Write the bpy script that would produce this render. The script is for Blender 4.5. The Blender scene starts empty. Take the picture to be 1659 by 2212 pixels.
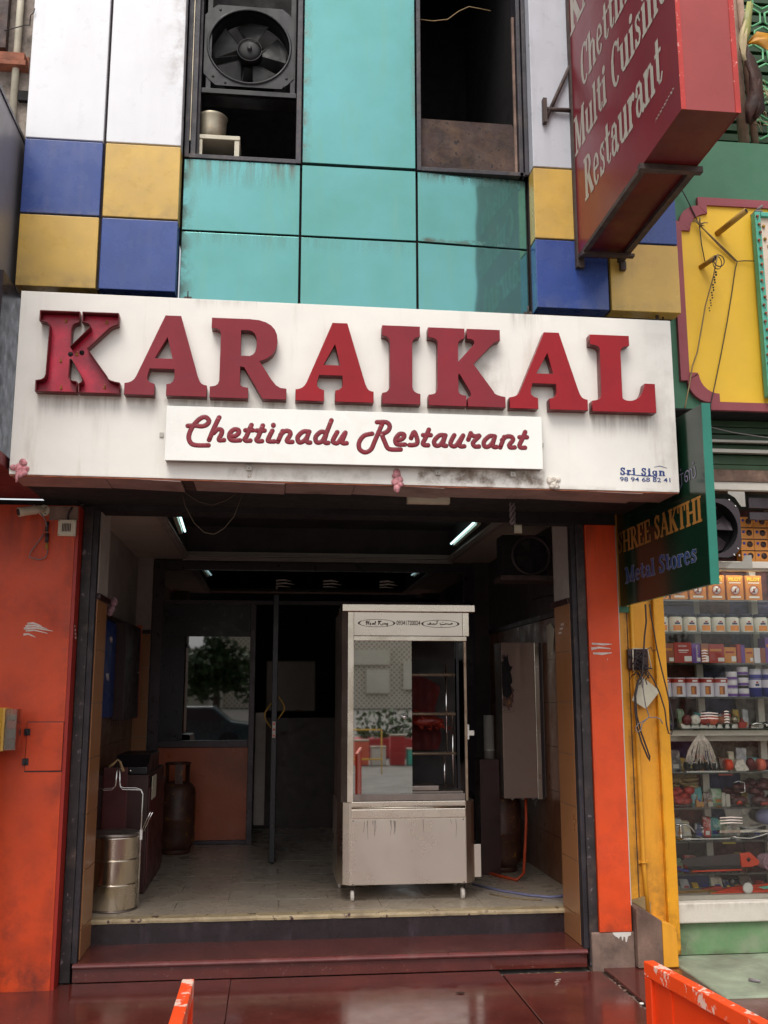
import bpy, bmesh, math, random
from mathutils import Vector, Matrix, Euler
random.seed(7)
S = bpy.context.scene
COL = S.collection
R = math.radians

# ------------------------------------------------------------------ camera
cam_d = bpy.data.cameras.new('camera')
cam_d.sensor_fit = 'VERTICAL'; cam_d.sensor_height = 24.0; cam_d.sensor_width = 18.0
cam_d.lens = 24.0 * 2151.9 / 2212.0
cam_d.clip_start = 0.05; cam_d.clip_end = 2000
cam = bpy.data.objects.new('camera', cam_d); COL.objects.link(cam)
cam.location = (0.0, -6.0, 1.60)
pit, yaw, rol = R(10.31456), R(6.33561), R(0.05107)
f = Vector((math.sin(yaw)*math.cos(pit), math.cos(yaw)*math.cos(pit), math.sin(pit)))
r0 = Vector((math.cos(yaw), -math.sin(yaw), 0)); d0 = f.cross(r0)
rr = math.cos(rol)*r0 + math.sin(rol)*d0
dd = -math.sin(rol)*r0 + math.cos(rol)*d0
cam.matrix_world = Matrix.Translation(cam.location) @ Matrix((rr, -dd, -f)).transposed().to_4x4()
S.camera = cam

# ------------------------------------------------------------------ world, sun, exposure
SUN_EL, SUN_AZ = R(58), R(200)          # azimuth measured from +Y towards +X
w = bpy.data.worlds.new('World'); S.world = w; w.use_nodes = True
nt = w.node_tree; nt.nodes.clear()
sky = nt.nodes.new('ShaderNodeTexSky'); sky.sky_type = 'NISHITA'; sky.sun_disc = False
sky.sun_elevation = SUN_EL; sky.sun_rotation = SUN_AZ
sky.air_density = 1.0; sky.dust_density = 2.5; sky.ozone_density = 1.0; sky.altitude = 0
hs = nt.nodes.new('ShaderNodeHueSaturation'); hs.inputs['Saturation'].default_value = 0.16
bg = nt.nodes.new('ShaderNodeBackground'); bg.inputs['Strength'].default_value = 0.10
wo = nt.nodes.new('ShaderNodeOutputWorld')
nt.links.new(sky.outputs[0], hs.inputs['Color']); nt.links.new(hs.outputs[0], bg.inputs['Color']); nt.links.new(bg.outputs[0], wo.inputs['Surface'])
sl = bpy.data.lights.new('sun', 'SUN'); sl.energy = 1.0; sl.angle = R(32); sl.color = (1.0, 0.94, 0.86)
so = bpy.data.objects.new('sun', sl); COL.objects.link(so)
sdir = Vector((math.sin(SUN_AZ)*math.cos(SUN_EL), math.cos(SUN_AZ)*math.cos(SUN_EL), math.sin(SUN_EL)))
so.rotation_euler = sdir.to_track_quat('Z', 'Y').to_euler()
S.view_settings.view_transform = 'Standard'; S.view_settings.look = 'None'
S.view_settings.gamma = 1.0; S.view_settings.use_curve_mapping = False
S.view_settings.exposure = 1.05

# ------------------------------------------------------------------ materials
def lin(c):
    o = []
    for v in c:
        v = v/255.0
        o.append(v/12.92 if v <= 0.04045 else ((v+0.055)/1.055)**2.4)
    return (o[0], o[1], o[2], 1.0)
def mix3(a, b, t): return tuple(a[i]*(1-t)+b[i]*t for i in range(3)) + (1.0,)
MATS = {}
def mat(name, rgb, rough=0.6, metal=0.0, var=0.10, vs=5.0, dirt=None, dirt_amt=0.0, ds=2.5, streak=False,
        bump=0.0, bs=60.0, spec=0.5, coat=0.0, emit=0.0, trans=0.0, alpha=1.0, fine=0.05, rv=0.12, chips=None, chip_amt=0.0, chs=18.0, dth=(0.5,0.72)):
    """painted or bare surface: base colour with soft mottling, a dirt layer, optional run-down streaks, chips and grain"""
    if name in MATS: return MATS[name]
    m = bpy.data.materials.new(name); m.use_nodes = True; t = m.node_tree; N = t.nodes; L = t.links
    b = N['Principled BSDF']; base = lin(rgb)
    tc = N.new('ShaderNodeTexCoord'); co = tc.outputs['Object']
    def noise(scale, detail=5, rough_=0.6, vec=co):
        n = N.new('ShaderNodeTexNoise'); n.inputs['Scale'].default_value = scale
        n.inputs['Detail'].default_value = detail; n.inputs['Roughness'].default_value = rough_
        L.new(vec, n.inputs['Vector']); return n.outputs['Fac']
    def ramp(sock, lo, hi):
        q = N.new('ShaderNodeMapRange'); q.inputs['From Min'].default_value = lo; q.inputs['From Max'].default_value = hi
        q.clamp = True; L.new(sock, q.inputs['Value']); return q.outputs['Result']
    def mixc(fac, a, bb):
        x = N.new('ShaderNodeMix'); x.data_type = 'RGBA'
        if isinstance(fac, float): x.inputs[0].default_value = fac
        else: L.new(fac, x.inputs[0])
        for k, v in ((6, a), (7, bb)):
            if isinstance(v, tuple): x.inputs[k].default_value = v
            else: L.new(v, x.inputs[k])
        return x.outputs[2]
    def mul(s, v):
        x = N.new('ShaderNodeMath'); x.operation = 'MULTIPLY'; L.new(s, x.inputs[0])
        if isinstance(v, float): x.inputs[1].default_value = v
        else: L.new(v, x.inputs[1])
        return x.outputs[0]
    dk = tuple(base[i]*(1-2.2*var) for i in range(3)) + (1.0,)
    lt = tuple(min(1, base[i]*(1+1.2*var)) for i in range(3)) + (1.0,)
    c = mixc(ramp(noise(vs), 0.3, 0.7), dk, lt)
    if fine > 0:
        c2 = tuple(base[i]*(1-4*fine) for i in range(3)) + (1.0,)
        c = mixc(mul(ramp(noise(bs*2, 3, 0.7), 0.45, 0.8), 0.6), c, c2)
    if dirt is not None and dirt_amt > 0:
        v = co
        if streak:
            mp = N.new('ShaderNodeMapping'); mp.inputs['Scale'].default_value = (1, 1, 0.12); L.new(co, mp.inputs['Vector']); v = mp.outputs[0]
        f1 = ramp(noise(ds*(4 if streak else 1), 8, 0.68, v), dth[0], dth[1])
        f2 = ramp(noise(ds*0.6, 4, 0.6), 0.35, 0.65)
        c = mixc(mul(mul(f1, f2), float(dirt_amt)), c, lin(dirt))
    if chips is not None and chip_amt > 0:
        c = mixc(mul(ramp(noise(chs, 6, 0.75), 0.64-0.1*chip_amt, 0.66-0.1*chip_amt), 1.0), c, lin(chips))
    L.new(c, b.inputs['Base Color'])
    rn = N.new('ShaderNodeMapRange'); L.new(noise(vs*2.3), rn.inputs['Value'])
    rn.inputs['From Min'].default_value = 0.3; rn.inputs['From Max'].default_value = 0.7
    rn.inputs['To Min'].default_value = max(0.02, rough-rv); rn.inputs['To Max'].default_value = min(1, rough+rv)
    L.new(rn.outputs[0], b.inputs['Roughness'])
    b.inputs['Metallic'].default_value = metal; b.inputs['Specular IOR Level'].default_value = spec
    b.inputs['Coat Weight'].default_value = coat; b.inputs['Coat Roughness'].default_value = 0.08
    b.inputs['Transmission Weight'].default_value = trans; b.inputs['Alpha'].default_value = alpha
    if emit > 0:
        b.inputs['Emission Color'].default_value = base; b.inputs['Emission Strength'].default_value = emit
    if bump > 0:
        bp = N.new('ShaderNodeBump'); bp.inputs['Strength'].default_value = bump; bp.inputs['Distance'].default_value = 0.004
        L.new(noise(bs, 6, 0.65), bp.inputs['Height']); L.new(bp.outputs[0], b.inputs['Normal'])
    MATS[name] = m; return m
def flat(name, rgb, rough=0.5, **k): return mat(name, rgb, rough, var=k.pop('var', 0.04), fine=0.0, **k)

M = {}
M['acp_white'] = mat('white_cladding', (228,228,232), 0.35, var=0.015, dirt=(150,140,135), dirt_amt=0.2, ds=1.6, streak=True, fine=0.01)
M['acp_white_grey'] = mat('greyed_white_cladding', (196,198,206), 0.35, var=0.03, dirt=(120,110,105), dirt_amt=0.35, ds=1.6, streak=True, fine=0.01)
M['acp_blue'] = mat('blue_cladding', (58,80,146), 0.28, var=0.06, dirt=(110,115,140), dirt_amt=0.35, ds=2.2, streak=True, fine=0.01)
M['acp_yellow'] = mat('yellow_cladding', (216,176,88), 0.32, var=0.05, dirt=(150,125,90), dirt_amt=0.7, ds=2.0, streak=False, fine=0.01, dth=(0.42,0.7))
M['joint'] = mat('dark_sealant_joint', (62,52,54), 0.8, var=0.15)
M['black_frame'] = mat('sooty_black_frame', (44,38,44), 0.6, var=0.25, dirt=(110,95,90), dirt_amt=0.5, ds=9, bump=0.4)
M['iron_frame'] = mat('weathered_iron_frame', (52,48,56), 0.5, var=0.25, dirt=(125,110,100), dirt_amt=0.6, ds=7, bump=0.5, bs=30)
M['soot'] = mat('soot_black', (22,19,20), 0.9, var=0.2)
M['fan_black'] = mat('greasy_black_fan', (9,8,8), 0.6, var=0.2)
M['fan_grey'] = mat('dusty_grey_fan_plate', (19,18,22), 0.5, var=0.2, dirt=(40,36,40), dirt_amt=0.9, ds=8)
M['rusty_board'] = mat('rusty_burnt_board', (72,54,50), 0.8, var=0.3, dirt=(132,104,72), dirt_amt=0.9, ds=4.5, bump=0.5, chips=(40,34,36), chip_amt=0.5)
M['sign_white'] = mat('sign_white_panel', (236,232,224), 0.4, var=0.025, dirt=(150,128,100), dirt_amt=0.55, ds=2.3, streak=True, fine=0.012, dth=(0.55,0.8))
M['sub_white'] = mat('small_sign_white_panel', (240,239,233), 0.35, var=0.02, dirt=(190,180,165), dirt_amt=0.3, ds=3, fine=0.01)
M['sign_side'] = mat('aluminium_sign_side', (150,142,138), 0.4, metal=0.5, var=0.1)
M['acrylic_red'] = mat('red_acrylic_letter', (150,8,22), 0.2, var=0.08, vs=3, dirt=(120,30,50), dirt_amt=0.3, ds=2.2, spec=.3, coat=0.05, fine=0.02, rv=0.06)
M['acrylic_red_sky'] = mat('sky_tinted_red_acrylic_letter', (130,16,32), 0.22, var=0.10, vs=2.5, dirt=(126,50,70), dirt_amt=0.5, ds=2.2, spec=.35, coat=0.12, fine=0.02, rv=0.06)  # same acrylic, with the sky's reflection put into a duller red
M['letter_side'] = mat('red_letter_return', (104,10,20), 0.4, var=0.12)
M['tray_red'] = mat('open_letter_tray', (196,30,62), 0.35, var=0.2, vs=7, dirt=(110,26,50), dirt_amt=0.9, ds=6)
M['print_red'] = mat('red_lettering', (128,20,36), 0.25, var=0.08)
M['print_blue'] = flat('blue_lettering', (38,62,128), 0.5)
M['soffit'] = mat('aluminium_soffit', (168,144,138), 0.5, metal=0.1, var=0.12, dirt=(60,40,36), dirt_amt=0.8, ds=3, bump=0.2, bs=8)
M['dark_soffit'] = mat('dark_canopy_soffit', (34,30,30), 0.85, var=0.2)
M['beam'] = mat('black_lintel_beam', (30,26,28), 0.8, var=0.2, bump=0.3)
M['channel'] = mat('worn_shutter_channel', (48,41,42), 0.55, metal=0.0, var=0.3, vs=9, dirt=(122,100,84), dirt_amt=0.75, ds=6, bump=0.6, bs=22, chips=(120,108,112), chip_amt=0.25)
M['orange_wall'] = mat('orange_red_wall_paint', (208,70,22), 0.5, var=0.10, vs=1.6, dirt=(118,38,26), dirt_amt=0.9, dth=(.44,.66), ds=3.0, bump=0.2, bs=25, fine=0.02)
M['orange_pillar'] = mat('bright_orange_pillar_paint', (224,76,24), 0.5, var=0.07, vs=2, dirt=(160,50,30), dirt_amt=0.75, dth=(.44,.68), ds=3.0, bump=0.2, bs=25, fine=0.02)
M['red_return'] = mat('dark_red_wall_return', (160,34,18), 0.5, var=0.08, dirt=(90,30,24), dirt_amt=0.7, bump=0.15)
M['maroon'] = mat('maroon_paint', (110,42,44), 0.6, var=0.1)
M['cement'] = mat('bare_cement', (134,110,98), 0.85, var=0.28, vs=7, dirt=(64,50,52), dirt_amt=0.8, ds=4, bump=0.8, bs=20)
M['cement_dark'] = mat('dark_cement_plaster', (132,106,92), 0.85, var=0.30, vs=6, dirt=(60,38,34), dirt_amt=0.95, ds=5, bump=0.9, dth=(.42,.62), bs=20)
M['rough_concrete'] = mat('rough_old_concrete', (150,138,128), 0.9, var=0.3, vs=14, dirt=(84,66,60), dirt_amt=0.8, ds=6, bump=1.0, bs=30)
M['tile_tan'] = mat('tan_wall_tile', (166,114,74), 0.3, var=0.04, vs=2.5, dirt=(130,88,56), dirt_amt=0.25, ds=1.5, fine=0.0, rv=.03, dth=(.4,.9))
M['tile_shaded'] = mat('shaded_wall_tile', (118,76,52), 0.35, var=0.05, vs=2.5, dirt=(70,44,34), dirt_amt=0.4, ds=1.2, fine=0.0, dth=(.4,.9))  # the jamb tile again, its colour darkened to carry the interior shade
M['tile_grout'] = mat('wall_grout', (70,52,44), 0.9)
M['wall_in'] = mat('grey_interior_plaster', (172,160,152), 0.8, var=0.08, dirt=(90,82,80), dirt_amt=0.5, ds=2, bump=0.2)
M['wall_in_shaded'] = mat('shaded_interior_plaster', (84,76,74), 0.85, var=0.1, dirt=(50,44,44), dirt_amt=0.8, ds=2, bump=0.2)  # darker copy of the interior plaster, with the shade put into its colour
M['ceiling'] = mat('gypsum_ceiling', (205,190,176), 0.8, var=0.05)
M['marble'] = mat('marble_floor_tile', (186,172,154), 0.3, var=0.05, vs=3, dirt=(120,94,76), dirt_amt=0.65, ds=1.8, fine=0.01, dth=(.42,.8))
M['marble_edge'] = mat('chipped_marble_nosing', (186,166,130), 0.5, var=0.15, vs=9, dirt=(96,70,60), dirt_amt=0.8, ds=7, bump=0.5, chips=(70,44,44), chip_amt=0.5, chs=9)
M['riser'] = mat('dark_granite_riser', (44,33,36), 0.3, var=0.15, vs=10, dirt=(104,88,96), dirt_amt=0.5, ds=4, streak=True)
def granite():
    m = mat('red_granite', (94,42,36), 0.18, var=0.16, vs=3.2, dirt=(58,30,34), dirt_amt=0.7, ds=1.4, fine=0.09, bs=90, coat=0.2, rv=0.09, chips=(136,104,94), chip_amt=0.05, chs=55)
    return m
M['granite'] = granite()
M['granite_edge'] = mat('red_granite_nosing', (112,58,56), 0.35, var=0.15, vs=8, dirt=(140,120,112), dirt_amt=0.5, ds=7)
M['dirt_gap'] = mat('dirt_filled_gap', (70,58,50), 0.95, var=0.4, vs=30, bump=0.8)
M['steel'] = mat('brushed_stainless_steel', (232,222,208), 0.30, metal=1.0, var=0.02, vs=1.2, dirt=(170,138,110), dirt_amt=0.35, ds=.8, dth=(.3,1.0), streak=True, rv=0.08, fine=0.0)
M['steel_bright'] = mat('bright_stainless_steel', (238,228,212), 0.25, metal=1.0, var=0.015, vs=1.5, dirt=(180,150,118), dirt_amt=0.2, ds=1, dth=(.3,1.0), fine=0.0)
M['steel_dull'] = mat('dull_stained_steel', (150,138,130), 0.42, metal=0.9, var=0.12, vs=3, dirt=(92,66,52), dirt_amt=0.7, ds=3, streak=True)
M['steel_rusty'] = mat('rusting_steel_strip', (170,150,128), 0.45, metal=0.6, var=0.15, vs=9, dirt=(98,58,36), dirt_amt=0.9, ds=10)
M['chrome'] = mat('chrome', (225,222,218), 0.12, metal=1.0, var=0.03, fine=0)
M['alu_dull'] = mat('dull_aluminium_pot', (170,160,140), 0.4, metal=0.7, var=0.15, dirt=(110,70,40), dirt_amt=0.8, ds=6)
M['dark_cavity'] = mat('oven_dark_lining', (34,26,24), 0.6, var=0.2)
M['red_cloth'] = mat('dark_red_cloth', (84,16,13), 0.85, var=0.2, vs=8, bump=0.5, bs=12)
M['orange_cloth'] = mat('orange_red_plastic_sheet', (140,44,30), 0.4, var=0.25, vs=14)
M['white_plastic'] = mat('white_plastic', (240,237,226), 0.4, var=0.05)
M['cream_plastic'] = mat('cream_plastic', (206,198,176), 0.5, var=0.08, dirt=(140,120,90), dirt_amt=0.5, ds=12)
M['ptfe'] = mat('castor_white_nylon', (216,206,196), 0.5, var=0.08)
M['wood_panel'] = mat('orange_laminate_panel', (186,92,52), 0.35, var=0.12, vs=2.5, dirt=(110,52,34), dirt_amt=0.5, ds=2)
M['dark_wood'] = mat('dark_brown_cabinet', (62,32,30), 0.4, var=0.2, dirt=(30,20,22), dirt_amt=0.6)
M['maroon_cab'] = mat('maroon_painted_cabinet', (84,36,36), 0.4, var=0.2)
M['orange_edge'] = mat('orange_edging', (190,84,44), 0.4, var=0.1)
M['black_paint'] = mat('black_painted_metal', (30,27,32), 0.35, var=0.15)
M['dark_alu'] = mat('dark_anodised_aluminium', (72,62,66), 0.35, metal=0.4, var=0.1)
M['cyl_red'] = mat('worn_red_gas_cylinder', (86,52,38), 0.5, var=0.25, vs=9, dirt=(50,42,34), dirt_amt=0.9, ds=7, bump=0.3, chips=(140,96,40), chip_amt=0.35)
M['blue_board'] = mat('blue_board', (30,62,140), 0.4, var=0.08, dirt=(20,34,80), dirt_amt=0.4)
M['pink_cloth'] = mat('pink_plastic_bag', (178,140,152), 0.6, var=0.25, vs=40)
M['paper_white'] = mat('white_paper', (214,208,200), 0.8, var=0.05)
M['wet_pink'] = mat('pink_paper_pulp', (220,150,156), 0.7, var=0.3, vs=50, bump=1.0, bs=80, dirt=(190,40,50), dirt_amt=0.8, ds=30)
M['wet_white'] = mat('white_paper_pulp', (222,212,200), 0.7, var=0.2, vs=50, bump=1.0, bs=80)
M['paint_mark'] = mat('white_finger_paint', (222,205,196), 0.7, var=0.1, vs=40)
M['board_red'] = mat('red_vinyl_sign_face', (126,22,36), 0.34, rv=.03, var=0.07, vs=1.6, dirt=(110,30,44), dirt_amt=0.5, ds=1.5, fine=0.02)
M['board_red_end'] = mat('sunfaded_red_vinyl', (160,64,62), 0.4, var=0.08, vs=3, dirt=(140,48,50), dirt_amt=0.7, ds=2.8, fine=0.02)
M['board_red_trim'] = mat('bright_red_sign_trim', (186,50,42), 0.4, var=0.1, chips=(225,180,170), chip_amt=0.35, chs=40)
M['board_red_under'] = mat('dark_red_sign_underside', (98,20,20), 0.45, var=0.14, vs=4)
M['board_text'] = mat('grey_vinyl_lettering', (186,176,164), 0.5, var=0.05)
M['bracket'] = mat('rusty_angle_iron', (74,60,56), 0.7, var=0.25, vs=12, dirt=(110,66,44), dirt_amt=0.6, ds=9, bump=0.5)
M['rust'] = mat('orange_rust', (160,96,70), 0.8, var=0.25, vs=14, dirt=(96,52,40), dirt_amt=0.7, bump=0.6)
M['teal_trim'] = mat('teal_sign_edge', (36,122,104), 0.4, var=0.06)
M['green_face'] = mat('green_vinyl_sign_face', (20,48,34), 0.16, var=0.10, vs=1.2, dirt=(24,46,36), dirt_amt=0.8, ds=1.0, fine=0.01, rv=0.04)
M['text_gold'] = flat('gold_lettering', (172,120,58), 0.35)
M['text_blue'] = flat('blue_fill_lettering', (28,72,134), 0.35)
M['text_outline'] = flat('silver_outline_lettering', (150,146,154), 0.35)
M['text_dim'] = flat('violet_outline_lettering', (120,112,136), 0.35)
M['green_wall'] = mat('green_wall_paint', (66,116,88), 0.6, var=0.07, vs=2.5, dirt=(48,88,70), dirt_amt=0.5, bump=0.15, bs=20)
M['green_dark'] = mat('dark_green_shutter', (44,72,42), 0.55, var=0.12, vs=3, dirt=(30,40,26), dirt_amt=0.6)
M['light_green'] = mat('pale_green_base_wall', (108,146,100), 0.65, var=0.14, vs=3, dirt=(146,150,128), dirt_amt=0.85, ds=3.5, dth=(.44,.62), bump=0.2)
M['green_floor'] = mat('green_stained_step', (142,152,130), 0.7, var=0.2, vs=4, dirt=(112,100,88), dirt_amt=0.9, ds=3, dth=(.42,.62), bump=0.3)
M['maroon_trim'] = mat('maroon_moulding', (150,72,80), 0.6, var=0.06, bump=0.1)
M['yellow_sign'] = mat('yellow_painted_panel', (240,192,50), 0.55, var=0.05, vs=1.8, dirt=(196,150,60), dirt_amt=0.4, ds=2, bump=0.1, fine=0.015)
M['yellow_wall'] = mat('yellow_pilaster_paint', (228,158,40), 0.5, var=0.05, vs=2, dirt=(170,104,34), dirt_amt=0.6, ds=2.4, streak=True, bump=0.15, bs=20, fine=0.02)
M['yellow_wall2'] = mat('amber_pilaster_paint', (228,158,26), 0.45, var=0.05, vs=2, dirt=(150,96,24), dirt_amt=0.5, ds=3, bump=0.1, fine=0.02)
M['pipe_yellow'] = mat('yellow_conduit', (222,156,44), 0.45, var=0.08, dirt=(120,80,40), dirt_amt=0.5, ds=6)
M['brass_pipe'] = mat('dirty_yellow_pipe_stub', (176,136,54), 0.6, var=0.15, dirt=(110,80,40), dirt_amt=0.6, ds=8)
M['turquoise'] = mat('turquoise_board_frame', (84,180,156), 0.45, var=0.08, dirt=(60,130,116), dirt_amt=0.4)
M['cream_board'] = mat('cream_board', (226,206,188), 0.5, var=0.05)
M['coral'] = flat('coral_print', (226,110,84), 0.5)
M['cable'] = mat('dark_cable', (52,42,46), 0.55, var=0.15)
M['cable_dim'] = mat('dusty_cable', (96,84,66), 0.7, var=0.15)
M['cable_tan'] = mat('tan_cable', (150,126,86), 0.6, var=0.15)
M['cable_grey'] = mat('grey_cable', (130,122,124), 0.6, var=0.1)
M['cable_blue'] = mat('blue_cable', (60,96,150), 0.5, var=0.1)
M['hose_orange'] = mat('orange_gas_hose', (196,74,36), 0.5, var=0.1)
M['hose_blue'] = mat('pale_blue_hose', (122,122,158), 0.5, var=0.1)
M['lattice'] = mat('mint_green_lattice', (110,184,132), 0.5, var=0.08)
M['bamboo'] = mat('weathered_wood_post', (150,122,104), 0.8, var=0.2, vs=12, streak=True, dirt=(92,64,54), dirt_amt=0.8, ds=6, bump=0.5)
M['leaf_dry'] = mat('dead_brown_leaf', (66,34,24), 0.7, var=0.3, vs=10, bump=0.5)
M['leaf_yellow'] = mat('yellowed_banana_leaf', (214,150,36), 0.5, var=0.2, vs=8, dirt=(110,70,34), dirt_amt=0.8, ds=8)
M['leaf_green'] = mat('pale_green_stalk', (160,160,92), 0.5, var=0.15, vs=8)
M['leaf_straw'] = mat('straw_fibre', (196,178,140), 0.8, var=0.15)
M['orange_gate'] = mat('orange_gate_paint', (228,66,18), 0.38, var=0.06, vs=3, dirt=(150,40,22), dirt_amt=0.35, chips=(160,40,24), chip_amt=0.0, chs=26, fine=0.02)
M['orange_gate_worn'] = mat('chipped_orange_gate_paint', (232,76,26), 0.4, var=0.06, vs=3, chips=(222,190,172), chip_amt=0.95, chs=15, fine=0.02)
M['alu_bar'] = mat('aluminium_bar', (178,172,162), 0.4, metal=0.4, var=0.08)
M['white_frame'] = mat('white_powder_frame', (214,206,194), 0.45, var=0.05, dirt=(150,138,124), dirt_amt=0.5, ds=5)
M['shop_back'] = mat('shop_back_panel', (104,98,90), 0.7, var=0.3, vs=6, dirt=(62,40,34), dirt_amt=0.8, ds=5)
M['yellowbox'] = mat('yellow_plastic_box', (240,196,70), 0.4, var=0.05)
M['asphalt'] = mat('asphalt_road', (112,107,100), 0.85, var=0.15, vs=1.5, bump=0.4, bs=80)
M['pavement'] = mat('concrete_pavement', (150,144,136), 0.8, var=0.12, vs=2, dirt=(100,92,84), dirt_amt=0.6, bump=0.3)
M['foliage'] = mat('tree_leaves', (58,84,36), 0.6, var=0.3, vs=3)
M['bark'] = mat('tree_bark', (92,76,62), 0.9, var=0.2, bump=0.8)
M['far_white'] = mat('cream_building_wall', (214,206,188), 0.8, var=0.05, vs=0.3)
M['far_win'] = flat('dark_building_window', (50,54,60), 0.2)
M['awning_red'] = mat('red_awning', (170,50,48), 0.6, var=0.15, vs=0.8)
M['car_red'] = mat('red_car_paint', (150,30,34), 0.25, coat=0.6, var=0.03)
M['rail_yellow'] = mat('yellow_crowd_rail', (228,180,50), 0.45, var=0.08)
M['tyre'] = mat('rubber', (28,28,28), 0.8, var=0.1)

def glass_mat(name, tint, thin=0.12, rough=0.02, ior=1.5):
    """thin window pane: mostly see-through with mirror reflection that grows at grazing angles"""
    m = bpy.data.materials.new(name); m.use_nodes = True; t = m.node_tree; t.nodes.clear(); N = t.nodes; L = t.links
    o = N.new('ShaderNodeOutputMaterial'); tr = N.new('ShaderNodeBsdfTransparent'); gl = N.new('ShaderNodeBsdfGlossy')
    tr.inputs[0].default_value = tint; gl.inputs['Roughness'].default_value = rough; gl.inputs[0].default_value = (1, 1, 1, 1)
    fr = N.new('ShaderNodeFresnel'); fr.inputs[0].default_value = ior
    a = N.new('ShaderNodeMath'); a.operation = 'ADD'; a.inputs[1].default_value = thin; L.new(fr.outputs[0], a.inputs[0])
    tc = N.new('ShaderNodeTexCoord'); nz = N.new('ShaderNodeTexNoise'); nz.inputs['Scale'].default_value = 3.0; nz.inputs['Detail'].default_value = 6
    L.new(tc.outputs['Object'], nz.inputs['Vector'])
    bp = N.new('ShaderNodeBump'); bp.inputs['Strength'].default_value = 0.02; L.new(nz.outputs['Fac'], bp.inputs['Height']); L.new(bp.outputs[0], gl.inputs['Normal'])
    mx = N.new('ShaderNodeMixShader'); L.new(a.outputs[0], mx.inputs[0]); L.new(tr.outputs[0], mx.inputs[1]); L.new(gl.outputs[0], mx.inputs[2])
    L.new(mx.outputs[0], o.inputs['Surface']); MATS[name] = m; return m
M['glass_shop'] = glass_mat('shop_window_glass', (0.97, 0.97, 0.95, 1), 0.0, ior=1.36)
M['glass_shelf'] = glass_mat('glass_shelf', (0.86, 0.90, 0.86, 1), 0.03)
M['glass_oven'] = glass_mat('oven_sliding_glass', (0.45, 0.47, 0.42, 1), 0.5)
M['glass_dark'] = glass_mat('tinted_partition_glass', (0.08, 0.07, 0.07, 1), 0.15)
M['glass_door'] = glass_mat('smoked_door_glass', (0.62, 0.56, 0.52, 1), 0.03)
M['clear_plastic'] = glass_mat('clear_plastic_sleeve', (0.8, 0.75, 0.7, 1), 0.10, 0.1)

def teal_glass():
    """reflective teal cladding glass: tinted mirror layer over a dark green body, with dust films"""
    m = bpy.data.materials.new('teal_reflective_glass'); m.use_nodes = True; t = m.node_tree; N = t.nodes; L = t.links
    b = N['Principled BSDF']; tc = N.new('ShaderNodeTexCoord')
    def nz(s, d=6, vec=None):
        n = N.new('ShaderNodeTexNoise'); n.inputs['Scale'].default_value = s; n.inputs['Detail'].default_value = d
        n.inputs['Roughness'].default_value = 0.62
        L.new(vec or tc.outputs['Object'], n.inputs['Vector']); return n.outputs['Fac']
    mp = N.new('ShaderNodeMapping'); mp.inputs['Scale'].default_value = (5, 5, 0.7); L.new(tc.outputs['Object'], mp.inputs['Vector'])
    def mr(s, a, c_, lo, hi):
        q = N.new('ShaderNodeMapRange'); q.inputs['From Min'].default_value = a; q.inputs['From Max'].default_value = c_
        q.inputs['To Min'].default_value = lo; q.inputs['To Max'].default_value = hi; L.new(s, q.inputs['Value']); return q.outputs[0]
    x = N.new('ShaderNodeMix'); x.data_type = 'RGBA'; L.new(mr(nz(1.6), 0.3, 0.7, 0, 1), x.inputs[0])
    x.inputs[6].default_value = (0.125, 0.330, 0.292, 1); x.inputs[7].default_value = (0.155, 0.395, 0.392, 1)
    y = N.new('ShaderNodeMix'); y.data_type = 'RGBA'; L.new(mr(nz(3.0, 8, mp.outputs[0]), 0.52, 0.75, 0, 0.55), y.inputs[0])
    L.new(x.outputs[2], y.inputs[6]); y.inputs[7].default_value = (0.17, 0.36, 0.29, 1)
    L.new(y.outputs[2], b.inputs['Base Color'])
    b.inputs['Metallic'].default_value = 0.78
    bp = N.new('ShaderNodeBump'); bp.inputs['Strength'].default_value = 0.22; bp.inputs['Distance'].default_value = 0.03; L.new(nz(1.1, 2), bp.inputs['Height']); L.new(bp.outputs[0], b.inputs['Normal'])
    L.new(mr(nz(4.5), 0.3, 0.7, 0.03, 0.10), b.inputs['Roughness'])
    MATS[m.name] = m; return m
M['teal'] = teal_glass()
def dots_mat():
    m = bpy.data.materials.new('perforated_screen_wall'); m.use_nodes = True; t = m.node_tree; N = t.nodes; L = t.links
    b = N['Principled BSDF']; tc = N.new('ShaderNodeTexCoord'); mp = N.new('ShaderNodeMapping'); mp.inputs['Rotation'].default_value = (0, R(45), 0)
    L.new(tc.outputs['Object'], mp.inputs['Vector']); v = N.new('ShaderNodeTexVoronoi'); v.inputs['Scale'].default_value = 2.6; v.inputs['Randomness'].default_value = 0.0
    L.new(mp.outputs[0], v.inputs['Vector']); q = N.new('ShaderNodeMapRange'); q.inputs['From Min'].default_value = 0.22; q.inputs['From Max'].default_value = 0.34
    L.new(v.outputs['Distance'], q.inputs['Value']); x = N.new('ShaderNodeMix'); x.data_type = 'RGBA'; L.new(q.outputs[0], x.inputs[0])
    x.inputs[6].default_value = lin((120, 104, 96)); x.inputs[7].default_value = lin((214, 204, 184)); L.new(x.outputs[2], b.inputs['Base Color'])
    b.inputs['Roughness'].default_value = 0.9; return m
M['dots'] = dots_mat()
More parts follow.
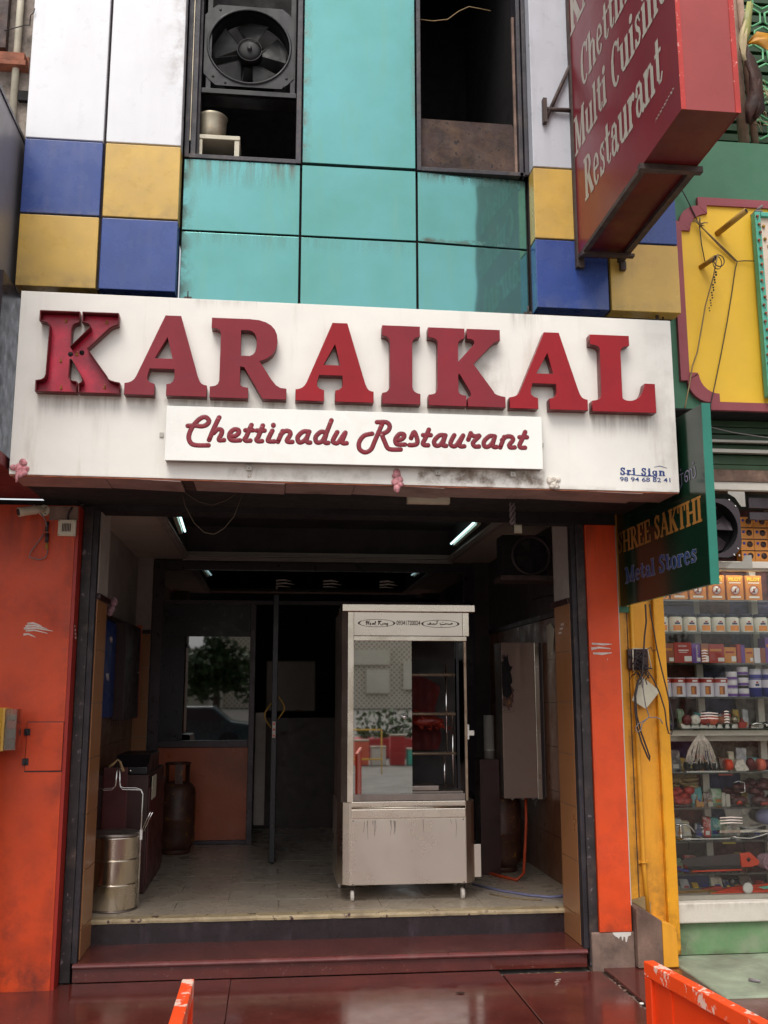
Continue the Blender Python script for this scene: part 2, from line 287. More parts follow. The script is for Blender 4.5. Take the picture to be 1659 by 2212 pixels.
def warp(m, sc=1.6, st=.25, dist=.02):
    """sheets are never quite flat: a slow undulation"""
    t = m.node_tree; N = t.nodes; L = t.links; b = N['Principled BSDF']
    tc = N.new('ShaderNodeTexCoord'); n = N.new('ShaderNodeTexNoise'); n.inputs['Scale'].default_value = sc; n.inputs['Detail'].default_value = 2
    L.new(tc.outputs['Object'], n.inputs['Vector']); bp = N.new('ShaderNodeBump'); bp.inputs['Strength'].default_value = st; bp.inputs['Distance'].default_value = dist
    L.new(n.outputs['Fac'], bp.inputs['Height'])
    if b.inputs['Normal'].links: L.new(b.inputs['Normal'].links[0].from_socket, bp.inputs['Normal'])
    L.new(bp.outputs[0], b.inputs['Normal'])
for k_ in ('acp_white','acp_white_grey','acp_blue','acp_yellow','sign_white','board_red','board_red_end','orange_gate'): warp(M[k_])
for k_ in ('acrylic_red','acrylic_red_sky'): warp(M[k_], 5, .35, .01)
for k_ in ('steel','steel_bright'): warp(M[k_], 3.5, .18, .006)
for k_ in ('orange_wall','orange_pillar','yellow_wall','yellow_wall2'): warp(M[k_], 2.5, .5, .02)
def stain(m, bands, col):
    """weathering with a place of its own: runs of grime inside the given x/z bands, broken up by streaky noise.
    band = (x0, x1, z0, z1, strength, side) and the grime is densest at side: 'top', 'bottom', 'left', 'right' or 'all'"""
    t = m.node_tree; N = t.nodes; L = t.links; b = N['Principled BSDF']
    tc = N.new('ShaderNodeTexCoord'); sp = N.new('ShaderNodeSeparateXYZ'); L.new(tc.outputs['Object'], sp.inputs[0])
    def nz(sc, det, lo, hi):
        mp = N.new('ShaderNodeMapping'); mp.inputs['Scale'].default_value = sc; L.new(tc.outputs['Object'], mp.inputs['Vector'])
        n = N.new('ShaderNodeTexNoise'); n.inputs['Scale'].default_value = 1.0; n.inputs['Detail'].default_value = det; n.inputs['Roughness'].default_value = .66
        L.new(mp.outputs[0], n.inputs['Vector']); q = N.new('ShaderNodeMapRange'); q.inputs[1].default_value = lo; q.inputs[2].default_value = hi; q.clamp = True
        L.new(n.outputs['Fac'], q.inputs[0]); return q.outputs[0]
    def mr(s, a, c_):
        q = N.new('ShaderNodeMapRange'); q.interpolation_type = 'SMOOTHSTEP'; q.inputs[1].default_value = a; q.inputs[2].default_value = c_; L.new(s, q.inputs[0]); return q.outputs[0]
    def mth(op, a, c_):
        q = N.new('ShaderNodeMath'); q.operation = op; L.new(a, q.inputs[0])
        if isinstance(c_, float): q.inputs[1].default_value = c_
        else: L.new(c_, q.inputs[1])
        return q.outputs[0]
    st_ = nz((26, 26, 2.2), 7, .40, .66); bl = nz((9, 9, 9), 8, .42, .62); x, z = sp.outputs['X'], sp.outputs['Z']; tot = None
    for (x0, x1, z0, z1, k_, side) in bands:
        e = .015
        f_ = mth('MULTIPLY', mth('MULTIPLY', mr(x, x0-e, x0+e), mr(x, x1+e, x1-e)), mth('MULTIPLY', mr(z, z0-e, z0+e), mr(z, z1+e, z1-e)))
        if side == 'top': f_ = mth('MULTIPLY', f_, mth('MULTIPLY', mr(z, z0, z1), st_))
        elif side == 'bottom': f_ = mth('MULTIPLY', f_, mth('MULTIPLY', mr(z, z1, z0), bl))
        elif side == 'left': f_ = mth('MULTIPLY', f_, mth('MULTIPLY', mr(x, x1, x0), bl))
        elif side == 'right': f_ = mth('MULTIPLY', f_, mth('MULTIPLY', mr(x, x0, x1), bl))
        else: f_ = mth('MULTIPLY', f_, bl)
        f_ = mth('MULTIPLY', f_, float(k_)); tot = f_ if tot is None else mth('MAXIMUM', tot, f_)
    src = b.inputs['Base Color'].links[0].from_socket
    x_ = N.new('ShaderNodeMix'); x_.data_type = 'RGBA'; L.new(tot, x_.inputs[0]); L.new(src, x_.inputs[6]); x_.inputs[7].default_value = lin(col); L.new(x_.outputs[2], b.inputs['Base Color'])
    if b.inputs['Metallic'].default_value > .3:
        q = N.new('ShaderNodeMath'); q.operation = 'MULTIPLY_ADD'; L.new(tot, q.inputs[0]); q.inputs[1].default_value = -b.inputs['Metallic'].default_value; q.inputs[2].default_value = b.inputs['Metallic'].default_value; L.new(q.outputs[0], b.inputs['Metallic'])
        q = N.new('ShaderNodeMath'); q.operation = 'MULTIPLY_ADD'; L.new(tot, q.inputs[0]); q.inputs[1].default_value = .6; q.inputs[2].default_value = .06; L.new(q.outputs[0], b.inputs['Roughness'])
stain(M['teal'], [(-.62,.12,4.70,4.93,.85,'top'), (.05,.12,4.78,4.93,.9,'top'), (-.62,-.50,3.4,4.93,.6,'left'), (.88,1.61,4.84,4.93,.9,'top'), (.90,1.45,4.445,4.475,.95,'all'), (.13,.20,4.94,7,.75,'left'), (.82,.87,5.3,7,.6,'right'),
                  (-.62,-.35,3.70,4.02,.8,'bottom'), (-.62,1.6,3.75,3.95,.45,'bottom'), (.13,.19,5.03,5.08,.9,'all'), (.13,.87,4.30,4.43,.25,'top'), (-.62,.12,4.30,4.43,.3,'top')], (84,80,70))
stain(M['acp_white'], [(-.80,-.62,5.35,7.2,.5,'right'), (-.68,-.62,4.94,5.6,.4,'right')], (120,100,84))
stain(M['sign_white'], [(-1.22,-.82,2.98,3.128,.55,'top'), (-.78,.05,3.06,3.128,.55,'top'), (.1,1.24,3.08,3.128,.5,'top'), (1.70,2.10,2.96,3.128,.75,'top'), (-.95,-.86,2.72,3.12,.25,'top'), (.75,1.45,2.70,2.79,.9,'all'), (.9,1.45,2.66,2.75,.8,'bottom'),
                         (-.25,.5,2.70,2.77,.35,'all'), (-1.36,2.2,2.68,2.72,.35,'bottom'), (1.28,1.46,3.55,3.70,.5,'top'), (1.1,1.3,3.2,3.5,.35,'left'), (-.45,-.1,3.62,3.70,.4,'top'), (1.9,2.2,2.70,3.6,.14,'right')], (112,88,66))

stain(M['orange_wall'], [(-1.70,-1.18,-.03,.35,.8,'bottom'), (-1.70,-1.18,2.2,2.70,.55,'top'), (-1.25,-1.18,.0,2.6,.3,'right')], (84,34,26))
stain(M['orange_pillar'], [(1.96,2.17,.19,.42,.5,'bottom'), (1.96,2.17,2.2,2.66,.5,'top'), (1.96,1.99,.2,2.6,.4,'left')], (96,44,34))
stain(M['yellow_wall'], [(2.18,2.44,.25,.9,.55,'bottom'), (2.25,2.29,.3,2.2,.6,'all'), (2.30,2.42,1.5,1.85,.5,'all'), (2.40,2.44,.2,2.6,.5,'right')], (110,74,36))
stain(M['yellow_wall2'], [(2.44,2.52,.0,.45,1.0,'bottom'), (2.44,2.46,.2,2.6,.6,'left')], (96,60,24))
stain(M['light_green'], [(2.51,2.66,.0,.2,1.0,'left'), (2.5,3.6,.0,.05,.7,'bottom'), (2.5,3.6,.15,.2,.5,'top')], (82,74,58))
stain(M['white_frame'], [(2.5,3.6,.18,.22,.6,'bottom'), (2.5,3.6,.26,.32,.4,'top')], (120,104,86))
stain(M['acp_yellow'], [(-1.57,-.62,4.44,4.60,.45,'bottom'), (-1.57,-.62,3.98,4.12,.5,'bottom'), (1.6,2.56,3.98,4.1,.4,'bottom'), (1.6,2.56,4.44,4.5,.4,'bottom')], (132,112,80))
stain(M['acp_blue'], [(-1.57,-.62,4.44,4.50,.7,'bottom'), (-1.57,-.62,4.75,4.94,.3,'top'), (1.6,2.56,3.98,4.1,.4,'bottom')], (120,122,140))

# ------------------------------------------------------------------ builders
class MB:
    def __init__(s): s.v = []; s.f = []; s.sm = []
    def add(s, vs, fs, smooth=False):
        o = len(s.v); s.v += [tuple(p) for p in vs]
        for q in fs: s.f.append(tuple(i+o for i in q)); s.sm.append(smooth)
        return s
    def box(s, x0, x1, y0, y1, z0, z1):
        vs = [(x, y, z) for z in (z0, z1) for y in (y0, y1) for x in (x0, x1)]
        return s.add(vs, [(0,2,3,1), (4,5,7,6), (0,1,5,4), (1,3,7,5), (3,2,6,7), (2,0,4,6)])
    def hexa(s, b4, t4):
        """eight corners: bottom ring then top ring (counter-clockwise seen from above)"""
        return s.add(list(b4)+list(t4), [(3,2,1,0), (4,5,6,7), (0,1,5,4), (1,2,6,5), (2,3,7,6), (3,0,4,7)])
    def prism(s, poly, axis, a, b):
        """extrude a 2D polygon between a and b along axis (0 x: poly is (y,z); 1 y: poly is (x,z); 2 z: poly is (x,y))"""
        n = len(poly)
        def P(p, t):
            return (t, p[0], p[1]) if axis == 0 else (p[0], t, p[1]) if axis == 1 else (p[0], p[1], t)
        vs = [P(p, a) for p in poly] + [P(p, b) for p in poly]
        return s.add(vs, [tuple(range(n-1, -1, -1)), tuple(range(n, 2*n))] + [(i, (i+1) % n, (i+1) % n+n, i+n) for i in range(n)])
    def lathe(s, prof, c, axis=2, n=28, smooth=True, caps=True):
        """prof = [(radius, height)...] round a line through c"""
        vs = []; k = len(prof)
        for j in range(n):
            a = 2*math.pi*j/n; ca, sa = math.cos(a), math.sin(a)
            for r_, h in prof:
                p = (r_*ca, r_*sa, h) if axis == 2 else (r_*ca, h, r_*sa) if axis == 1 else (h, r_*ca, r_*sa)
                vs.append((c[0]+p[0], c[1]+p[1], c[2]+p[2]))
        fs = [(j*k+i, ((j+1) % n)*k+i, ((j+1) % n)*k+i+1, j*k+i+1) for j in range(n) for i in range(k-1)]
        if caps: fs += [tuple(j*k for j in range(n-1, -1, -1)), tuple(j*k+k-1 for j in range(n))]
        return s.add(vs, fs, smooth)
    def tube(s, pts, r, n=8, flat=None, cap=True):
        """round bar along a polyline; flat=(axis,factor) squashes it"""
        pts = [Vector(p) for p in pts]; rings = []; up = Vector((0.03, 0.02, 1)).normalized()
        for i, p in enumerate(pts):
            d = (pts[min(i+1, len(pts)-1)] - pts[max(i-1, 0)]); d.normalize()
            if i == 0: u = up if abs(d.dot(up)) < 0.95 else Vector((1, 0.1, 0)).normalized(); a = d.cross(u).normalized()
            else:
                a = a-d*a.dot(d)                      # carry the frame along so the tube never twists
                a = a.normalized() if a.length > 1e-4 else d.cross(up).normalized()
            b_ = d.cross(a).normalized()
            ri = r[i] if isinstance(r, (list, tuple)) else r
            ring = []
            for j in range(n):
                t = 2*math.pi*j/n; off = a*(math.cos(t)*ri) + b_*(math.sin(t)*ri)
                if flat: off[flat[0]] *= flat[1]
                ring.append(p+off)
            rings.append(ring)
        vs = [q for g in rings for q in g]
        fs = [(i*n+j, i*n+(j+1) % n, (i+1)*n+(j+1) % n, (i+1)*n+j) for i in range(len(pts)-1) for j in range(n)]
        if cap: fs += [tuple(range(n-1, -1, -1)), tuple((len(pts)-1)*n+j for j in range(n))]
        return s.add(vs, fs, True)
    def ball(s, c, r, n=12, m=8, sc=(1,1,1)):
        prof = [(max(1e-4, r*math.sin(math.pi*i/m)), -r*math.cos(math.pi*i/m)) for i in range(m+1)]
        o = len(s.v); s.lathe(prof, (0,0,0), 2, n)
        for i in range(o, len(s.v)):
            v = s.v[i]; s.v[i] = (c[0]+v[0]*sc[0], c[1]+v[1]*sc[1], c[2]+v[2]*sc[2])
        return s
    def build(s, name, m, parent=None, bev=0.0, seg=2, kind=None, label=None, rot=None, jit=0.0):
        me = bpy.data.meshes.new(name); me.from_pydata(s.v, [], s.f)
        for p, q in zip(me.polygons, s.sm): p.use_smooth = q
        me.materials.append(M[m] if isinstance(m, str) else m)
        bm = bmesh.new(); bm.from_mesh(me); bmesh.ops.recalc_face_normals(bm, faces=bm.faces)
        bm.to_mesh(me); bm.free()
        o = bpy.data.objects.new(name, me); COL.objects.link(o)
        if bev:
            bv = o.modifiers.new('bevel', 'BEVEL'); bv.width = bev; bv.segments = seg; bv.limit_method = 'ANGLE'; bv.angle_limit = R(50)
        adopt(o, parent)
        if kind: o['kind'] = kind
        if label: o['label'] = label
        return o
def world_loc(p):
    q = Vector((0,0,0))
    while p is not None: q += p.location; p = p.parent
    return q
def adopt(o, parent):
    if parent is not None:
        o.parent = parent
        o.matrix_parent_inverse = Matrix.Translation(-BASE.get(parent.name, Vector((0,0,0))))
BASE = {}
def thing(name, label, cat, loc=(0,0,0), group=None):
    e = bpy.data.objects.new(name, None); e.empty_display_size = 0.05; COL.objects.link(e); e.location = loc
    BASE[e.name] = Vector(loc); e['label'] = label; e['category'] = cat
    if group: e['group'] = group
    return e
def tag(o, label, cat, group=None):
    o['label'] = label; o['category'] = cat
    if group: o['group'] = group
    return o
def struct(o): o['kind'] = 'structure'; return o
def dup(root, delta, label=None, rotz=0.0):
    r_ = root.copy(); COL.objects.link(r_); r_.location = root.location + Vector(delta); r_.rotation_euler.z += rotz
    if label: r_['label'] = label
    for ch in list(root.children):
        c_ = ch.copy(); COL.objects.link(c_); inv = ch.matrix_parent_inverse.copy(); c_.parent = r_; c_.matrix_parent_inverse = inv
        for g in list(ch.children):
            d_ = g.copy(); COL.objects.link(d_); inv = g.matrix_parent_inverse.copy(); d_.parent = c_; d_.matrix_parent_inverse = inv
    return r_
def bx(name, m, parent, x0, x1, y0, y1, z0, z1, bev=0.0, **k): return MB().box(x0, x1, y0, y1, z0, z1).build(name, m, parent, bev, **k)

# ------------------------------------------------------------------ lettering (slab serif strokes, drawn flat)
def ell(cx, cy, rx, ry, a0, a1, n=14): return [(cx+rx*math.cos(R(a0+(a1-a0)*i/n)), cy+ry*math.sin(R(a0+(a1-a0)*i/n))) for i in range(n+1)]
T_, t_ = 0.17, 0.065
def sf(x0, x1, y): return ([(x0, y), (x1, y)], 0.06)
def ring(cx, cy, rx, ry, wi, a0=0, a1=360, thin=0.06):
    """bowl of a letter whose sides are thick and whose top and bottom are thin"""
    o = ell(cx, cy, rx, ry, a0, a1, 20); i = ell(cx, cy, rx-wi, ry-thin, a0, a1, 20)
    return ('ring', o, i)
G = {
'M': (.98, [([(.14,0),(.14,1)],t_), ([(.16,1),(.46,.05)],.15), ([(.46,.05),(.74,1)],t_), ([(.78,0),(.78,1)],T_), sf(0,.28,.03), sf(0,.2,.97), sf(.64,.93,.03), sf(.74,.93,.97)]),
'N': (.8, [([(.14,0),(.14,1)],t_), ([(.16,1),(.6,0)],T_), ([(.62,0),(.62,1)],t_), sf(0,.28,.03), sf(.5,.76,.97)]),
'K': (.78, [([(.17,0),(.17,1)],T_), ([(.24,.42),(.60,.97)],t_), ([(.32,.56),(.62,.03)],T_), sf(.02,.33,.03), sf(.02,.33,.97), sf(.46,.72,.97), sf(.48,.76,.03)]),
'A': (.76, [([(.10,.03),(.37,1)],t_), ([(.34,1),(.62,.03)],T_), ([(.18,.33),(.54,.33)],t_), sf(0,.23,.03), sf(.48,.75,.03)]),
'R': (.74, [([(.17,0),(.17,1)],T_), ring(.30,.745,.28,.255,.15,-90,90), ([(.17,.97),(.3,.97)],.06), ([(.17,.5),(.3,.5)],.06), ([(.36,.5),(.62,.04)],T_), sf(.02,.33,.03), sf(.02,.2,.97), sf(.52,.74,.03)]),
'C': (.66, [ring(.36,.5,.30,.53,.16,48,312), ([(.6,.97),(.58,.68)],.07)]),
'S': (.56, [([(.44,.78),(.38,.92),(.26,.97),(.14,.90),(.11,.76),(.18,.62),(.36,.44),(.42,.28),(.38,.1),(.25,.03),(.12,.09),(.07,.26)],.12), ([(.46,.98),(.45,.7)],.05), ([(.06,.34),(.06,.02)],.05)]),
'H': (.86, [([(.17,0),(.17,1)],T_), ([(.66,0),(.66,1)],T_), ([(.2,.5),(.6,.5)],t_), sf(.02,.33,.03), sf(.02,.33,.97), sf(.51,.82,.03), sf(.51,.82,.97)]),
'E': (.66, [([(.17,0),(.17,1)],T_), sf(.02,.56,.03), sf(.02,.56,.97), ([(.2,.5),(.44,.5)],t_), ([(.55,1),(.55,.72)],.06), ([(.57,0),(.57,.3)],.06)]),
'T': (.66, [([(.31,0),(.31,1)],T_), ([(.02,.97),(.6,.97)],.07), ([(.04,1),(.04,.72)],.06), ([(.58,1),(.58,.72)],.06), sf(.15,.47,.03)]),
'I': (.38, [([(.18,0),(.18,1)],T_), sf(.02,.34,.03), sf(.02,.34,.97)]),
'P': (.66, [([(.17,0),(.17,1)],T_), ring(.28,.72,.30,.28,.15,-90,90), ([(.17,.97),(.28,.97)],.06), ([(.17,.47),(.28,.47)],.06), sf(.02,.33,.03), sf(.02,.2,.97)]),
'h': (.66, [([(.15,0),(.15,1)],.15), ([(.2,.5),(.3,.66),(.42,.66),(.49,.52)],.08), ([(.49,.56),(.49,0)],.15), sf(.02,.28,.03), sf(.02,.16,.97), sf(.38,.62,.03)]),
'n': (.66, [([(.15,0),(.15,.69)],.15), ([(.2,.5),(.3,.66),(.42,.66),(.49,.52)],.08), ([(.49,.56),(.49,0)],.15), sf(.02,.28,.03), sf(.02,.16,.66), sf(.38,.62,.03)]),
'u': (.66, [([(.15,.69),(.15,.14)],.15), ([(.14,.18),(.2,.06),(.32,.03),(.46,.16)],.08), ([(.49,.69),(.49,0)],.15), sf(.02,.16,.66), sf(.37,.5,.66), sf(.5,.62,.03)]),
'l': (.34, [([(.16,0),(.16,1)],.15), sf(.02,.16,.97), sf(.02,.30,.03)]),
'i': (.34, [([(.16,0),(.16,.69)],.15), sf(.02,.16,.66), sf(.02,.30,.03), ('disk', (.16,.88), .095)]),
't': (.42, [([(.18,.92),(.18,.14)],.14), ([(.18,.16),(.23,.05),(.32,.05),(.39,.18)],.06), ([(.03,.66),(.37,.66)],.06)]),
'r': (.48, [([(.15,0),(.15,.69)],.15), ([(.21,.48),(.3,.64),(.4,.64)],.09), ('disk', (.4,.58), .07), sf(.02,.28,.03), sf(.02,.16,.66)]),
'e': (.54, [ring(.26,.35,.22,.36,.12,20,325), ([(.16,.38),(.48,.38)],.055), ring(.26,.35,.22,.36,.12,0,22)]),
'o': (.56, [ring(.27,.35,.24,.36,.13)]),
'a': (.58, [([(.10,.54),(.16,.66),(.32,.67),(.40,.54)],.08), ([(.40,.58),(.40,.1),(.46,.03),(.55,.1)],.12), ring(.25,.22,.19,.22,.11), ('disk', (.13,.53), .07)]),
'd': (.62, [ring(.25,.34,.22,.35,.12), ([(.44,0),(.44,1)],.14), sf(.3,.44,.97), sf(.45,.57,.03)]),
's': (.46, [([(.36,.54),(.3,.65),(.19,.66),(.11,.57),(.16,.43),(.31,.30),(.34,.16),(.27,.05),(.14,.05),(.08,.18)],.09), ([(.37,.68),(.365,.48)],.04), ([(.065,.22),(.065,.01)],.04)]),
'g': (.58, [ring(.25,.4,.22,.28,.12), ([(.44,.66),(.44,-.12),(.34,-.27),(.16,-.27),(.08,-.16)],.09)]),
' ': (.34, []),
}
def glyph_polys(text, grow=0.0, track=0.0):
    """list of 2D quads in cap-height units, and the total advance"""
    out = []; x = 0
    for chx in text:
        adv, st = G[chx]
        for s_ in st:
            if s_[0] == 'ring':
                o, i = s_[1], s_[2]
                for k in range(len(o)-1):
                    q = [o[k], o[k+1], i[k+1], i[k]]
                    if grow:
                        cx = sum(p[0] for p in o)/len(o); cy = sum(p[1] for p in o)/len(o)
                        def g_(p, sgn):
                            d = Vector((p[0]-cx, p[1]-cy)); l = max(d.length, 1e-4); return (p[0]+sgn*grow*d.x/l, p[1]+sgn*grow*d.y/l)
                        q = [g_(o[k],1), g_(o[k+1],1), g_(i[k+1],-1), g_(i[k],-1)]
                    out.append(([(p[0]+x, p[1]) for p in q]))
            elif s_[0] == 'disk':
                c_, r_ = s_[1], s_[2]+grow; out.append([(c_[0]+x+r_*math.cos(a*math.pi/6), c_[1]+r_*math.sin(a*math.pi/6)) for a in range(12)])
            else:
                pts, w_ = s_; w_ = w_/2+grow; P_ = [Vector(p) for p in pts]
                e0 = (P_[0]-P_[1]).normalized()*grow; e1 = (P_[-1]-P_[-2]).normalized()*grow
                P_[0] = P_[0]+e0; P_[-1] = P_[-1]+e1; L_ = []; R_ = []
                for k, p in enumerate(P_):
                    d = (P_[min(k+1, len(P_)-1)]-P_[max(k-1, 0)]).normalized(); n_ = Vector((-d.y, d.x)); L_.append(p+n_*w_); R_.append(p-n_*w_)
                for k in range(len(P_)-1): out.append([(v.x+x, v.y) for v in (L_[k], L_[k+1], R_[k+1], R_[k])])
        x += adv+track
    return out, x
def put_text(name, text, m, parent, org, udir, vdir, ndir, width, h, grow=0.0, track=0.0, lift=0.0015, slant=0.0):
    if ' ' in text:                                   # one part per word
        tot = glyph_polys(text, 0, track)[1]; k = 0; o_ = Vector(org); u_ = Vector(udir)
        for wd in text.split(' '):
            pre = glyph_polys(text[:k], 0, track)[1]; wa = glyph_polys(wd, 0, track)[1]
            last = put_text(name, wd, m, parent, o_+u_*(width*pre/tot), udir, vdir, ndir, width*wa/tot, h, grow, track, lift, slant); k += len(wd)+1
        return last
    polys, adv = glyph_polys(text, grow, track); b = MB(); o = Vector(org); u = Vector(udir); v = Vector(vdir); n = Vector(ndir); sx = width/adv
    for k, q in enumerate(polys):
        b.add([o+u*((p[0]+slant*p[1])*sx)+v*(p[1]*h)+n*(lift+0.00012*(k % 9)) for p in q], [tuple(range(len(q)))])
    return b.build(name, m, parent)
def font_text(name, text, m, parent, org, udir, vdir, width, h, lift=0.002, ndir=(0,-1,0), bold=0.0):
    cu = bpy.data.curves.new(name, 'FONT'); cu.body = text; cu.size = 1.0; cu.offset = bold
    ob = bpy.data.objects.new(name, cu); COL.objects.link(ob)
    dg = bpy.context.evaluated_depsgraph_get(); dg.update(); me = bpy.data.meshes.new_from_object(ob.evaluated_get(dg))
    bpy.data.objects.remove(ob); bpy.data.curves.remove(cu)
    xs = [v.co.x for v in me.vertices]; ys = [v.co.y for v in me.vertices]
    if not xs: return None
    x0, x1, y0, y1 = min(xs), max(xs), min(ys), max(ys); o = Vector(org)+Vector(ndir)*lift; u = Vector(udir); v_ = Vector(vdir)
    for v in me.vertices:
        v.co = o + u*((v.co.x-x0)/(x1-x0)*width) + v_*((v.co.y-y0)/(y1-y0)*h)
    me.materials.clear(); me.materials.append(M[m]); me.name = name
    ob = bpy.data.objects.new(name, me); COL.objects.link(ob); adopt(ob, parent); return ob

# ================================================================== GROUND
struct(MB().box(-300, 300, -300, 300, -0.30, -0.05).build('ground', 'asphalt'))
struct(MB().box(-40, 40, -9.0, 0.3, -0.05, -0.034).build('pavement', 'pavement'))
fc = struct(MB().box(-3.4, 2.9, -5.2, 0.12, -0.034, -0.028).build('forecourt', 'dirt_gap'))
xs = [-3.3, -1.75, -0.2, 1.36, 1.945]; ysl = [0.118, -1.32, -2.6, -3.9, -5.1]
for i in range(4):
    for j in range(4):
        yt = ysl[j] if not (j == 0 and i == 3) else 0.045
        g = 0.0015 if i != 2 else 0.0015
        MB().box(xs[i]+g, xs[i+1]-(0.008 if i == 2 else g), ysl[j+1]+g, yt-g, -0.028, random.uniform(-0.002, 0.0)).build('paving_slab', 'granite', fc, bev=0.003)
for j in range(4):
    MB().hexa([(1.985,ysl[j+1]+.002,-.028),(2.75,ysl[j+1]+.002,-.028),(2.75,ysl[j]-.002,-.028),(1.985,ysl[j]-.002,-.028)],
              [(1.985,ysl[j+1]+.002,-.004),(2.75,ysl[j+1]+.002,-.006),(2.75,ysl[j]-.002,-.004),(1.985,ysl[j]-.002,-.002)]).build('paving_slab', 'granite', fc, bev=0.004)
# rubble in the open joint
rb = MB(); rnd = random.Random(3)
for k in range(150):
    y = rnd.uniform(-2.2, 0.04); s_ = rnd.uniform(0.003, 0.011)
    rb.ball((rnd.uniform(1.948, 1.982), y, -0.024), s_, 6, 4, (1, rnd.uniform(.7,1.4), .6))
for k in range(70):
    s_ = rnd.uniform(0.003, 0.012); rb.ball((rnd.uniform(1.38, 1.9), rnd.uniform(0.05, 0.11), -0.022), s_, 6, 4, (1.3, 1, .7))
o = rb.build('joint_rubble', 'cement', None); o['kind'] = 'stuff'; tag(o, 'loose grit and crumbled mortar filling the open joints of the red granite forecourt', 'rubble')

# steps
st = thing('entrance_steps', 'two wide entrance steps of red granite with a dark riser and chipped pale nosing', 'steps', (0.4, 0.3, 0))
MB().box(-1.085, 1.895, 0.135, 0.56, 0, 0.072).build('lower_riser', 'granite', st)
pr = [(0.56, 0.072), (0.125, 0.072), (0.116, 0.078), (0.112, 0.086), (0.115, 0.095), (0.124, 0.101), (0.56, 0.101)]
MB().prism(pr, 0, -1.085, 1.895).build('lower_tread', 'granite_edge', st)
MB().box(-1.08, 1.89, 0.135, 0.545, 0.1015, 0.1035).build('tread_surface', 'granite', st)
MB().box(-1.10, 1.915, 0.545, 0.62, 0.1035, 0.224).build('upper_riser', 'riser', st)
def nosing():
    b = MB(); n = 90; x0, x1 = -1.105, 1.92; rn = random.Random(11); prof = []
    chip = 0
    for i in range(n+1):
        x = x0+(x1-x0)*i/n
        if rn.random() < 0.10: chip = rn.uniform(.006, .016)
        prof.append((x, 0.530+(chip if rn.random() < .8 else 0), 0.224, 0.2505)); chip *= 0.35
    vs = []
    for x, y, za, zb in prof: vs += [(x, y+.002, za), (x, y, (za+zb)/2), (x, y+.004, zb), (x, 0.62, zb), (x, 0.62, za)]
    fs = []
    for i in range(n):
        for k in range(5): fs.append((i*5+k, i*5+(k+1) % 5, (i+1)*5+(k+1) % 5, (i+1)*5+k))
    fs += [(0,1,2,3,4), tuple(n*5+k for k in (4,3,2,1,0))]
    return b.add(vs, fs)
nosing().build('nosing', 'marble_edge', st)

# interior floor with its marble tiles
fl = struct(MB().box(-1.45, 2.3, 0.62, 7.0, 0.02, 0.238).build('interior_floor', 'dirt_gap'))
yv = 0.621; row = 0
while yv < 3.4:
    dy = 0.10 if row == 0 else 0.31
    x = -1.27 - (0.33 if row % 2 == 0 else 0.0) + 0.02
    while x < 2.2:
        a, b_ = max(x+.0015, -1.29), min(x+0.66-.0015, 2.2)
        if b_-a > .03: MB().box(a, b_, yv+.0015, yv+dy-.0015, 0.238, 0.2495+random.uniform(0, .0008)).build('tile', 'marble', fl)
        x += 0.66
    yv += dy; row += 1
MB().box(-1.45, 2.3, yv, 6.5, 0.238, 0.2495).build('far_floor_sheet', 'marble', fl)

# ================================================================== RESTAURANT BUILDING
B = thing('restaurant_building', 'restaurant front with teal glass and blue, yellow, white cladding above an open bay', 'building', (0.4, 0.3, 0))
# ---- upper facade, tile columns
for (x0, x1, pal) in ((-1.56, -0.625, (('acp_white','acp_white'), ('acp_blue','acp_yellow'), ('acp_yellow','acp_blue'))),
                      (1.612, 2.552, (('acp_white_grey','acp_white'), ('acp_yellow','acp_blue'), ('acp_blue','acp_yellow')))):
    MB().box(x0+.006, x1-.006, -.185, 0.0, 3.99, 7.6).build('column_backing', 'joint', B)
    xm = (x0+x1)/2+0.006
    for row, (za, zb) in enumerate(((4.945, 7.6), (4.452, 4.934), (3.985, 4.441))):
        for col, (xa, xb) in enumerate(((x0, xm-.009), (xm+.009, x1))):
            bx('cladding_panel', pal[row][col], B, xa, xb, -.22, -.10, za, zb, bev=.004)
# ---- teal glass bay
MB().box(-0.62, 1.612, -.030, 0.02, 3.4, 4.93).build('bay_backing', 'joint', B)
for (xa, xb) in ((-.612, .117), (.131, .863), (.877, 1.600)):
    for (za, zb) in ((3.45, 3.97), (3.982, 4.434), (4.448, 4.928)):
        if za > 3.9:
            z0_ = 3.45 if za < 4.1 else za; tw = .043 if xa > .8 else 0.0   # the right hand panes sit slightly turned in their frame
            MB().hexa([(xa,-.10,z0_),(xb,-.10+tw,z0_),(xb,-.085+tw,z0_),(xa,-.085,z0_)], [(xa,-.10,zb),(xb,-.10+tw,zb),(xb,-.085+tw,zb),(xa,-.085,zb)]).build('glass_panel', 'teal', B, bev=.002)
        elif za > 4.4: pass
bx('glass_panel', 'teal', B, .131, .863, -.10, -.06, 4.948, 7.6, bev=.003)
MB().box(.125, .870, -.055, 0.02, 4.93, 7.6).build('bay_backing', 'joint', B)
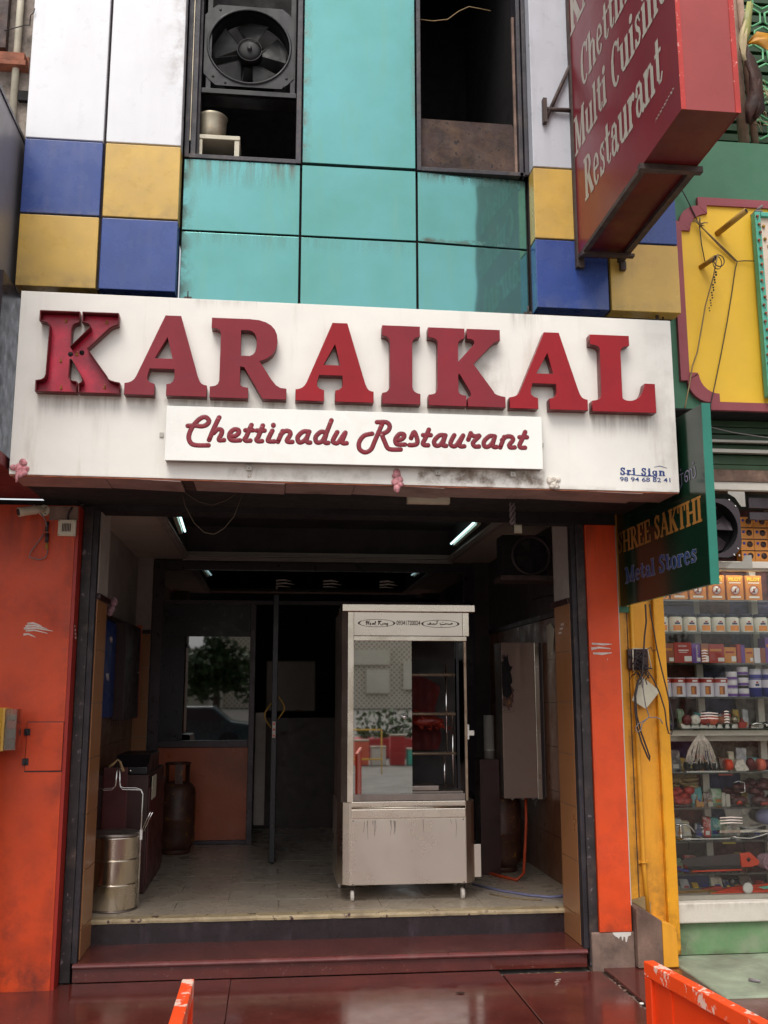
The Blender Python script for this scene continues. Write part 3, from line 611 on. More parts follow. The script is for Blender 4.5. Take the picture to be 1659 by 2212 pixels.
# kitchen behind the windows
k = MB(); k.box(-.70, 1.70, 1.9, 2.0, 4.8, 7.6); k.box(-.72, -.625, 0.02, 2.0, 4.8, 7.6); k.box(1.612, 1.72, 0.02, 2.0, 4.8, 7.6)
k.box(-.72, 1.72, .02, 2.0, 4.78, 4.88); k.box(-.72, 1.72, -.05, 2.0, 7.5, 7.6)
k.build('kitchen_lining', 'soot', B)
def window(x0, x1, z0, z1, fx):
    fr = MB()
    for a, b_, m_, n_ in fx: fr.box(a, b_, m_, n_, z0, z1)
    fr.box(x0+.001, x1-.001, -.112, .02, z0-.0, z0+.028)
    return fr.build('window_frame', 'iron_frame', B, bev=.003)
wf1 = window(-.615, .122, 4.931, 7.5, ((-.614,-.585,-.118,.02), (-.578,-.545,-.105,.03), (.088,.121,-.115,.02)))
bx('inner_stile', 'black_frame', wf1, -.545, -.527, -.07, .05, 4.96, 7.5, bev=.002)
bx('peeled_edge', 'alu_dull', wf1, -.5845, -.5785, -.110, -.02, 5.05, 6.05)
wf2 = window(.873, 1.61, 4.931, 7.5, ((.873,.900,-.115,.02), (1.552,1.578,-.112,.03), (1.584,1.610,-.13,.02)))
bx('inner_stile', 'black_frame', wf2, 1.578, 1.584, -.08, .05, 4.96, 7.5)
bx('sash_edge', 'cement', wf2, 1.532, 1.548, -.075, -.05, 4.965, 6.12, bev=.002)
# ---- left orange wall, pilaster and door leaf
ow = MB().box(-6, -1.178, 0.0, 0.5, -0.02, 2.70).build('orange_wall', 'orange_wall', B)
bx('wall_return', 'red_return', B, -1.1775, -1.158, 0.004, 0.13, -.02, 2.70)
bx('wall_head_timber', 'cement', B, -1.33, -1.165, -0.006, 0.0, 2.612, 2.695)
dl = bx('meter_door', 'orange_wall', B, -1.381, -1.180, -.009, -.0005, 1.170, 1.438, bev=.002)
bx('door_gap', 'black_frame', dl, -1.384, -1.178, -.003, -.0003, 1.163, 1.4425)
for zc in (1.385, 1.220):
    h_ = MB().box(-1.396, -1.362, -.013, -.009, zc-.019, zc+.019); h_.tube([(-1.380,-.014,zc-.02), (-1.380,-.014,zc+.02)], .0035, 6)
    for dx in (-.011, .011):
        for dz in (-.012, .012): h_.ball((-1.379+dx, -.013, zc+dz), .003, 6, 4)
    h_.build('hinge', 'black_paint', dl)
# white finger marks as thin paint dabs
def dabs(segs, parent, rad=.006, m='paint_mark', name='paint_mark'):
    b = MB()
    for pts, r_ in segs: b.tube(pts, r_, 8, flat=(1, .12))
    return b.build(name, m, parent)
sg = []
rn = random.Random(5)
for i, (zz, xa, xb, rr_) in enumerate(((1.999,-1.418,-1.335,.0065), (1.985,-1.428,-1.305,.006), (1.971,-1.436,-1.272,.0065), (1.958,-1.425,-1.300,.005), (1.936,-1.436,-1.368,.006))):
    sg.append(([(xa,-.0012,zz), (xa+(xb-xa)*.4,-.0012,zz+.004), (xa+(xb-xa)*.75,-.0012,zz-.006), (xb,-.0012,zz-.014)], [rr_, rr_*.9, rr_*.6, .002]))
dabs(sg, B)
for i in range(4):
    z_ = 1.99-.022*i
    b = MB().box(-1.1572, -1.1565, .03+.012*i, .05+.018*i, z_-.006, z_+.006).build('paint_mark', 'paint_mark', B)
# ---- shutter channels
bx('shutter_channel', 'channel', B, -1.156, -1.098, .128, .20, 0.0, 2.72, bev=.004)
bx('channel_lip', 'black_frame', B, -1.0975, -1.066, .140, .20, 0.10, 2.72, bev=.002)
bx('shutter_channel', 'channel', B, 1.910, 1.966, .118, .19, 0.0, 2.68, bev=.004)
bx('channel_lip', 'black_frame', B, 1.881, 1.9095, .135, .20, 0.10, 2.70, bev=.002)
# ---- jambs with tiles
for (xf, sgn, nm) in ((-1.06, -1, 'left'), (1.88, 1, 'right')):
    xa, xb = (xf-.20, xf-.008) if sgn < 0 else (xf+.008, xf+.20)
    bx('jamb', 'wall_in', B, xa, xb, .20, .545, .1035, 2.86)
    zj = [.1035, .265, .585, .905, 1.222, 1.543, 1.862, 2.165]
    for a, b_ in zip(zj[:-1], zj[1:]):
        bx('wall_tile', 'tile_tan', B, min(xf, xf+sgn*.008), max(xf, xf+sgn*.008), .2005, .552, a+.002, b_-.002, bev=.0015)
    bx('dado_trim', 'dark_wood', B, min(xf-sgn*.014, xf+sgn*.008), max(xf-sgn*.014, xf+sgn*.008), .2005, .60, 2.167, 2.20, bev=.003)
    bx('jamb_plaster', 'wall_in', B, min(xf, xf+sgn*.008), max(xf, xf+sgn*.008), .2005, .545, 2.202, 2.86)
# finger marks on right jamb
for i in range(3): MB().box(1.8785, 1.8792, .34+.025*i, .40+.03*i, 2.035-.026*i, 2.048-.026*i).build('paint_mark', 'paint_mark', B)
# ---- right orange pillar
op = bx('orange_pillar', 'orange_pillar', B, 1.968, 2.166, .10, .42, .198, 2.66, bev=.003)
bx('pillar_edge_plaster', 'paper_white', B, 2.1665, 2.185, .14, .42, .34, 2.66)
bx('pillar_base', 'cement', B, 1.918, 2.180, .103, .42, -.03, .197, bev=.008)
dabs([([(1.985,.0985,1.905),(2.06,.0985,1.900),(2.115,.0985,1.902)], [.006,.007,.002]), ([(1.980,.0985,1.872),(2.03,.0985,1.880),(2.105,.0985,1.874)], [.009,.006,.003]),
      ([(1.99,.0985,1.845),(2.05,.0985,1.842),(2.11,.0985,1.848)], [.006,.008,.003]), ([(2.08,.0985,1.807),(2.083,.0985,1.806)], [.006,.006])], B)
MB().prism([(2.045,.196),(2.160,.196),(2.158,.178),(2.140,.172),(2.131,.142),(2.124,.140),(2.122,.168),(2.112,.172),(2.108,.150),(2.103,.150),(2.099,.174),(2.088,.170),(2.083,.158),(2.078,.166),(2.062,.174),(2.050,.186)], 1, .1005, .103).build('paint_drip', 'paper_white', B)
# ---- canopy soffit, lintel, dark strip
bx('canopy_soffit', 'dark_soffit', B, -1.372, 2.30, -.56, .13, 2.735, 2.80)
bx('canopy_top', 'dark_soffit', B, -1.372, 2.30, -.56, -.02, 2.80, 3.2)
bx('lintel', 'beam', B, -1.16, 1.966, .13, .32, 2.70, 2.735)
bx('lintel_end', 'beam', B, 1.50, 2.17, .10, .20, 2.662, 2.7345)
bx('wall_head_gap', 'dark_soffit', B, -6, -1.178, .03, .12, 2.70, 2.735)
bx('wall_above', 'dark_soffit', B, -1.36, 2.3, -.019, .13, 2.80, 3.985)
# ---- interior shell
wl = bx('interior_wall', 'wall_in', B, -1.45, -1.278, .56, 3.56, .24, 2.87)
wr = bx('interior_wall', 'wall_in_shaded', B, 2.098, 2.28, .56, 3.56, .24, 2.87)
for side, xa, xb, wall in ((-1, -1.2779, -1.270, wl), (1, 2.090, 2.0979, wr)):
    z_ = .25; r_ = 0
    while z_ < 2.1:
        y_ = .565
        while y_ < 3.5:
            y2 = min(y_+.45, 3.545)
            if y2-y_ > .04: bx('wall_tile', 'tile_shaded', wall, xa, xb, y_+.002, y2-.002, z_+.002, min(z_+.32, 2.16)-.002)
            y_ = y2 if y2 < 3.54 else 9
        z_ += .32
    bx('dado_trim', 'dark_wood', wall, xa-(0.012 if side > 0 else 0), xb+(0.012 if side < 0 else 0), .56, 3.545, 2.162, 2.20)
# ceiling with a cove
ce = MB(); cz = 2.86
ce.box(-1.45, -.82, .32, 3.70, cz, cz+.04); ce.box(1.67, 2.28, .32, 3.70, cz, cz+.04); ce.box(-.82, 1.67, .32, .56, cz, cz+.04); ce.box(-.82, 1.67, 3.32, 3.70, cz, cz+.04)
cl = ce.build('ceiling', 'ceiling', B)
cv_ = MB(); cv_.box(-.86, -.82, .5, 3.4, cz+.04, 3.15); cv_.box(1.67, 1.71, .5, 3.4, cz+.04, 3.15); cv_.box(-.86, 1.71, .46, .5, cz+.04, 3.15); cv_.box(-.86, 1.71, 3.4, 3.44, cz+.04, 3.15); cv_.box(-.86, 1.71, .46, 3.44, 3.15, 3.2)
cv_.build('cove_recess', 'wall_in_shaded', cl)
cn = MB()
for kk, (e_, hh) in enumerate(((.06, .012), (.035, .030), (.012, .045))):
    cn.box(-.84-e_*0, 1.69, 3.30-e_, 3.322-e_*.6, cz-hh, cz-hh+.014)
    cn.box(-.84+e_*.3, -.80+e_*.3, .6, 3.30, cz-hh*.7, cz-hh*.7+.012); cn.box(1.65-e_*.3, 1.69-e_*.3, .6, 3.30, cz-hh*.7, cz-hh*.7+.012)
cn.build('cornice', 'wall_in', cl)
# back room
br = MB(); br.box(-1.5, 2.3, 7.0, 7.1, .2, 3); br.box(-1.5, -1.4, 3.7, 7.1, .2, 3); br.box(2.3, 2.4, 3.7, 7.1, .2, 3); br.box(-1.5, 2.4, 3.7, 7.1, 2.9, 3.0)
br.build('back_room_walls', 'wall_in_shaded', B)
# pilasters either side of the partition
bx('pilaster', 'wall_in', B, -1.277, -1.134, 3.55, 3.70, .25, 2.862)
bx('pilaster', 'wall_in_shaded', B, 1.94, 2.097, 3.55, 3.70, .25, 2.862)
for zz in [2.145-.31*i for i in range(7)]:
    bx('wall_tile', 'tile_tan', B, -1.268, -1.136, 3.540, 3.549, max(zz-.308, .255), zz-.002)
bx('pilaster_band', 'dark_wood', B, -1.272, -1.133, 3.535, 3.549, 2.147, 2.185)

# ================================================================== PARTITION
P_ = thing('glass_partition', 'dark framed glass partition with an orange laminate panel below its window', 'partition', (0.4, 3.6, .25))
fr = MB()
fr.box(-1.13, -1.03, 3.55, 3.62, .25, 2.845); fr.box(-1.03, 1.94, 3.55, 3.62, 2.76, 2.845); fr.box(-.211, -.158, 3.545, 3.62, .25, 2.44); fr.box(-1.03, 1.94, 3.55, 3.62, 2.43, 2.47)
fr.box(-1.03, -.211, 3.53, 3.62, 1.112, 1.172); fr.box(-1.03, -.211, 3.55, 3.62, .19+.06, .285); fr.box(1.84, 1.94, 3.55, 3.62, .25, 2.76); fr.box(.98, 1.03, 3.55, 3.62, .25, 2.43)
fr.build('frame', 'dark_alu', P_, bev=.003)
bx('window_pane', 'glass_dark', P_, -.818, -.2115, 3.585, 3.590, 1.1725, 2.128)
bx('dark_reflection_board', 'black_paint', P_, -1.03, -.2115, 3.583, 3.592, 2.129, 2.43); bx('dark_reflection_board', 'black_paint', P_, -1.03, -.819, 3.583, 3.592, 1.1725, 2.128)  # added boards that paint the dark border of the reflection in the glass
bx('transom_pane', 'glass_dark', P_, -1.03, 1.84, 3.585, 3.590, 2.471, 2.759)
bx('side_pane', 'glass_dark', P_, 1.031, 1.839, 3.585, 3.590, .25, 2.429)
bx('laminate_panel', 'wood_panel', P_, -1.03, -.2115, 3.57, 3.59, .286, 1.111)
for i, xx in enumerate((.30, .75, 1.30)):      # finger marks on the transom glass
    dabs([([(xx-.28+.0,3.582,2.665+.0),(xx-.20,3.582,2.672),(xx-.13,3.582,2.66)], [.008,.009,.003]), ([(xx-.28,3.582,2.635),(xx-.19,3.582,2.642),(xx-.10,3.582,2.63)], [.008,.008,.002]), ([(xx-.28,3.582,2.61),(xx-.22,3.582,2.612),(xx-.14,3.582,2.605)], [.006,.006,.002])], P_)
dr = thing('glass_door', 'open smoked glass door with black stiles and a red and white pull sticker', 'door', (.03, 2.45, .25))
bx('stile', 'black_paint', dr, .000, .048, 2.43, 2.47, .26, 2.42, bev=.005)
b = MB(); b.hexa([(.020,2.472,.30),(.027,2.472,.30),(.030,3.38,.30),(.023,3.38,.30)], [(.020,2.472,2.36),(.027,2.472,2.36),(.030,3.38,2.36),(.023,3.38,2.36)]).build('pane', 'glass_door', dr)
for z0_, z1_ in ((.262,.2995),(2.3605,2.42)): MB().hexa([(.012,2.472,z0_),(.036,2.472,z0_),(.040,3.40,z0_),(.016,3.40,z0_)], [(.012,2.472,z1_),(.036,2.472,z1_),(.040,3.40,z1_),(.016,3.40,z1_)]).build('rail', 'black_paint', dr)
for s_, (x1, z0, z1) in ((-1, (-.014, 1.325, 1.520)), (1, (.066, 1.390, 1.575))):
    pts = [(x1-s_*.012, 2.42, z0), (x1+s_*.010, 2.40, z0+.03)]+[(x1+s_*(.010+.030*math.sin(math.pi*i/6)), 2.39, z0+.03+(z1-z0-.06)*i/6) for i in range(1, 6)]+[(x1+s_*.010, 2.40, z1-.03), (x1-s_*.012, 2.42, z1)]
    MB().tube(pts, .0065, 8).build('pull_handle', 'brass_pipe', dr)
bx('pull_sticker', 'paper_white', dr, .010, .036, 2.4265, 2.4295, 1.242, 1.372)
for zz in (1.25, 1.30, 1.345): bx('sticker_print', 'coral', dr, .014, .032, 2.4240, 2.4262, zz, zz+.016)
bx('door_closer', 'chrome', dr, .02, .034, 2.36, 2.425, 2.455, 2.475)
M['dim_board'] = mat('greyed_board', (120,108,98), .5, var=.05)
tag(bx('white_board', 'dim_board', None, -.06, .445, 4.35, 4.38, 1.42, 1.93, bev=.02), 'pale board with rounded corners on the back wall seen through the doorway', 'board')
bk = MB(); bk.box(-1.4, .7, 4.6, 4.65, .25, 1.35); bk.box(.72, .9, 4.2, 4.6, .25, 2.2)
tag(bk.build('back_counter', 'dark_wood'), 'dark counter and post standing in the unlit back room behind the doorway', 'counter')
tag(bx('white_post', 'wall_in', None, -.148, -.05, 3.66, 3.70, .40, 1.42), 'narrow pale post in the doorway beside the laminate panel', 'post')

# ================================================================== TUBE LIGHTS
for (x0, ya, x1, yb, lab) in ((-.724, 1.54, -.756, 2.456, 'lit tube light in the left side of the ceiling cove'), (1.59, 1.77, 1.61, 2.92, 'lit tube light in the right side of the ceiling cove')):
    t_l = thing('tube_light', lab, 'light', (x0, ya, 2.95), 'tube lights in the ceiling cove')
    m_ = mat('lit_tube', (200,240,246), 0.4, emit=1.1, var=0, fine=0)
    M['lit_tube'] = m_
    MB().tube([(x0, ya, 2.95), (x1, yb, 2.95)], .009, 10).build('tube', 'lit_tube', t_l)
    sx = -1 if x0 < 0 else 1
    MB().hexa([(x0+sx*.02,ya-.03,2.93),(x0+sx*.05,ya-.03,2.93),(x1+sx*.05,yb+.03,2.93),(x1+sx*.02,yb+.03,2.93)],[(x0+sx*.02,ya-.03,2.97),(x0+sx*.05,ya-.03,2.97),(x1+sx*.05,yb+.03,2.97),(x1+sx*.02,yb+.03,2.97)]).build('batten', 'cream_plastic', t_l)

# ================================================================== MAIN SIGN
SG = thing('main_signboard', 'long white fascia signboard with raised red serif letters above the shop bay', 'signboard', (.42, -.71, 2.7))
def zt(x): return -.0053*(x+1.355)
def slab(x0, x1, y0, y1, z0, z1):
    return [(x0,y0,z0+zt(x0)),(x1,y0,z0+zt(x1)),(x1,y1,z0+zt(x1)),(x0,y1,z0+zt(x0))], [(x0,y0,z1+zt(x0)),(x1,y0,z1+zt(x1)),(x1,y1,z1+zt(x1)),(x0,y1,z1+zt(x0))]
MB().hexa(*slab(-1.355, 2.205, -.85, -.835, 2.703, 3.695)).build('face', 'sign_white', SG, bev=.002)
MB().hexa(*slab(-1.352, 2.202, -.8345, -.57, 2.712, 3.690)).build('box_body', 'sign_side', SG)
MB().hexa(*slab(-1.352, 2.202, -.846, -.832, 2.6955, 2.7025)).build('bottom_lip', 'rust', SG)
xsf = [-1.35, -.88, -.49, -.43, .05, .42, .90, 1.30, 1.42, 2.0, 2.2]
for i in range(len(xsf)-1):
    a, b_ = xsf[i]+.002, xsf[i+1]-.002; dz = random.uniform(-.004, .002); dz2 = random.uniform(-.012, -.001) if i in (1, 3, 5, 8) else dz
    MB().hexa([(a,-.846,2.700+dz+zt(a)),(b_,-.846,2.700+dz2+zt(b_)),(b_,-.572,2.700+dz2+zt(b_)),(a,-.572,2.700+dz+zt(a))],
              [(a,-.831,2.711+zt(a)),(b_,-.831,2.711+zt(b_)),(b_,-.572,2.711+zt(b_)),(a,-.572,2.711+zt(a))]).build('soffit_panel', 'bracket' if i == 2 else 'soffit', SG)
# raised letters: outlines in unit boxes
def cub(a, b_, c_, d_, n=5):
    return [tuple((1-t)**3*a[k]+3*(1-t)**2*t*b_[k]+3*(1-t)*t*t*c_[k]+t**3*d_[k] for k in (0, 1)) for t in [i/n for i in range(n+1)]]
GA = ([(.465,1),(.655,1)]+[(.885,.25)]+cub((.905,.20),(.92,.16),(.95,.14),(1.0,.135))+[(1,0),(.51,0),(.51,.13)]+cub((.51,.135),(.56,.14),(.60,.16),(.605,.22),3)+[(.60,.33),(.295,.33)]+cub((.27,.24),(.25,.18),(.29,.145),(.36,.135),3)+[(.36,0),(0,0),(0,.13)]+cub((.0,.135),(.06,.14),(.11,.16),(.14,.23),4), [(.345,.455),(.575,.455),(.50,.735)])
GR = ([(0,1),(.46,1)]+cub((.5,1),(.76,1),(.87,.90),(.87,.74),6)+cub((.87,.72),(.86,.58),(.78,.51),(.63,.47),4)+cub((.66,.44),(.76,.30),(.84,.155),(.92,.14),4)+[(1,.132),(1,0),(.69,0)]+[(.44,.39),(.385,.40),(.385,.21)]+cub((.385,.19),(.39,.14),(.42,.135),(.495,.13),3)+[(.495,0),(0,0),(0,.13)]+cub((.01,.132),(.07,.135),(.115,.15),(.12,.21),3)+[(.125,.79)]+cub((.125,.81),(.12,.86),(.07,.87),(.0,.875),3), [(.385,.53),(.50,.53)]+cub((.51,.53),(.58,.55),(.60,.60),(.60,.70),4)+cub((.60,.72),(.60,.80),(.56,.86),(.48,.86),4)+[(.385,.86)])
GI = ([(0,1),(1,1),(1,.875)]+cub((.98,.87),(.84,.86),(.79,.83),(.79,.76),4)+[(.79,.24)]+cub((.79,.22),(.80,.17),(.86,.14),(1,.13),4)+[(1,0),(0,0),(0,.13)]+cub((.02,.132),(.14,.14),(.20,.17),(.21,.24),4)+[(.21,.76)]+cub((.21,.78),(.20,.84),(.14,.865),(0,.875),4), None)
GK = ([(0,1),(.475,1),(.475,.875)]+cub((.46,.87),(.42,.86),(.385,.84),(.385,.78),3)+[(.385,.56)]+[(.60,.80)]+cub((.61,.82),(.61,.86),(.58,.875),(.51,.875),3)+[(.51,1),(.945,1),(.945,.865)]+cub((.93,.86),(.88,.85),(.84,.82),(.80,.77),3)+[(.585,.545),(.845,.20)]+cub((.86,.17),(.89,.15),(.93,.14),(1,.13),3)+[(1,0),(.51,0),(.51,.105)]+cub((.52,.11),(.56,.12),(.56,.15),(.54,.19),3)+[(.405,.415),(.385,.40),(.385,.22)]+cub((.385,.18),(.40,.145),(.43,.135),(.485,.13),3)+[(.485,0),(0,0),(0,.13)]+cub((.02,.132),(.07,.135),(.11,.15),(.115,.21),3)+[(.125,.79)]+cub((.12,.83),(.10,.86),(.07,.87),(0,.875),3), None)
GL = ([(0,1),(.62,1),(.62,.875)]+cub((.60,.87),(.52,.86),(.48,.84),(.475,.78),4)+[(.475,.22)]+cub((.475,.18),(.50,.145),(.56,.14),(.62,.145),4)+cub((.64,.148),(.76,.17),(.82,.26),(.84,.375),5)+[(1.0,.375),(1,0),(0,0),(0,.13)]+cub((.02,.132),(.10,.14),(.145,.16),(.15,.22),4)+[(.155,.78)]+cub((.155,.82),(.13,.86),(.07,.87),(0,.875),4), None)
ZB, HL = 3.131, .437
def curve_mesh(loops, depth, fill=True, bev=0.0):
    cu = bpy.data.curves.new('c', 'CURVE'); cu.dimensions = '2D'; cu.fill_mode = 'BOTH' if fill else 'NONE'; cu.extrude = depth; cu.bevel_depth = bev; cu.bevel_resolution = 1
    for lp in loops:
        sp = cu.splines.new('POLY'); sp.points.add(len(lp)-1); sp.use_cyclic_u = True
        for p, q in zip(sp.points, lp): p.co = (q[0], q[1], 0, 1)
    ob = bpy.data.objects.new('c', cu); COL.objects.link(ob); dg = bpy.context.evaluated_depsgraph_get(); dg.update()
    me = bpy.data.meshes.new_from_object(ob.evaluated_get(dg)); bpy.data.objects.remove(ob); bpy.data.curves.remove(cu); return me
def big_letter(g, x0, x1, mtop, open_=False, name='letter'):
    loops = [l for l in g if l]
    sc = [[(p[0]*(x1-x0), p[1]*HL) for p in l] for l in loops]
    def finish(me, m, yoff, nm, par):
        for v in me.vertices: x, z, d = v.co.x, v.co.y, v.co.z; v.co = (x0+x, yoff-d, ZB+zt(x0)+z)
        me.materials.clear()
        for mm in (m if isinstance(m, list) else [m]): me.materials.append(M[mm])
        me.update(); ob = bpy.data.objects.new(nm, me); COL.objects.link(ob); adopt(ob, par); return ob
    if not open_:
        me = curve_mesh(sc, .029, True, 0.0012)
        ob = finish(me, [mtop, 'letter_side'], -.881, name, SG)
        for p in ob.data.polygons: p.material_index = 0 if abs(p.normal.y) > .7 else 1
        return ob
    me = curve_mesh(sc, .0015, True); ob = finish(me, 'tray_red', -.8535, name, SG)
    me = curve_mesh(sc, .028, False); rim = finish(me, 'letter_side', -.882, 'return', ob)
    so_ = rim.modifiers.new('s', 'SOLIDIFY'); so_.thickness = .004; so_.offset = 0
    return ob
K1 = big_letter(GK, -1.238, -.815, 'tray_red', True)
K1['label'] = 'first letter, an open red tray with its front face missing'
for (x, z) in ((-1.083, 3.352), (-1.025, 3.362)): MB().lathe([(.0125, 0), (.0125, -.003)], (x, -.856, z), 1, 14).build('wire_hole', 'soot', K1)
for (x, z) in ((-1.13, 3.31), (-1.115, 3.53), (-.905, 3.53), (-.90, 3.175), (-1.12, 3.165), (-1.05, 3.35)):
    MB().ball((x, -.857, z), .007, 7, 5).tube([(x, -.857, z), (x+.004, -.875, z+.012)], .0022, 5).build('screw', 'brass_pipe', K1)
for g_, a, b_, m_ in ((GA, -.790, -.370, 'acrylic_red_sky'), (GR, -.352, .046, 'acrylic_red_sky'), (GA, .096, .509, 'acrylic_red'), (GI, .557, .761, 'acrylic_red_sky'),
                      (GK, .808, 1.226, 'acrylic_red_sky'), (GA, 1.251, 1.684, 'acrylic_red'), (GL, 1.711, 2.070, 'acrylic_red')):
    big_letter(g_, a, b_, m_)
# signwriter's credit
put_text('maker_name', 'Sri Sign', 'print_blue', SG, (1.872, -.85, 2.792+zt(1.9)), (1,0,0), (0,0,1), (0,-1,0), .262, .040, track=.12, grow=.025)
MB().tube([(1.885,-.8515,2.780),(1.90,-.8515,2.783),(1.96,-.8515,2.775),(2.02,-.8515,2.771),(2.07,-.8515,2.774),(2.085,-.8515,2.786)], [.001,.002,.0025,.003,.003,.001], 6, flat=(1,.1)).tube([(2.065,-.8515,2.822),(2.10,-.8515,2.830),(2.14,-.8515,2.818)], [.001,.002,.001], 6, flat=(1,.1)).build('flourish', 'print_blue', SG)
font_text('maker_number', '98 94 68 82 41', 'print_blue', SG, (1.869, -.85, 2.739), (1,0,0), (0,0,1), .286, .024, bold=.008)
# small bolts, brackets and stains of the fascia
for (x, z) in ((-.49, 3.705), (1.385, 3.70)):
    MB().tube([(x,-.84,z-.02),(x,-.842,z+.03)], .004, 6).box(x-.02, x+.02, -.84, -.80, z-.012, z).build('top_bolt', 'bracket', SG)
# second sign
SB = thing('script_signboard', 'low white box sign with rounded red script lettering fixed under the big letters', 'signboard', (.43, -.88, 2.78))
bx('face', 'sub_white', SB, -.571, 1.424, -.910, -.902, 2.782, 3.072, bev=.0015)
bx('box_body', 'sign_side', SB, -.569, 1.422, -.9015, -.8515, 2.784, 3.070)
def script(lines, nm):
    b = MB(); b2 = MB()
    for k, ln in enumerate(lines):
        pts = []
        P2 = [Vector((p[0], p[1])) for p in ln]
        for i in range(len(P2)-1):                       # smooth the pen path
            p0 = P2[max(i-1, 0)]; p1 = P2[i]; p2 = P2[i+1]; p3 = P2[min(i+2, len(P2)-1)]
            for s_ in range(4):
                t = s_/4; pts.append(.5*((2*p1)+(p2-p0)*t+(2*p0-5*p1+4*p2-p3)*t*t+(3*p1-p0-3*p2+p3)*t**3))
        pts.append(P2[-1])
        b.tube([(p.x, -.9112, p.y) for p in pts], .0116, 10, flat=(1, .10)); b2.tube([(p.x, -.9106, p.y) for p in pts], .0130, 10, flat=(1, .04))
        for q in pts:
            b.ball((q.x, -.9112, q.y), .0116, 12, 6, (1, .10, 1)); b2.ball((q.x, -.9106, q.y), .0130, 12, 6, (1, .04, 1))
    o = b.build(nm, 'print_red', SB); b2.build('lettering_outline', 'dark_wood', o)
S_CHET= [[(-0.459,2.967),(-0.424,2.97),(-0.388,2.967),(-0.362,2.977),(-0.352,2.998),(-0.371,3.017),(-0.4,3.006),(-0.431,2.969),(-0.448,2.932),(-0.452,2.901),(-0.44,2.875),(-0.412,2.865),(-0.351,2.866)],[(-0.3,3.017),(-0.326,2.955),(-0.348,2.895)],[(-0.325,2.933),(-0.306,2.953),(-0.287,2.95),(-0.284,2.933),(-0.296,2.905),(-0.294,2.895),(-0.272,2.896)],[(-0.243,2.92),(-0.216,2.92),(-0.197,2.936),(-0.201,2.953),(-0.222,2.954),(-0.241,2.935),(-0.244,2.911),(-0.229,2.896),(-0.19,2.897)],[(-0.132,2.981),(-0.156,2.92),(-0.165,2.904),(-0.157,2.896),(-0.136,2.897)],[(-0.162,2.952),(-0.123,2.953)],[(-0.073,2.98),(-0.095,2.919),(-0.104,2.903),(-0.096,2.895),(-0.076,2.896)],[(-0.104,2.952),(-0.064,2.953)],[(-0.023,2.953),(-0.044,2.905),(-0.036,2.896),(-0.012,2.896)],[(-0.018,2.985),(-0.018,2.981)],[(0.031,2.953),(0.007,2.895)],[(0.02,2.931),(0.042,2.953),(0.065,2.952),(0.071,2.935),(0.055,2.906),(0.06,2.896),(0.082,2.896)],[(0.17,2.954),(0.138,2.953),(0.111,2.925),(0.114,2.899),(0.131,2.896),(0.156,2.918),(0.168,2.951),(0.156,2.909),(0.163,2.896),(0.175,2.895)],[(0.25,2.953),(0.23,2.954),(0.205,2.928),(0.207,2.901),(0.225,2.897),(0.248,2.919),(0.286,3.019)],[(0.259,2.941),(0.25,2.909),(0.257,2.896),(0.27,2.896)],[(0.317,2.955),(0.295,2.91),(0.305,2.896),(0.325,2.902),(0.36,2.954),(0.344,2.907),(0.349,2.896),(0.367,2.897)]]
S_REST= [[(0.502,2.952),(0.461,2.941),(0.434,2.905),(0.436,2.867),(0.465,2.85),(0.497,2.868),(0.517,2.914),(0.555,3.005)],[(0.528,3.016),(0.578,3.017),(0.596,2.997),(0.587,2.971),(0.561,2.954)],[(0.552,2.954),(0.572,2.903),(0.593,2.871),(0.654,2.87)],[(0.628,2.922),(0.657,2.925),(0.673,2.941),(0.669,2.954),(0.648,2.954),(0.628,2.929),(0.628,2.906),(0.642,2.897),(0.677,2.898)],[(0.71,2.934),(0.727,2.967),(0.743,2.929),(0.741,2.904),(0.719,2.896),(0.701,2.896)],[(0.806,2.983),(0.789,2.939),(0.774,2.909),(0.781,2.898),(0.801,2.897)],[(0.775,2.952),(0.816,2.953)],[(0.895,2.954),(0.863,2.953),(0.835,2.922),(0.839,2.899),(0.86,2.898),(0.879,2.918),(0.893,2.951),(0.881,2.906),(0.888,2.897),(0.898,2.897)],[(0.943,2.956),(0.922,2.913),(0.934,2.896),(0.955,2.903),(0.991,2.956),(0.969,2.908),(0.978,2.896),(0.996,2.897)],[(1.033,2.97),(1.019,2.934)],[(1.033,2.962),(1.056,2.953),(1.079,2.956),(1.045,2.919),(1.053,2.898),(1.076,2.898)],[(1.164,2.956),(1.134,2.956),(1.105,2.927),(1.106,2.901),(1.127,2.899),(1.151,2.922),(1.163,2.953),(1.151,2.91),(1.158,2.898),(1.172,2.898)],[(1.215,2.954),(1.192,2.896)],[(1.203,2.936),(1.227,2.956),(1.254,2.956),(1.263,2.939),(1.242,2.911),(1.248,2.897),(1.271,2.898)],[(1.331,2.985),(1.314,2.945),(1.298,2.912),(1.305,2.898),(1.328,2.898)],[(1.299,2.955),(1.34,2.956)]]
script(S_CHET, 'script_word'); script(S_REST, 'script_word')
for x in (-.14, .86, 1.27):
    MB().box(x-.014, x+.014, -.868, -.851, 2.748, 2.775).ball((x, -.870, 2.760), .005, 6, 4).build('fixing_tab', 'alu_bar', SB)
for x in (-.598, 1.436): bx('fixing_tab', 'alu_bar', SB, x-.010, x+.010, -.856, -.851, 2.918, 2.942)
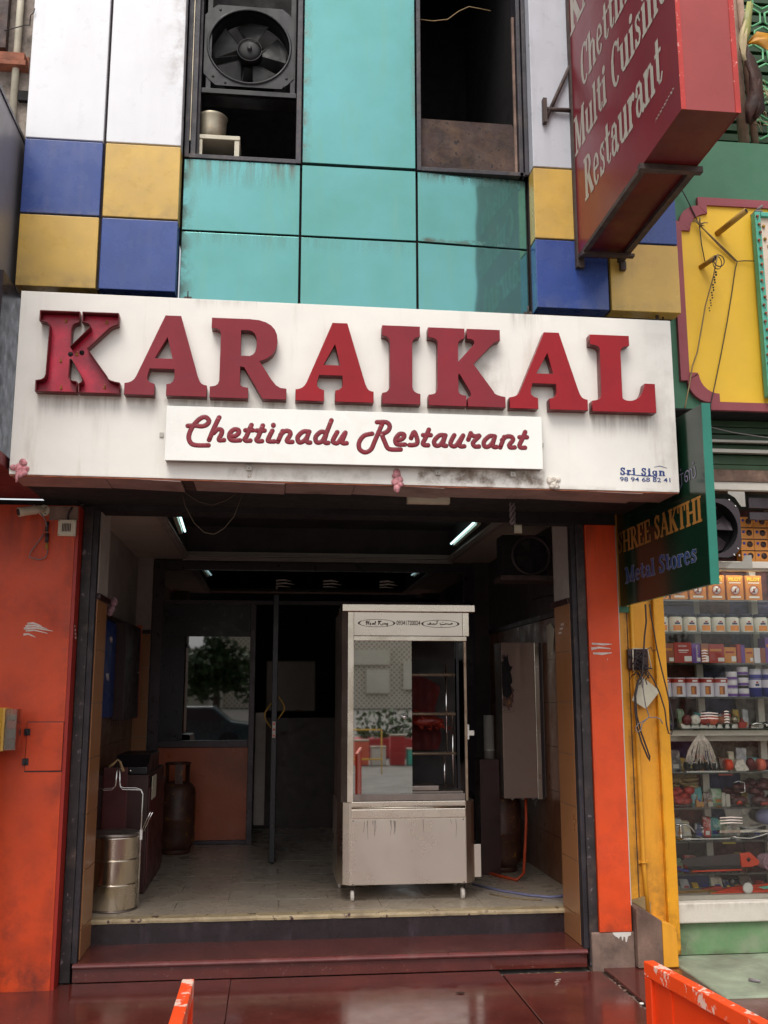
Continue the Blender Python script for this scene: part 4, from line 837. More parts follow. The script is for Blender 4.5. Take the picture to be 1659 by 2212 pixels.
# pulp stuck on the fascia
def pulp(name, c, r_, m, lab, n=16, sc=(1,.4,1), drop=0.0, seed=1):
    rn = random.Random(seed); b = MB()
    for i in range(n):
        a = rn.uniform(0, 6.28); q = rn.uniform(0, .75)*r_
        b.ball((c[0]+math.cos(a)*q*sc[0], c[1]-rn.uniform(0, .3)*r_*sc[1], c[2]+math.sin(a)*q*sc[2]), r_*rn.uniform(.25, .45), 8, 5, (1, .5, rn.uniform(.6, 1.3)))
    if drop: b.tube([(c[0]-.01, c[1]-.004, c[2]-r_*.5), (c[0]-.012, c[1]-.004, c[2]-r_-drop)], [.010, .005], 7)
    tag(b.build(name, m), lab, 'paper lump')
pulp('paper_lump', (-1.302, -.853, 2.735), .046, 'wet_pink', 'round pink paper lump stuck on the lower left corner of the fascia sign', seed=2, drop=.03)
pulp('paper_lump', (.645, -.853, 2.712), .048, 'wet_pink', 'long pink and red paper lump hanging off the middle of the sign bottom', sc=(.5,.3,1.35), seed=4, n=26)
pulp('paper_lump', (1.500, -.853, 2.716), .042, 'wet_white', 'white paper lump on the sign bottom right of the small signboard', seed=6)
pulp('paper_lump', (-.135, -.853, 2.722), .016, 'wet_white', 'tiny white paper scrap on the sign bottom under the script word', seed=8, n=7)

# ================================================================== RED PROJECTING SIGN
RS = thing('projecting_box_sign', 'deep red box sign projecting over the pavement with grey serif lettering', 'signboard', (2.03, -1.0, 4.32))
X0, X1, YN, YF, ZL, ZH = 1.879, 2.172, -1.880, -.232, 4.324, 7.0
bx('left_face', 'board_red', RS, X0, X0+.004, YN+.002, YF, ZL+.002, ZH)
bx('right_face', 'board_red', RS, X1-.004, X1, YN+.002, YF, ZL+.002, ZH)
bx('end_face', 'board_red_end', RS, X0+.0045, X1-.0045, YN+.004, YN+.008, ZL+.002, ZH)
bx('underside', 'board_red_under', RS, X0+.0045, X1-.0045, YN+.009, YF, ZL+.004, ZL+.010)
for a, b_ in ((X0-.002, X0+.022), (X1-.024, X1+.002)): bx('end_trim', 'board_red_trim', RS, a, b_, YN, YN+.0035, ZL, ZH)
for a, b_ in ((X0-.006, X0+.028), (X1-.032, X1+.006)): bx('bottom_angle', 'bracket', RS, a, b_, -1.34, -.228, ZL-.022, ZL+.003)
bx('back_angle', 'bracket', RS, X0-.014, X0-.001, YF-.030, YF+.010, 4.25, 7.0)
bx('cross_bar', 'bracket', RS, X0-.02, X1+.03, -1.385, -1.345, ZL-.030, ZL+.002)
bx('cross_bar', 'bracket', RS, X0-.01, X1+.03, -.375, -.335, ZL-.040, ZL-.0225)
for a in (X0, X1-.02): bx('drop_angle', 'bracket', RS, a, a+.035, -.262, -.228, 4.245, 4.301)
MB().tube([(1.700,-.245,5.27),(1.872,-.245,5.66)], .014, 6).tube([(1.690,-.245,5.34),(1.872,-.245,5.34)], .014, 6).box(1.680, 1.705, -.262, -.222, 5.24, 5.41).build('wall_arm', 'bracket', RS)
TXK = dict(m='board_text', parent=RS, udir=(0,-1,0), vdir=(0,0,1), ndir=(-1,0,0))
put_text('sign_line', 'KARAIKA', org=(X0,-.262,5.862), width=1.56, h=.325, grow=.012, **TXK)
put_text('sign_line', 'Chettinadu', org=(X0,-.440,5.365), width=1.30, h=.262, grow=.012, **TXK)
put_text('sign_line', 'Multi Cuisine', org=(X0,-.272,4.996), width=1.535, h=.256, grow=.012, **TXK)
put_text('sign_line', 'Restaurant', org=(X0,-.430,4.602), width=1.26, h=.276, grow=.012, **TXK)
bs = MB(); rn = random.Random(9)
for i in range(9):
    y0 = -1.570-.027*i; z0 = 4.440+.003*i
    bs.tube([(X0-.001, y0, z0), (X0-.001, y0-.008, z0+.022), (X0-.001, y0-.016, z0+.004+.01*rn.random()), (X0-.001, y0-.02, z0+.018)], .0028, 5, flat=(0, .2))
bs.build('maker_scribble', 'board_text', RS)

# ================================================================== GREEN PROJECTING SIGN
GS = thing('green_projecting_sign', 'tall green sign with gold and blue lettering hung beside the orange pillar', 'signboard', (2.25, -.4, 2.15))
gx = 2.235
MB().prism([(-1.122,3.108),(.26,3.165),(.26,2.150),(-1.104,2.152)], 0, gx, gx+.006).build('face', 'green_face', GS)
bx('body', 'teal_trim', GS, gx+.0065, gx+.040, -1.104, .26, 2.155, 3.10)
MB().hexa([(gx-.002,-1.112,2.150),(gx+.045,-1.112,2.150),(gx+.045,-1.1045,2.150),(gx-.002,-1.1045,2.150)], [(gx-.002,-1.130,3.112),(gx+.045,-1.130,3.112),(gx+.045,-1.1225,3.112),(gx-.002,-1.1225,3.112)]).build('edge_trim', 'teal_trim', GS)
GK_ = dict(udir=(0,-1,0), vdir=(0,0,1), ndir=(-1,0,0), parent=GS)
put_text('name_line', 'SHREE SAKTHI', 'text_gold', org=(gx,.245,2.492), width=1.30, h=.134, grow=.02, **GK_)
oo = put_text('subtitle_outline', 'Metal Stores', 'text_outline', org=(gx,.135,2.288), width=1.10, h=.098, grow=.035, **GK_)
put_text('subtitle_fill', 'Metal Stores', 'text_blue', org=(gx,.135,2.288), width=1.10, h=.098, lift=.0032, **GK_)
font_text('tamil_line', '\u0bb8\u0bcd\u0b9f\u0bcb\u0bb0\u0bcd\u0bb8\u0bcd', 'text_dim', GS, (gx,-.32,2.712), (0,-1,0), (0,0,1), .69, .118, ndir=(-1,0,0))
bx('wall_tag', 'green_wall', GS, gx-.03, gx+.08, .235, .243, 2.112, 2.150)

# ================================================================== UPPER WINDOW FITTINGS
EF = thing('exhaust_fan', 'large greasy exhaust fan mounted in the upper left kitchen window', 'fan', (-.225, .0, 5.78))
pl = MB(); cx, cz_, rr_ = -.225, 5.775, .262
N_ = 40; vs = []; fs = []
for i in range(N_):
    a = 2*math.pi*i/N_; ca, sa = math.cos(a), math.sin(a); q = .292/max(abs(ca), abs(sa)); q = min(q, .36)
    for y in (-.055, -.045): vs += [(cx+rr_*ca, y, cz_+rr_*sa), (cx+q*ca, y, cz_+q*sa)]
for i in range(N_):
    j = (i+1) % N_; fs += [(i*4, i*4+1, j*4+1, j*4), (i*4+2, j*4+2, j*4+3, i*4+3), (i*4, j*4, j*4+2, i*4+2), (i*4+1, i*4+3, j*4+3, j*4+1)]
pl.add(vs, fs); pl.build('plate', 'fan_grey', EF)
MB().lathe([(.262,-.06),(.272,-.066),(.280,-.05),(.268,.09),(.260,.09),(.255,-.05)], (cx,0,cz_), 1, 44, True, False).build('shroud', 'fan_grey', EF)
for b_i in range(5):
    a0 = R(72*b_i+12); vs = []
    for (rad, da, dy) in ((.07,-.28,.0),(.07,.28,.05),(.235,.50,.055),(.25,.15,.03),(.245,-.42,-.012)):
        vs.append((cx+rad*math.cos(a0+da), .03+dy*.6, cz_+rad*math.sin(a0+da)))
    vs2 = [(x, y+.003, z) for x, y, z in vs]
    MB().add(vs+vs2, [(0,1,2,3,4),(9,8,7,6,5)]+[(i,(i+1)%5,(i+1)%5+5,i+5) for i in range(5)]).build('blade', 'fan_black', EF)
MB().lathe([(.001,-.03),(.05,-.028),(.078,-.012),(.082,.01),(.082,.05),(.001,.05)], (cx,0,cz_), 1, 28).build('hub', 'fan_black', EF)
MB().tube([(cx+.08*math.cos(R(a)), -.022, cz_+.08*math.sin(R(a))) for a in range(0, 361, 15)], .0035, 6).build('hub_rim', 'fan_grey', EF)
MB().lathe([(.016,-.045),(.016,-.02),(.02,-.02)], (cx,0,cz_), 1, 12).build('shaft_nut', 'fan_grey', EF)
bx('backing', 'soot', EF, -.52, .085, .16, .17, 5.46, 6.6)
for (x, z) in ((-.455,5.545),(-.375,5.505),(.005,5.50),(-.42,6.03),(.02,5.56)): MB().ball((x,-.056,z), .009, 8, 5, (1,.5,1)).build('bolt', 'fan_black', EF)
for (a, b_) in ((-.50,-.47),(.045,.075)): bx('side_strap', 'fan_grey', EF, a, b_, -.05, -.040, 5.42, 6.4)
bx('cross_rail', 'fan_grey', EF, -.526, .087, -.062, -.030, 5.420, 5.455, bev=.003)
pot = thing('cooking_pot', 'dented aluminium pot stained brown on the white stool in the kitchen window', 'pot', (-.455, .02, 5.128))
MB().lathe([(.001,0),(.078,.002),(.086,.012),(.089,.06),(.093,.15),(.100,.163),(.097,.166),(.088,.155),(.083,.05),(.078,.014),(.001,.012)], (-.455,.03,5.128), 2, 32).build('body', 'alu_dull', pot)
stl = thing('white_stool', 'paint spattered white stool standing inside the upper left kitchen window', 'stool', (-.40, .03, 4.96))
bx('top', 'cream_plastic', stl, -.545, -.270, -.06, .16, 5.098, 5.1275, bev=.004)
for x in (-.305, -.54): bx('leg', 'cream_plastic', stl, x, x+.032, -.055, -.025, 4.96, 5.0975, bev=.003)
BRD = MB().prism([(.902,4.962),(1.535,4.966),(1.538,5.16),(1.536,5.30),(1.520,5.332),(.902,5.338)], 1, -.052, -.040)
tag(BRD.build('burnt_board', 'rusty_board', None), 'rusty brown board propped across the bottom of the upper right window', 'board')
tag(MB().tube([(.905,-.03,6.085),(1.0,-.03,6.08),(1.10,-.03,6.10),(1.18,-.03,6.17),(1.25,-.03,6.21),(1.4,-.03,6.19)], .0035, 5).build('loose_cable', 'cable_tan'), 'thin loose cable curving across the top of the upper right window', 'cable')

# ================================================================== LEFT NEIGHBOUR
NB = thing('neighbour_building', 'left neighbour with rough concrete wall, grey cladding box and maroon canopy', 'building', (-2.5, 0, 2.7))
bx('concrete_wall', 'rough_concrete', NB, -5, -1.562, -.04, .3, 2.8, 8)
bx('wall_ledge', 'soot', NB, -1.66, -1.562, -.075, -.04, 5.28, 5.345)
gb = bx('cladding_box', 'steel_dull', NB, -4.5, -1.60, -1.9, -.06, 2.942, 4.99); gb.data.materials[0] = mat('grey_composite_panel', (150,146,150), 0.45, metal=0.15, var=0.08, vs=1.5, dirt=(96,90,92), dirt_amt=0.5, ds=1.5)
bx('box_edge', 'dark_alu', NB, -1.60, -1.592, -1.9, -.058, 4.975, 5.0)
bx('maroon_canopy', 'maroon', NB, -4.5, -1.376, -.95, -.001, 2.737, 2.80)
bx('fascia_gap', 'dark_alu', NB, -1.598, -1.565, -.45, -.02, 2.81, 3.98)
MB().tube([(-1.685,-.075,7),(-1.685,-.075,4.95)], .022, 10).build('downpipe', 'cream_plastic', NB)
bk_ = MB().box(-1.95, -1.625, -.125, -.045, 5.525, 5.575).box(-1.95, -1.615, -.045, -.0405, 5.49, 5.60).box(-1.95, -1.615, -.128, -.05, 5.490, 5.522)
bk_.build('rusty_angle', 'rust', NB)
MB().box(-1.86, -1.752, -.10, -.041, 5.62, 7.5).build('vertical_post', 'bracket', NB)
tag(MB().tube([(-1.76,-.11,5.73),(-1.69,-.12,5.75),(-1.63,-.13,5.765),(-1.60,-.14,5.76),(-1.575,-.23,5.765),(-1.556,-.235,5.78),(-1.552,-.235,5.81)], .0035, 5).build('loose_wire', 'cable'), 'short hooked wire sticking out beside the top white panel', 'wire')

# ================================================================== GRILL CABINET
OV = thing('rotisserie_cabinet', 'tall stainless steel chicken grill cabinet on white castors with a sliding glass front', 'grill cabinet', (.93, 1.1, .25))
FY = .84
def cham(xl, xr, z0, z1, c1, c2, yb):
    """front corners cut back in two steps"""
    return [(xl+c1, FY), (xr-c1, FY), (xr-c1*.0+.0, FY+c2*.55), (xr+c2*.35, FY+c2*1.2), (xr+c2*.35, yb), (xl-c2*.35, yb), (xl-c2*.35, FY+c2*1.2), (xl, FY+c2*.55)]
yb = 1.42
MB().prism([(.527,FY+.008),(1.312,FY+.008),(1.352,FY+.035),(1.384,FY+.10),(1.384,yb),(.452,yb),(.452,FY+.10),(.486,FY+.035)], 2, .360, .885).build('lower_body', 'steel', OV, bev=.002)
bx('lower_panel', 'steel', OV, .5395, 1.3085, FY+.001, FY+.0075, .362, .776, bev=.002)
bx('drawer_rail', 'steel_bright', OV, .5395, 1.3085, FY-.010, FY+.0078, .782, .842, bev=.004)
MB().tube([(.541,FY-.004,.850),(1.307,FY-.004,.850)], .0065, 8).build('rail_bead', 'steel_bright', OV)
bx('upper_rail', 'steel_bright', OV, .5395, 1.3085, FY-.006, FY+.0078, .860, .890, bev=.003)
bx('tray_edge', 'steel_dull', OV, .5395, 1.3085, FY+.001, FY+.0078, .893, .937, bev=.002)
for (x, z) in ((.552,.768),(1.292,.768),(.552,.368),(1.292,.368)): MB().ball((x, FY+.0005, z), .0045, 8, 5).build('rivet', 'dark_alu', OV)
# upper housing
bx('left_post', 'steel_bright', OV, .512, .551, FY, FY+.03, .887, 2.150, bev=.002)
MB().prism([(.511,FY+.004),(.511,yb),(.462,yb),(.462,FY+.11),(.474,FY+.045)], 2, .886, 2.150).build('left_side', 'steel_dull', OV)
bx('name_panel', 'steel', OV, .5525, 1.3065, FY+.004, FY+.03, 1.990, 2.150, bev=.001)
bx('right_cap', 'steel_bright', OV, 1.309, 1.352, FY, FY+.06, 1.988, 2.150, bev=.002)
bx('top_rail', 'steel_bright', OV, .5525, 1.334, FY, FY+.03, 1.955, 1.987, bev=.002)
bx('top_cap', 'steel_bright', OV, .472, 1.393, FY-.022, yb+.01, 2.1535, 2.204, bev=.004)
bx('right_post', 'steel_rusty', OV, 1.313, 1.331, FY+.004, FY+.025, .888, 1.953, bev=.002)
bx('rear_post', 'black_paint', OV, 1.360, 1.378, yb-.03, yb, .888, 2.15)
# interior of the housing
ca = MB(); ca.box(.512, 1.352, yb-.012, yb-.002, .888, 2.150); ca.box(.552, 1.30, FY+.035, yb-.013, 2.08, 2.12)
ca.build('rear_lining', 'dark_cavity', OV)
bx('floor_tray', 'steel_dull', OV, .552, 1.30, FY+.03, yb-.02, .9375, .950)
MB().box(.60, 1.14, FY+.05, FY+.30, .9505, .985).build('drip_tray', 'steel_dull', OV, bev=.006)
for z_ in (1.728, 1.458, 1.188):
    b = MB().tube([(.552, 1.03, z_), (1.285, 1.03, z_)], .0095, 8)
    n = 150; b.tube([(.56+.72*i/n, 1.03+.0135*math.cos(i*1.55), z_+.0135*math.sin(i*1.55)) for i in range(n)], .003, 5)
    b.build('spit', 'steel_rusty', OV)
for (x, y, za, zb) in ((1.262,1.03,.95,1.46),(1.20,1.02,.95,1.17),(1.235,1.12,1.2,1.80)): MB().tube([(x,y,za),(x,y,zb)], .007, 8).build('upright_rod', 'chrome', OV)
b = MB(); rn = random.Random(21)
nx, nz = 14, 16; vs = []
for i in range(nx+1):
    for j in range(nz+1):
        vs.append((.90+.30*i/nx+.02*math.sin(j*.5), 1.28+.02*math.sin(i*1.1+j*.4), 1.20+.55*j/nz-.10*(i/nx)**2*(j/nz)))
b.add(vs, [(i*(nz+1)+j, (i+1)*(nz+1)+j, (i+1)*(nz+1)+j+1, i*(nz+1)+j+1) for i in range(nx) for j in range(nz)], True)
o = b.build('hanging_cloth', 'red_cloth', None)
tag(o, 'dark red cloth hanging behind the spits inside the grill cabinet', 'cloth')
b = MB()
for i in range(26):
    x = rn.uniform(.97, 1.25); z = 1.40+rn.uniform(-.05, .05)+.02*math.sin(x*20)
    b.add([(x+rn.uniform(-.03,.03), 1.10+rn.uniform(-.03,.03), z+rn.uniform(-.035,.035)) for _ in range(4)], [(0,1,2,3)], False)
b.ball((1.10, 1.13, 1.405), .045, 14, 8, (2.6,.7,.8))
tag(b.build('plastic_sheet', 'orange_cloth'), 'crumpled orange plastic sheet draped over the middle spit of the grill cabinet', 'plastic sheet')
bx('sliding_glass', 'glass_oven', OV, .5525, .951, FY+.012, FY+.017, .938, 1.954)
MB().lathe([(.001,-.012),(.012,-.010),(.0145,-.003),(.0145,.0),(.010,.008)], (.898, FY+.004, 1.443), 1, 18).build('pull_knob', 'chrome', OV)
b = MB().box(1.331, 1.343, FY-.002, FY+.02, 1.290, 1.390).box(1.343, 1.378, FY, FY+.02, 1.316, 1.350); b.build('latch', 'white_plastic', OV, bev=.004)
bx('socket_plate', 'steel', OV, 1.388, 1.440, FY+.15, FY+.165, .372, .585, bev=.001)
for (x, y) in ((.552,.90),(1.292,.90),(.50,1.38),(1.33,1.38)):
    cs = MB().lathe([(.012,-.012),(.030,-.012),(.036,-.008),(.036,.008),(.030,.012),(.012,.012)], (x, y, .286), 0, 24).build('castor_wheel', 'ptfe', OV)
    MB().prism([(y-.008,.29),(y+.026,.345),(y+.026,.36),(y-.03,.36),(y-.03,.345),(y-.010,.285)], 0, x+.014, x+.018).box(x-.018, x+.018, y-.03, y+.03, .352, .3595).build('fork', 'dark_alu', cs)
# print on the name panel
OP = dict(parent=OV)
def oval(cx, cz_, a, b_, nm='logo_oval'):
    m_ = MB(); n = 48; vs = []
    for i in range(n):
        t = 2*math.pi*i/n; k_ = .0032+.011*abs(math.cos(t))**6
        vs += [(cx+a*math.cos(t), FY+.0025, cz_+b_*math.sin(t)), (cx+(a-k_)*math.cos(t), FY+.0025, cz_+(b_-.0032)*math.sin(t))]
    m_.add(vs, [(2*i, 2*((i+1) % n), 2*((i+1) % n)+1, 2*i+1) for i in range(n)]); m_.build(nm, 'dark_wood', OV)
oval(.708, 2.075, .130, .027); oval(1.152, 2.073, .134, .027)
def pen(lines, x0, z0, sx, sz, nm, w_=.0030):
    m_ = MB()
    for ln in lines: m_.tube([(x0+p[0]*sx, FY+.0018, z0+p[1]*sz) for p in ln], w_, 5, flat=(1,.3))
    m_.build(nm, 'dark_wood', OV)
pen([[(.0,.55),(.10,.85),(.22,.9)],[(.16,.95),(.06,0)],[(.34,1.0),(.24,0)],[(.10,.5),(.30,.5)],[(.40,.25),(.52,.32),(.48,.5),(.40,.35),(.44,.05),(.55,.08)],[(.76,.42),(.64,.35),(.66,.03),(.76,.2),(.78,.45),(.80,.03)],[(.95,.95),(.88,.1),(.96,.04)],[(.86,.5),(1.0,.5)],
     [(1.30,.98),(1.22,0)],[(1.52,1.0),(1.28,.5),(1.50,.0),(1.62,-.1)],[(1.18,.75),(1.24,.95),(1.40,.9)],[(1.66,.45),(1.64,.05)],[(1.66,.62),(1.67,.66)],[(1.76,.02),(1.79,.42),(1.92,.4),(1.90,.03)],[(2.10,.42),(1.99,.3),(2.02,.03),(2.12,.15),(2.13,.42),(2.08,-.35),(1.96,-.25)]], .632, 2.063, .072, .028, 'logo_script')
pen([[(0,.2),(.12,0),(.30,.1),(.34,.45),(.24,.5),(.22,.3),(.34,.12),(.55,.1),(.62,.35)],[(.62,.35),(.66,.12),(.80,.1),(.98,.5),(.85,.75),(1.05,1.0)],[(1.20,.45),(1.24,.1),(1.55,.05),(1.70,.12),(1.72,.45)],[(1.42,.62),(1.44,.66)],[(1.52,.62),(1.54,.66)],[(1.78,.12),(1.84,.3),(1.88,.12),(1.95,.3),(2.0,.12),(2.22,.12)],[(2.22,.12),(2.30,.45),(2.42,.3),(2.25,.1)],[(.60,-.12),(.64,-.08)]], 1.060, 2.067, .074, .026, 'arabic_logo')
font_text('phone_number', '09341720024', 'dark_wood', OV, (.846, FY+.004, 2.062), (1,0,0), (0,0,1), .165, .032, bold=.014)
for x in (.700, 1.150): font_text('trade_mark', 'TM', 'dark_wood', OV, (x, FY+.004, 2.053), (1,0,0), (0,0,1), .014, .006)
b = MB(); rn = random.Random(12)
for i in range(14):
    x = rn.choice((rn.uniform(.60,.70), rn.uniform(.78,.88), rn.uniform(1.0,1.25))); z = .772-rn.uniform(0,.01); L_ = rn.uniform(.02,.12)
    b.tube([(x, FY+.0008, z), (x+rn.uniform(-.004,.006), FY+.0008, z-L_*.5), (x+rn.uniform(-.008,.01), FY+.0008, z-L_)], [.0018,.0013,.0006], 5, flat=(1,.2))
b.build('run_marks', 'steel_dull', OV)

# ================================================================== LEFT SIDE OF THE BAY
TF = thing('tiffin_carrier', 'three tier round stainless food carrier with a tall wire handle', 'food carrier', (-.985, .85, .25))
cx, cy = -.985, .85; rd = .152
for i, (za, zb) in enumerate(((.262,.4145),(.4155,.563),(.564,.700))):
    MB().lathe([(.001,za),(rd-.003,za),(rd,za+.004),(rd,zb-.010),(rd+.0025,zb-.007),(rd+.0025,zb-.002),(rd,zb),(.001,zb)], (cx,cy,0), 2, 48).build('tier', 'steel_bright', TF)
MB().lathe([(.001,.250),(rd+.003,.250),(rd+.005,.256),(rd+.003,.2615),(.001,.2615)], (cx,cy,0), 2, 40).build('base_ring', 'steel_dull', TF)
MB().lathe([(.001,.7005),(rd+.004,.7005),(rd+.006,.706),(rd+.004,.722),(rd-.01,.726),(.001,.732)], (cx,cy,0), 2, 48).build('lid', 'steel_dull', TF)
b = MB()
for dy in (-.012, .012):
    for s_ in (-1, 1):
        b.tube([(cx+s_*(rd+.006), cy+dy*1.6, .252), (cx+s_*(rd+.008), cy+dy*1.3, .72), (cx+s_*(rd+.010), cy+dy, .955), (cx+s_*(rd-.002), cy+dy, .982), (cx+s_*(rd-.03), cy+dy, .988+dy*.4), (cx+s_*.035, cy+dy, .990+dy*.4), (cx+s_*.017, cy+dy, 1.004), (cx+s_*.012, cy+dy, 1.03), (cx+s_*.007, cy+dy*.6, 1.165)], .0032, 7)
b.tube([(cx-.007, cy, 1.165), (cx, cy, 1.172), (cx+.007, cy, 1.165)], .0034, 7); b.build('wire_handle', 'chrome', TF)
b = MB()
for dx in (0, .014): b.tube([(cx+rd+.012+dx, cy-.01, .722), (cx+rd+.045+dx, cy-.02, .80), (cx+rd+.068+dx, cy-.03, .845)], .0035, 7)
b.box(cx+rd+.004, cx+rd+.020, cy-.02, cy-.005, .672, .735); b.build('locking_lever', 'chrome', TF)
tag(MB().tube([(cx-.060,cy-.01,1.128),(cx-.030,cy-.014,1.150),(cx-.004,cy-.014,1.176),(cx+.012,cy-.014,1.16),(cx+.026,cy-.014,1.12),(cx+.034,cy-.012,1.10)], [.010,.007,.006,.007,.009,.012], 8, flat=(1,.5)).build('rag', 'cable_tan'), 'tan rag tied round the top of the food carrier handle', 'rag')
CT = thing('counter_cabinet', 'dark maroon cabinet with a sloping machine on top behind the food carrier', 'cabinet', (-1.03, 1.6, .25))
bx('cabinet_body', 'dark_wood', CT, -1.265, -.845, 1.32, 2.35, .2505, 1.04, bev=.004)
bx('front_panel', 'maroon_cab', CT, -1.150, -.985, 1.300, 1.3195, .30, 1.095, bev=.003)
bx('side_panel', 'maroon_cab', CT, -.8445, -.835, 1.34, 2.33, .30, .95, bev=.002)
MB().prism([(1.36,1.0405),(1.36,1.09),(1.55,1.165),(2.1,1.165),(2.1,1.0405)], 0, -1.10, -.86).build('machine', 'black_paint', CT, bev=.006)
for (x, z) in ((-.97,1.07),(-1.0,.75)): MB().ball((x,1.315,z), .010, 8, 6).build('knob', 'chrome', CT)
bx('white_card', 'cream_plastic', CT, -.834, -.830, 1.45, 1.70, .86, 1.02)
BLU = thing('blue_board', 'blue hanging board on the left wall with a dark panel beyond it', 'board', (-1.25, 2.0, 1.4))
bx('board_face', 'blue_board', BLU, -1.262, -1.246, 1.66, 2.22, 1.42, 2.15, bev=.003)
MB().tube([(-1.245,1.9,2.03),(-1.245,1.94,1.99)], .006, 5).tube([(-1.245,1.97,2.03),(-1.245,2.0,1.99)], .006, 5).tube([(-1.245,1.82,1.75),(-1.245,1.85,1.70)], .006, 5).tube([(-1.245,1.88,1.75),(-1.245,1.91,1.70)], .006, 5).build('paint_mark', 'paint_mark', BLU)
CAB = thing('wall_cabinet', 'dark wall cabinet with orange edging beyond the blue board', 'cabinet', (-1.2, 2.7, 1.38))
bx('carcass', 'dark_wood', CAB, -1.268, -1.17, 2.26, 3.14, 1.39, 2.17, bev=.003)
bx('edging', 'orange_edge', CAB, -1.268, -1.165, 3.1405, 3.17, 1.38, 2.20)
MB().ball((-1.165,3.0,1.78), .008, 8, 6).build('knob', 'chrome', CAB)
b = MB(); rn = random.Random(14)
for i in range(22): b.ball((-1.16+rn.uniform(-.05,.05), 1.15+rn.uniform(-.08,.08), 2.22+rn.uniform(-.055,.055)), rn.uniform(.018,.03), 7, 5, (1, .6, rn.uniform(.7,1.4)))
tag(b.build('plastic_bag', 'pink_cloth'), 'crumpled pale pink plastic bag stuffed on the left wall ledge above the blue board', 'bag')
def cylinder(loc, m, lab, r_=.155, h=.60):
    g = thing('gas_cylinder', lab, 'gas cylinder', loc, 'gas cylinders')
    x, y, z = loc
    MB().lathe([(.001,.03),(r_*.75,.03),(r_*.95,.07),(r_,.12),(r_,.28),(r_+.003,.285),(r_+.003,.295),(r_,.30),(r_,.50),(r_*.95,.545),(r_*.78,.580),(r_*.35,.60),(.001,.605)], loc, 2, 36).build('tank', m, g)
    MB().lathe([(r_*.72,0),(r_*.78,0),(r_*.78,.045),(r_*.72,.045)], loc, 2, 30).build('foot_ring', m, g)
    cg = MB(); R1 = r_*.66
    for i in range(3):
        a = R(120*i+40); cg.hexa([(x+R1*math.cos(a-.3), y+R1*math.sin(a-.3), z+.575),(x+(R1+.006)*math.cos(a-.3), y+(R1+.006)*math.sin(a-.3), z+.575),(x+(R1+.006)*math.cos(a+.3), y+(R1+.006)*math.sin(a+.3), z+.575),(x+R1*math.cos(a+.3), y+R1*math.sin(a+.3), z+.575)],
            [(x+R1*math.cos(a-.3), y+R1*math.sin(a-.3), z+.745),(x+(R1+.006)*math.cos(a-.3), y+(R1+.006)*math.sin(a-.3), z+.745),(x+(R1+.006)*math.cos(a+.3), y+(R1+.006)*math.sin(a+.3), z+.745),(x+R1*math.cos(a+.3), y+R1*math.sin(a+.3), z+.745)])
    cg.tube([(x+R1*math.cos(R(t)), y+R1*math.sin(R(t)), z+.75) for t in range(0, 361, 20)], .009, 7); cg.build('handle_guard', m, g)
    MB().lathe([(.001,.60),(.022,.60),(.022,.63),(.014,.635),(.014,.66),(.001,.665)], loc, 2, 14).build('valve', 'brass_pipe', g)
    return g
cylinder((-.800, 3.10, .25), 'cyl_red', 'worn red gas cylinder standing in front of the orange laminate panel', .158)
cylinder((1.80, 1.95, .25), 'cyl_red', 'dim red gas cylinder standing under the steel cabinet on the right')

# ================================================================== RIGHT SIDE OF THE BAY
SC = thing('steel_wall_cabinet', 'stained steel box hung on the right wall with a burnt patch', 'cabinet', (1.9, 1.7, .82))
mb_ = mat('burnt_steel', (172,148,136), 0.38, metal=0.3, var=0.06, vs=2, dirt=(120,90,76), dirt_amt=0.5, ds=1.6, dth=(.4,.8)); M['burnt'] = mb_
stain(mb_, [(1.75,1.86,1.50,1.90,1.6,'left'), (1.75,1.83,1.58,1.80,1.0,'all'), (1.75,1.84,1.46,1.56,.7,'all')], (52,26,20))
bx('box_front', 'burnt', SC, 1.752, 2.012, 1.60, 1.63, .822, 1.985, bev=.003)
bx('box_side_strip', 'steel_bright', SC, 2.0125, 2.048, 1.602, 1.63, .812, 1.985, bev=.002)
bx('back_body', 'steel_dull', SC, 1.756, 2.086, 1.631, 1.86, .825, 1.985)
bx('edge_frame', 'dark_alu', SC, 2.049, 2.070, 1.604, 1.63, .815, 1.985)
rn = random.Random(71)
for (cx_, cz_3, ra, rb, m__, yy) in ((1.785,1.72,.052,.17,'soot',1.5990),(1.80,1.58,.045,.10,'cyl_red',1.5994)):
    MB().prism([(max(1.7525, cx_+ra*math.cos(R(t))*rn.uniform(.7,1.25)), cz_3+rb*math.sin(R(t))*rn.uniform(.75,1.2)) for t in range(0,360,12)], 1, yy, 1.5998).build('burn_mark', m__, SC)
for x in (1.80, 1.88, 1.96): MB().prism([(x,.8215),(x+.03,.8215),(x+.015,.806)], 1, 1.602, 1.610).build('hook_tab', 'steel_dull', SC)
tag(MB().lathe([(.001,0),(.040,0),(.040,.06),(.044,.062),(.044,.07),(.040,.072),(.040,.33),(.001,.33)], (1.690,1.82,1.100), 2, 28).build('steel_flue', 'alu_bar'), 'short bright steel flue pipe standing between the grill cabinet and wall box', 'pipe')
tag(MB().box(1.60,1.75,1.75,1.95,.2505,1.095).box(1.61,1.74,1.76,1.94,1.0955,1.0995).build('pipe_stand', 'dark_wood'), 'dark stand holding the steel flue pipe behind the grill cabinet', 'stand')
tag(MB().tube([(1.94,1.70,.82),(1.935,1.68,.65),(1.90,1.60,.45),(1.86,1.50,.30),(1.80,1.46,.262),(1.72,1.62,.262),(1.62,1.86,.262)], .011, 9).build('orange_hose', 'hose_orange'), 'orange gas hose hanging from the steel wall box to the floor', 'hose')
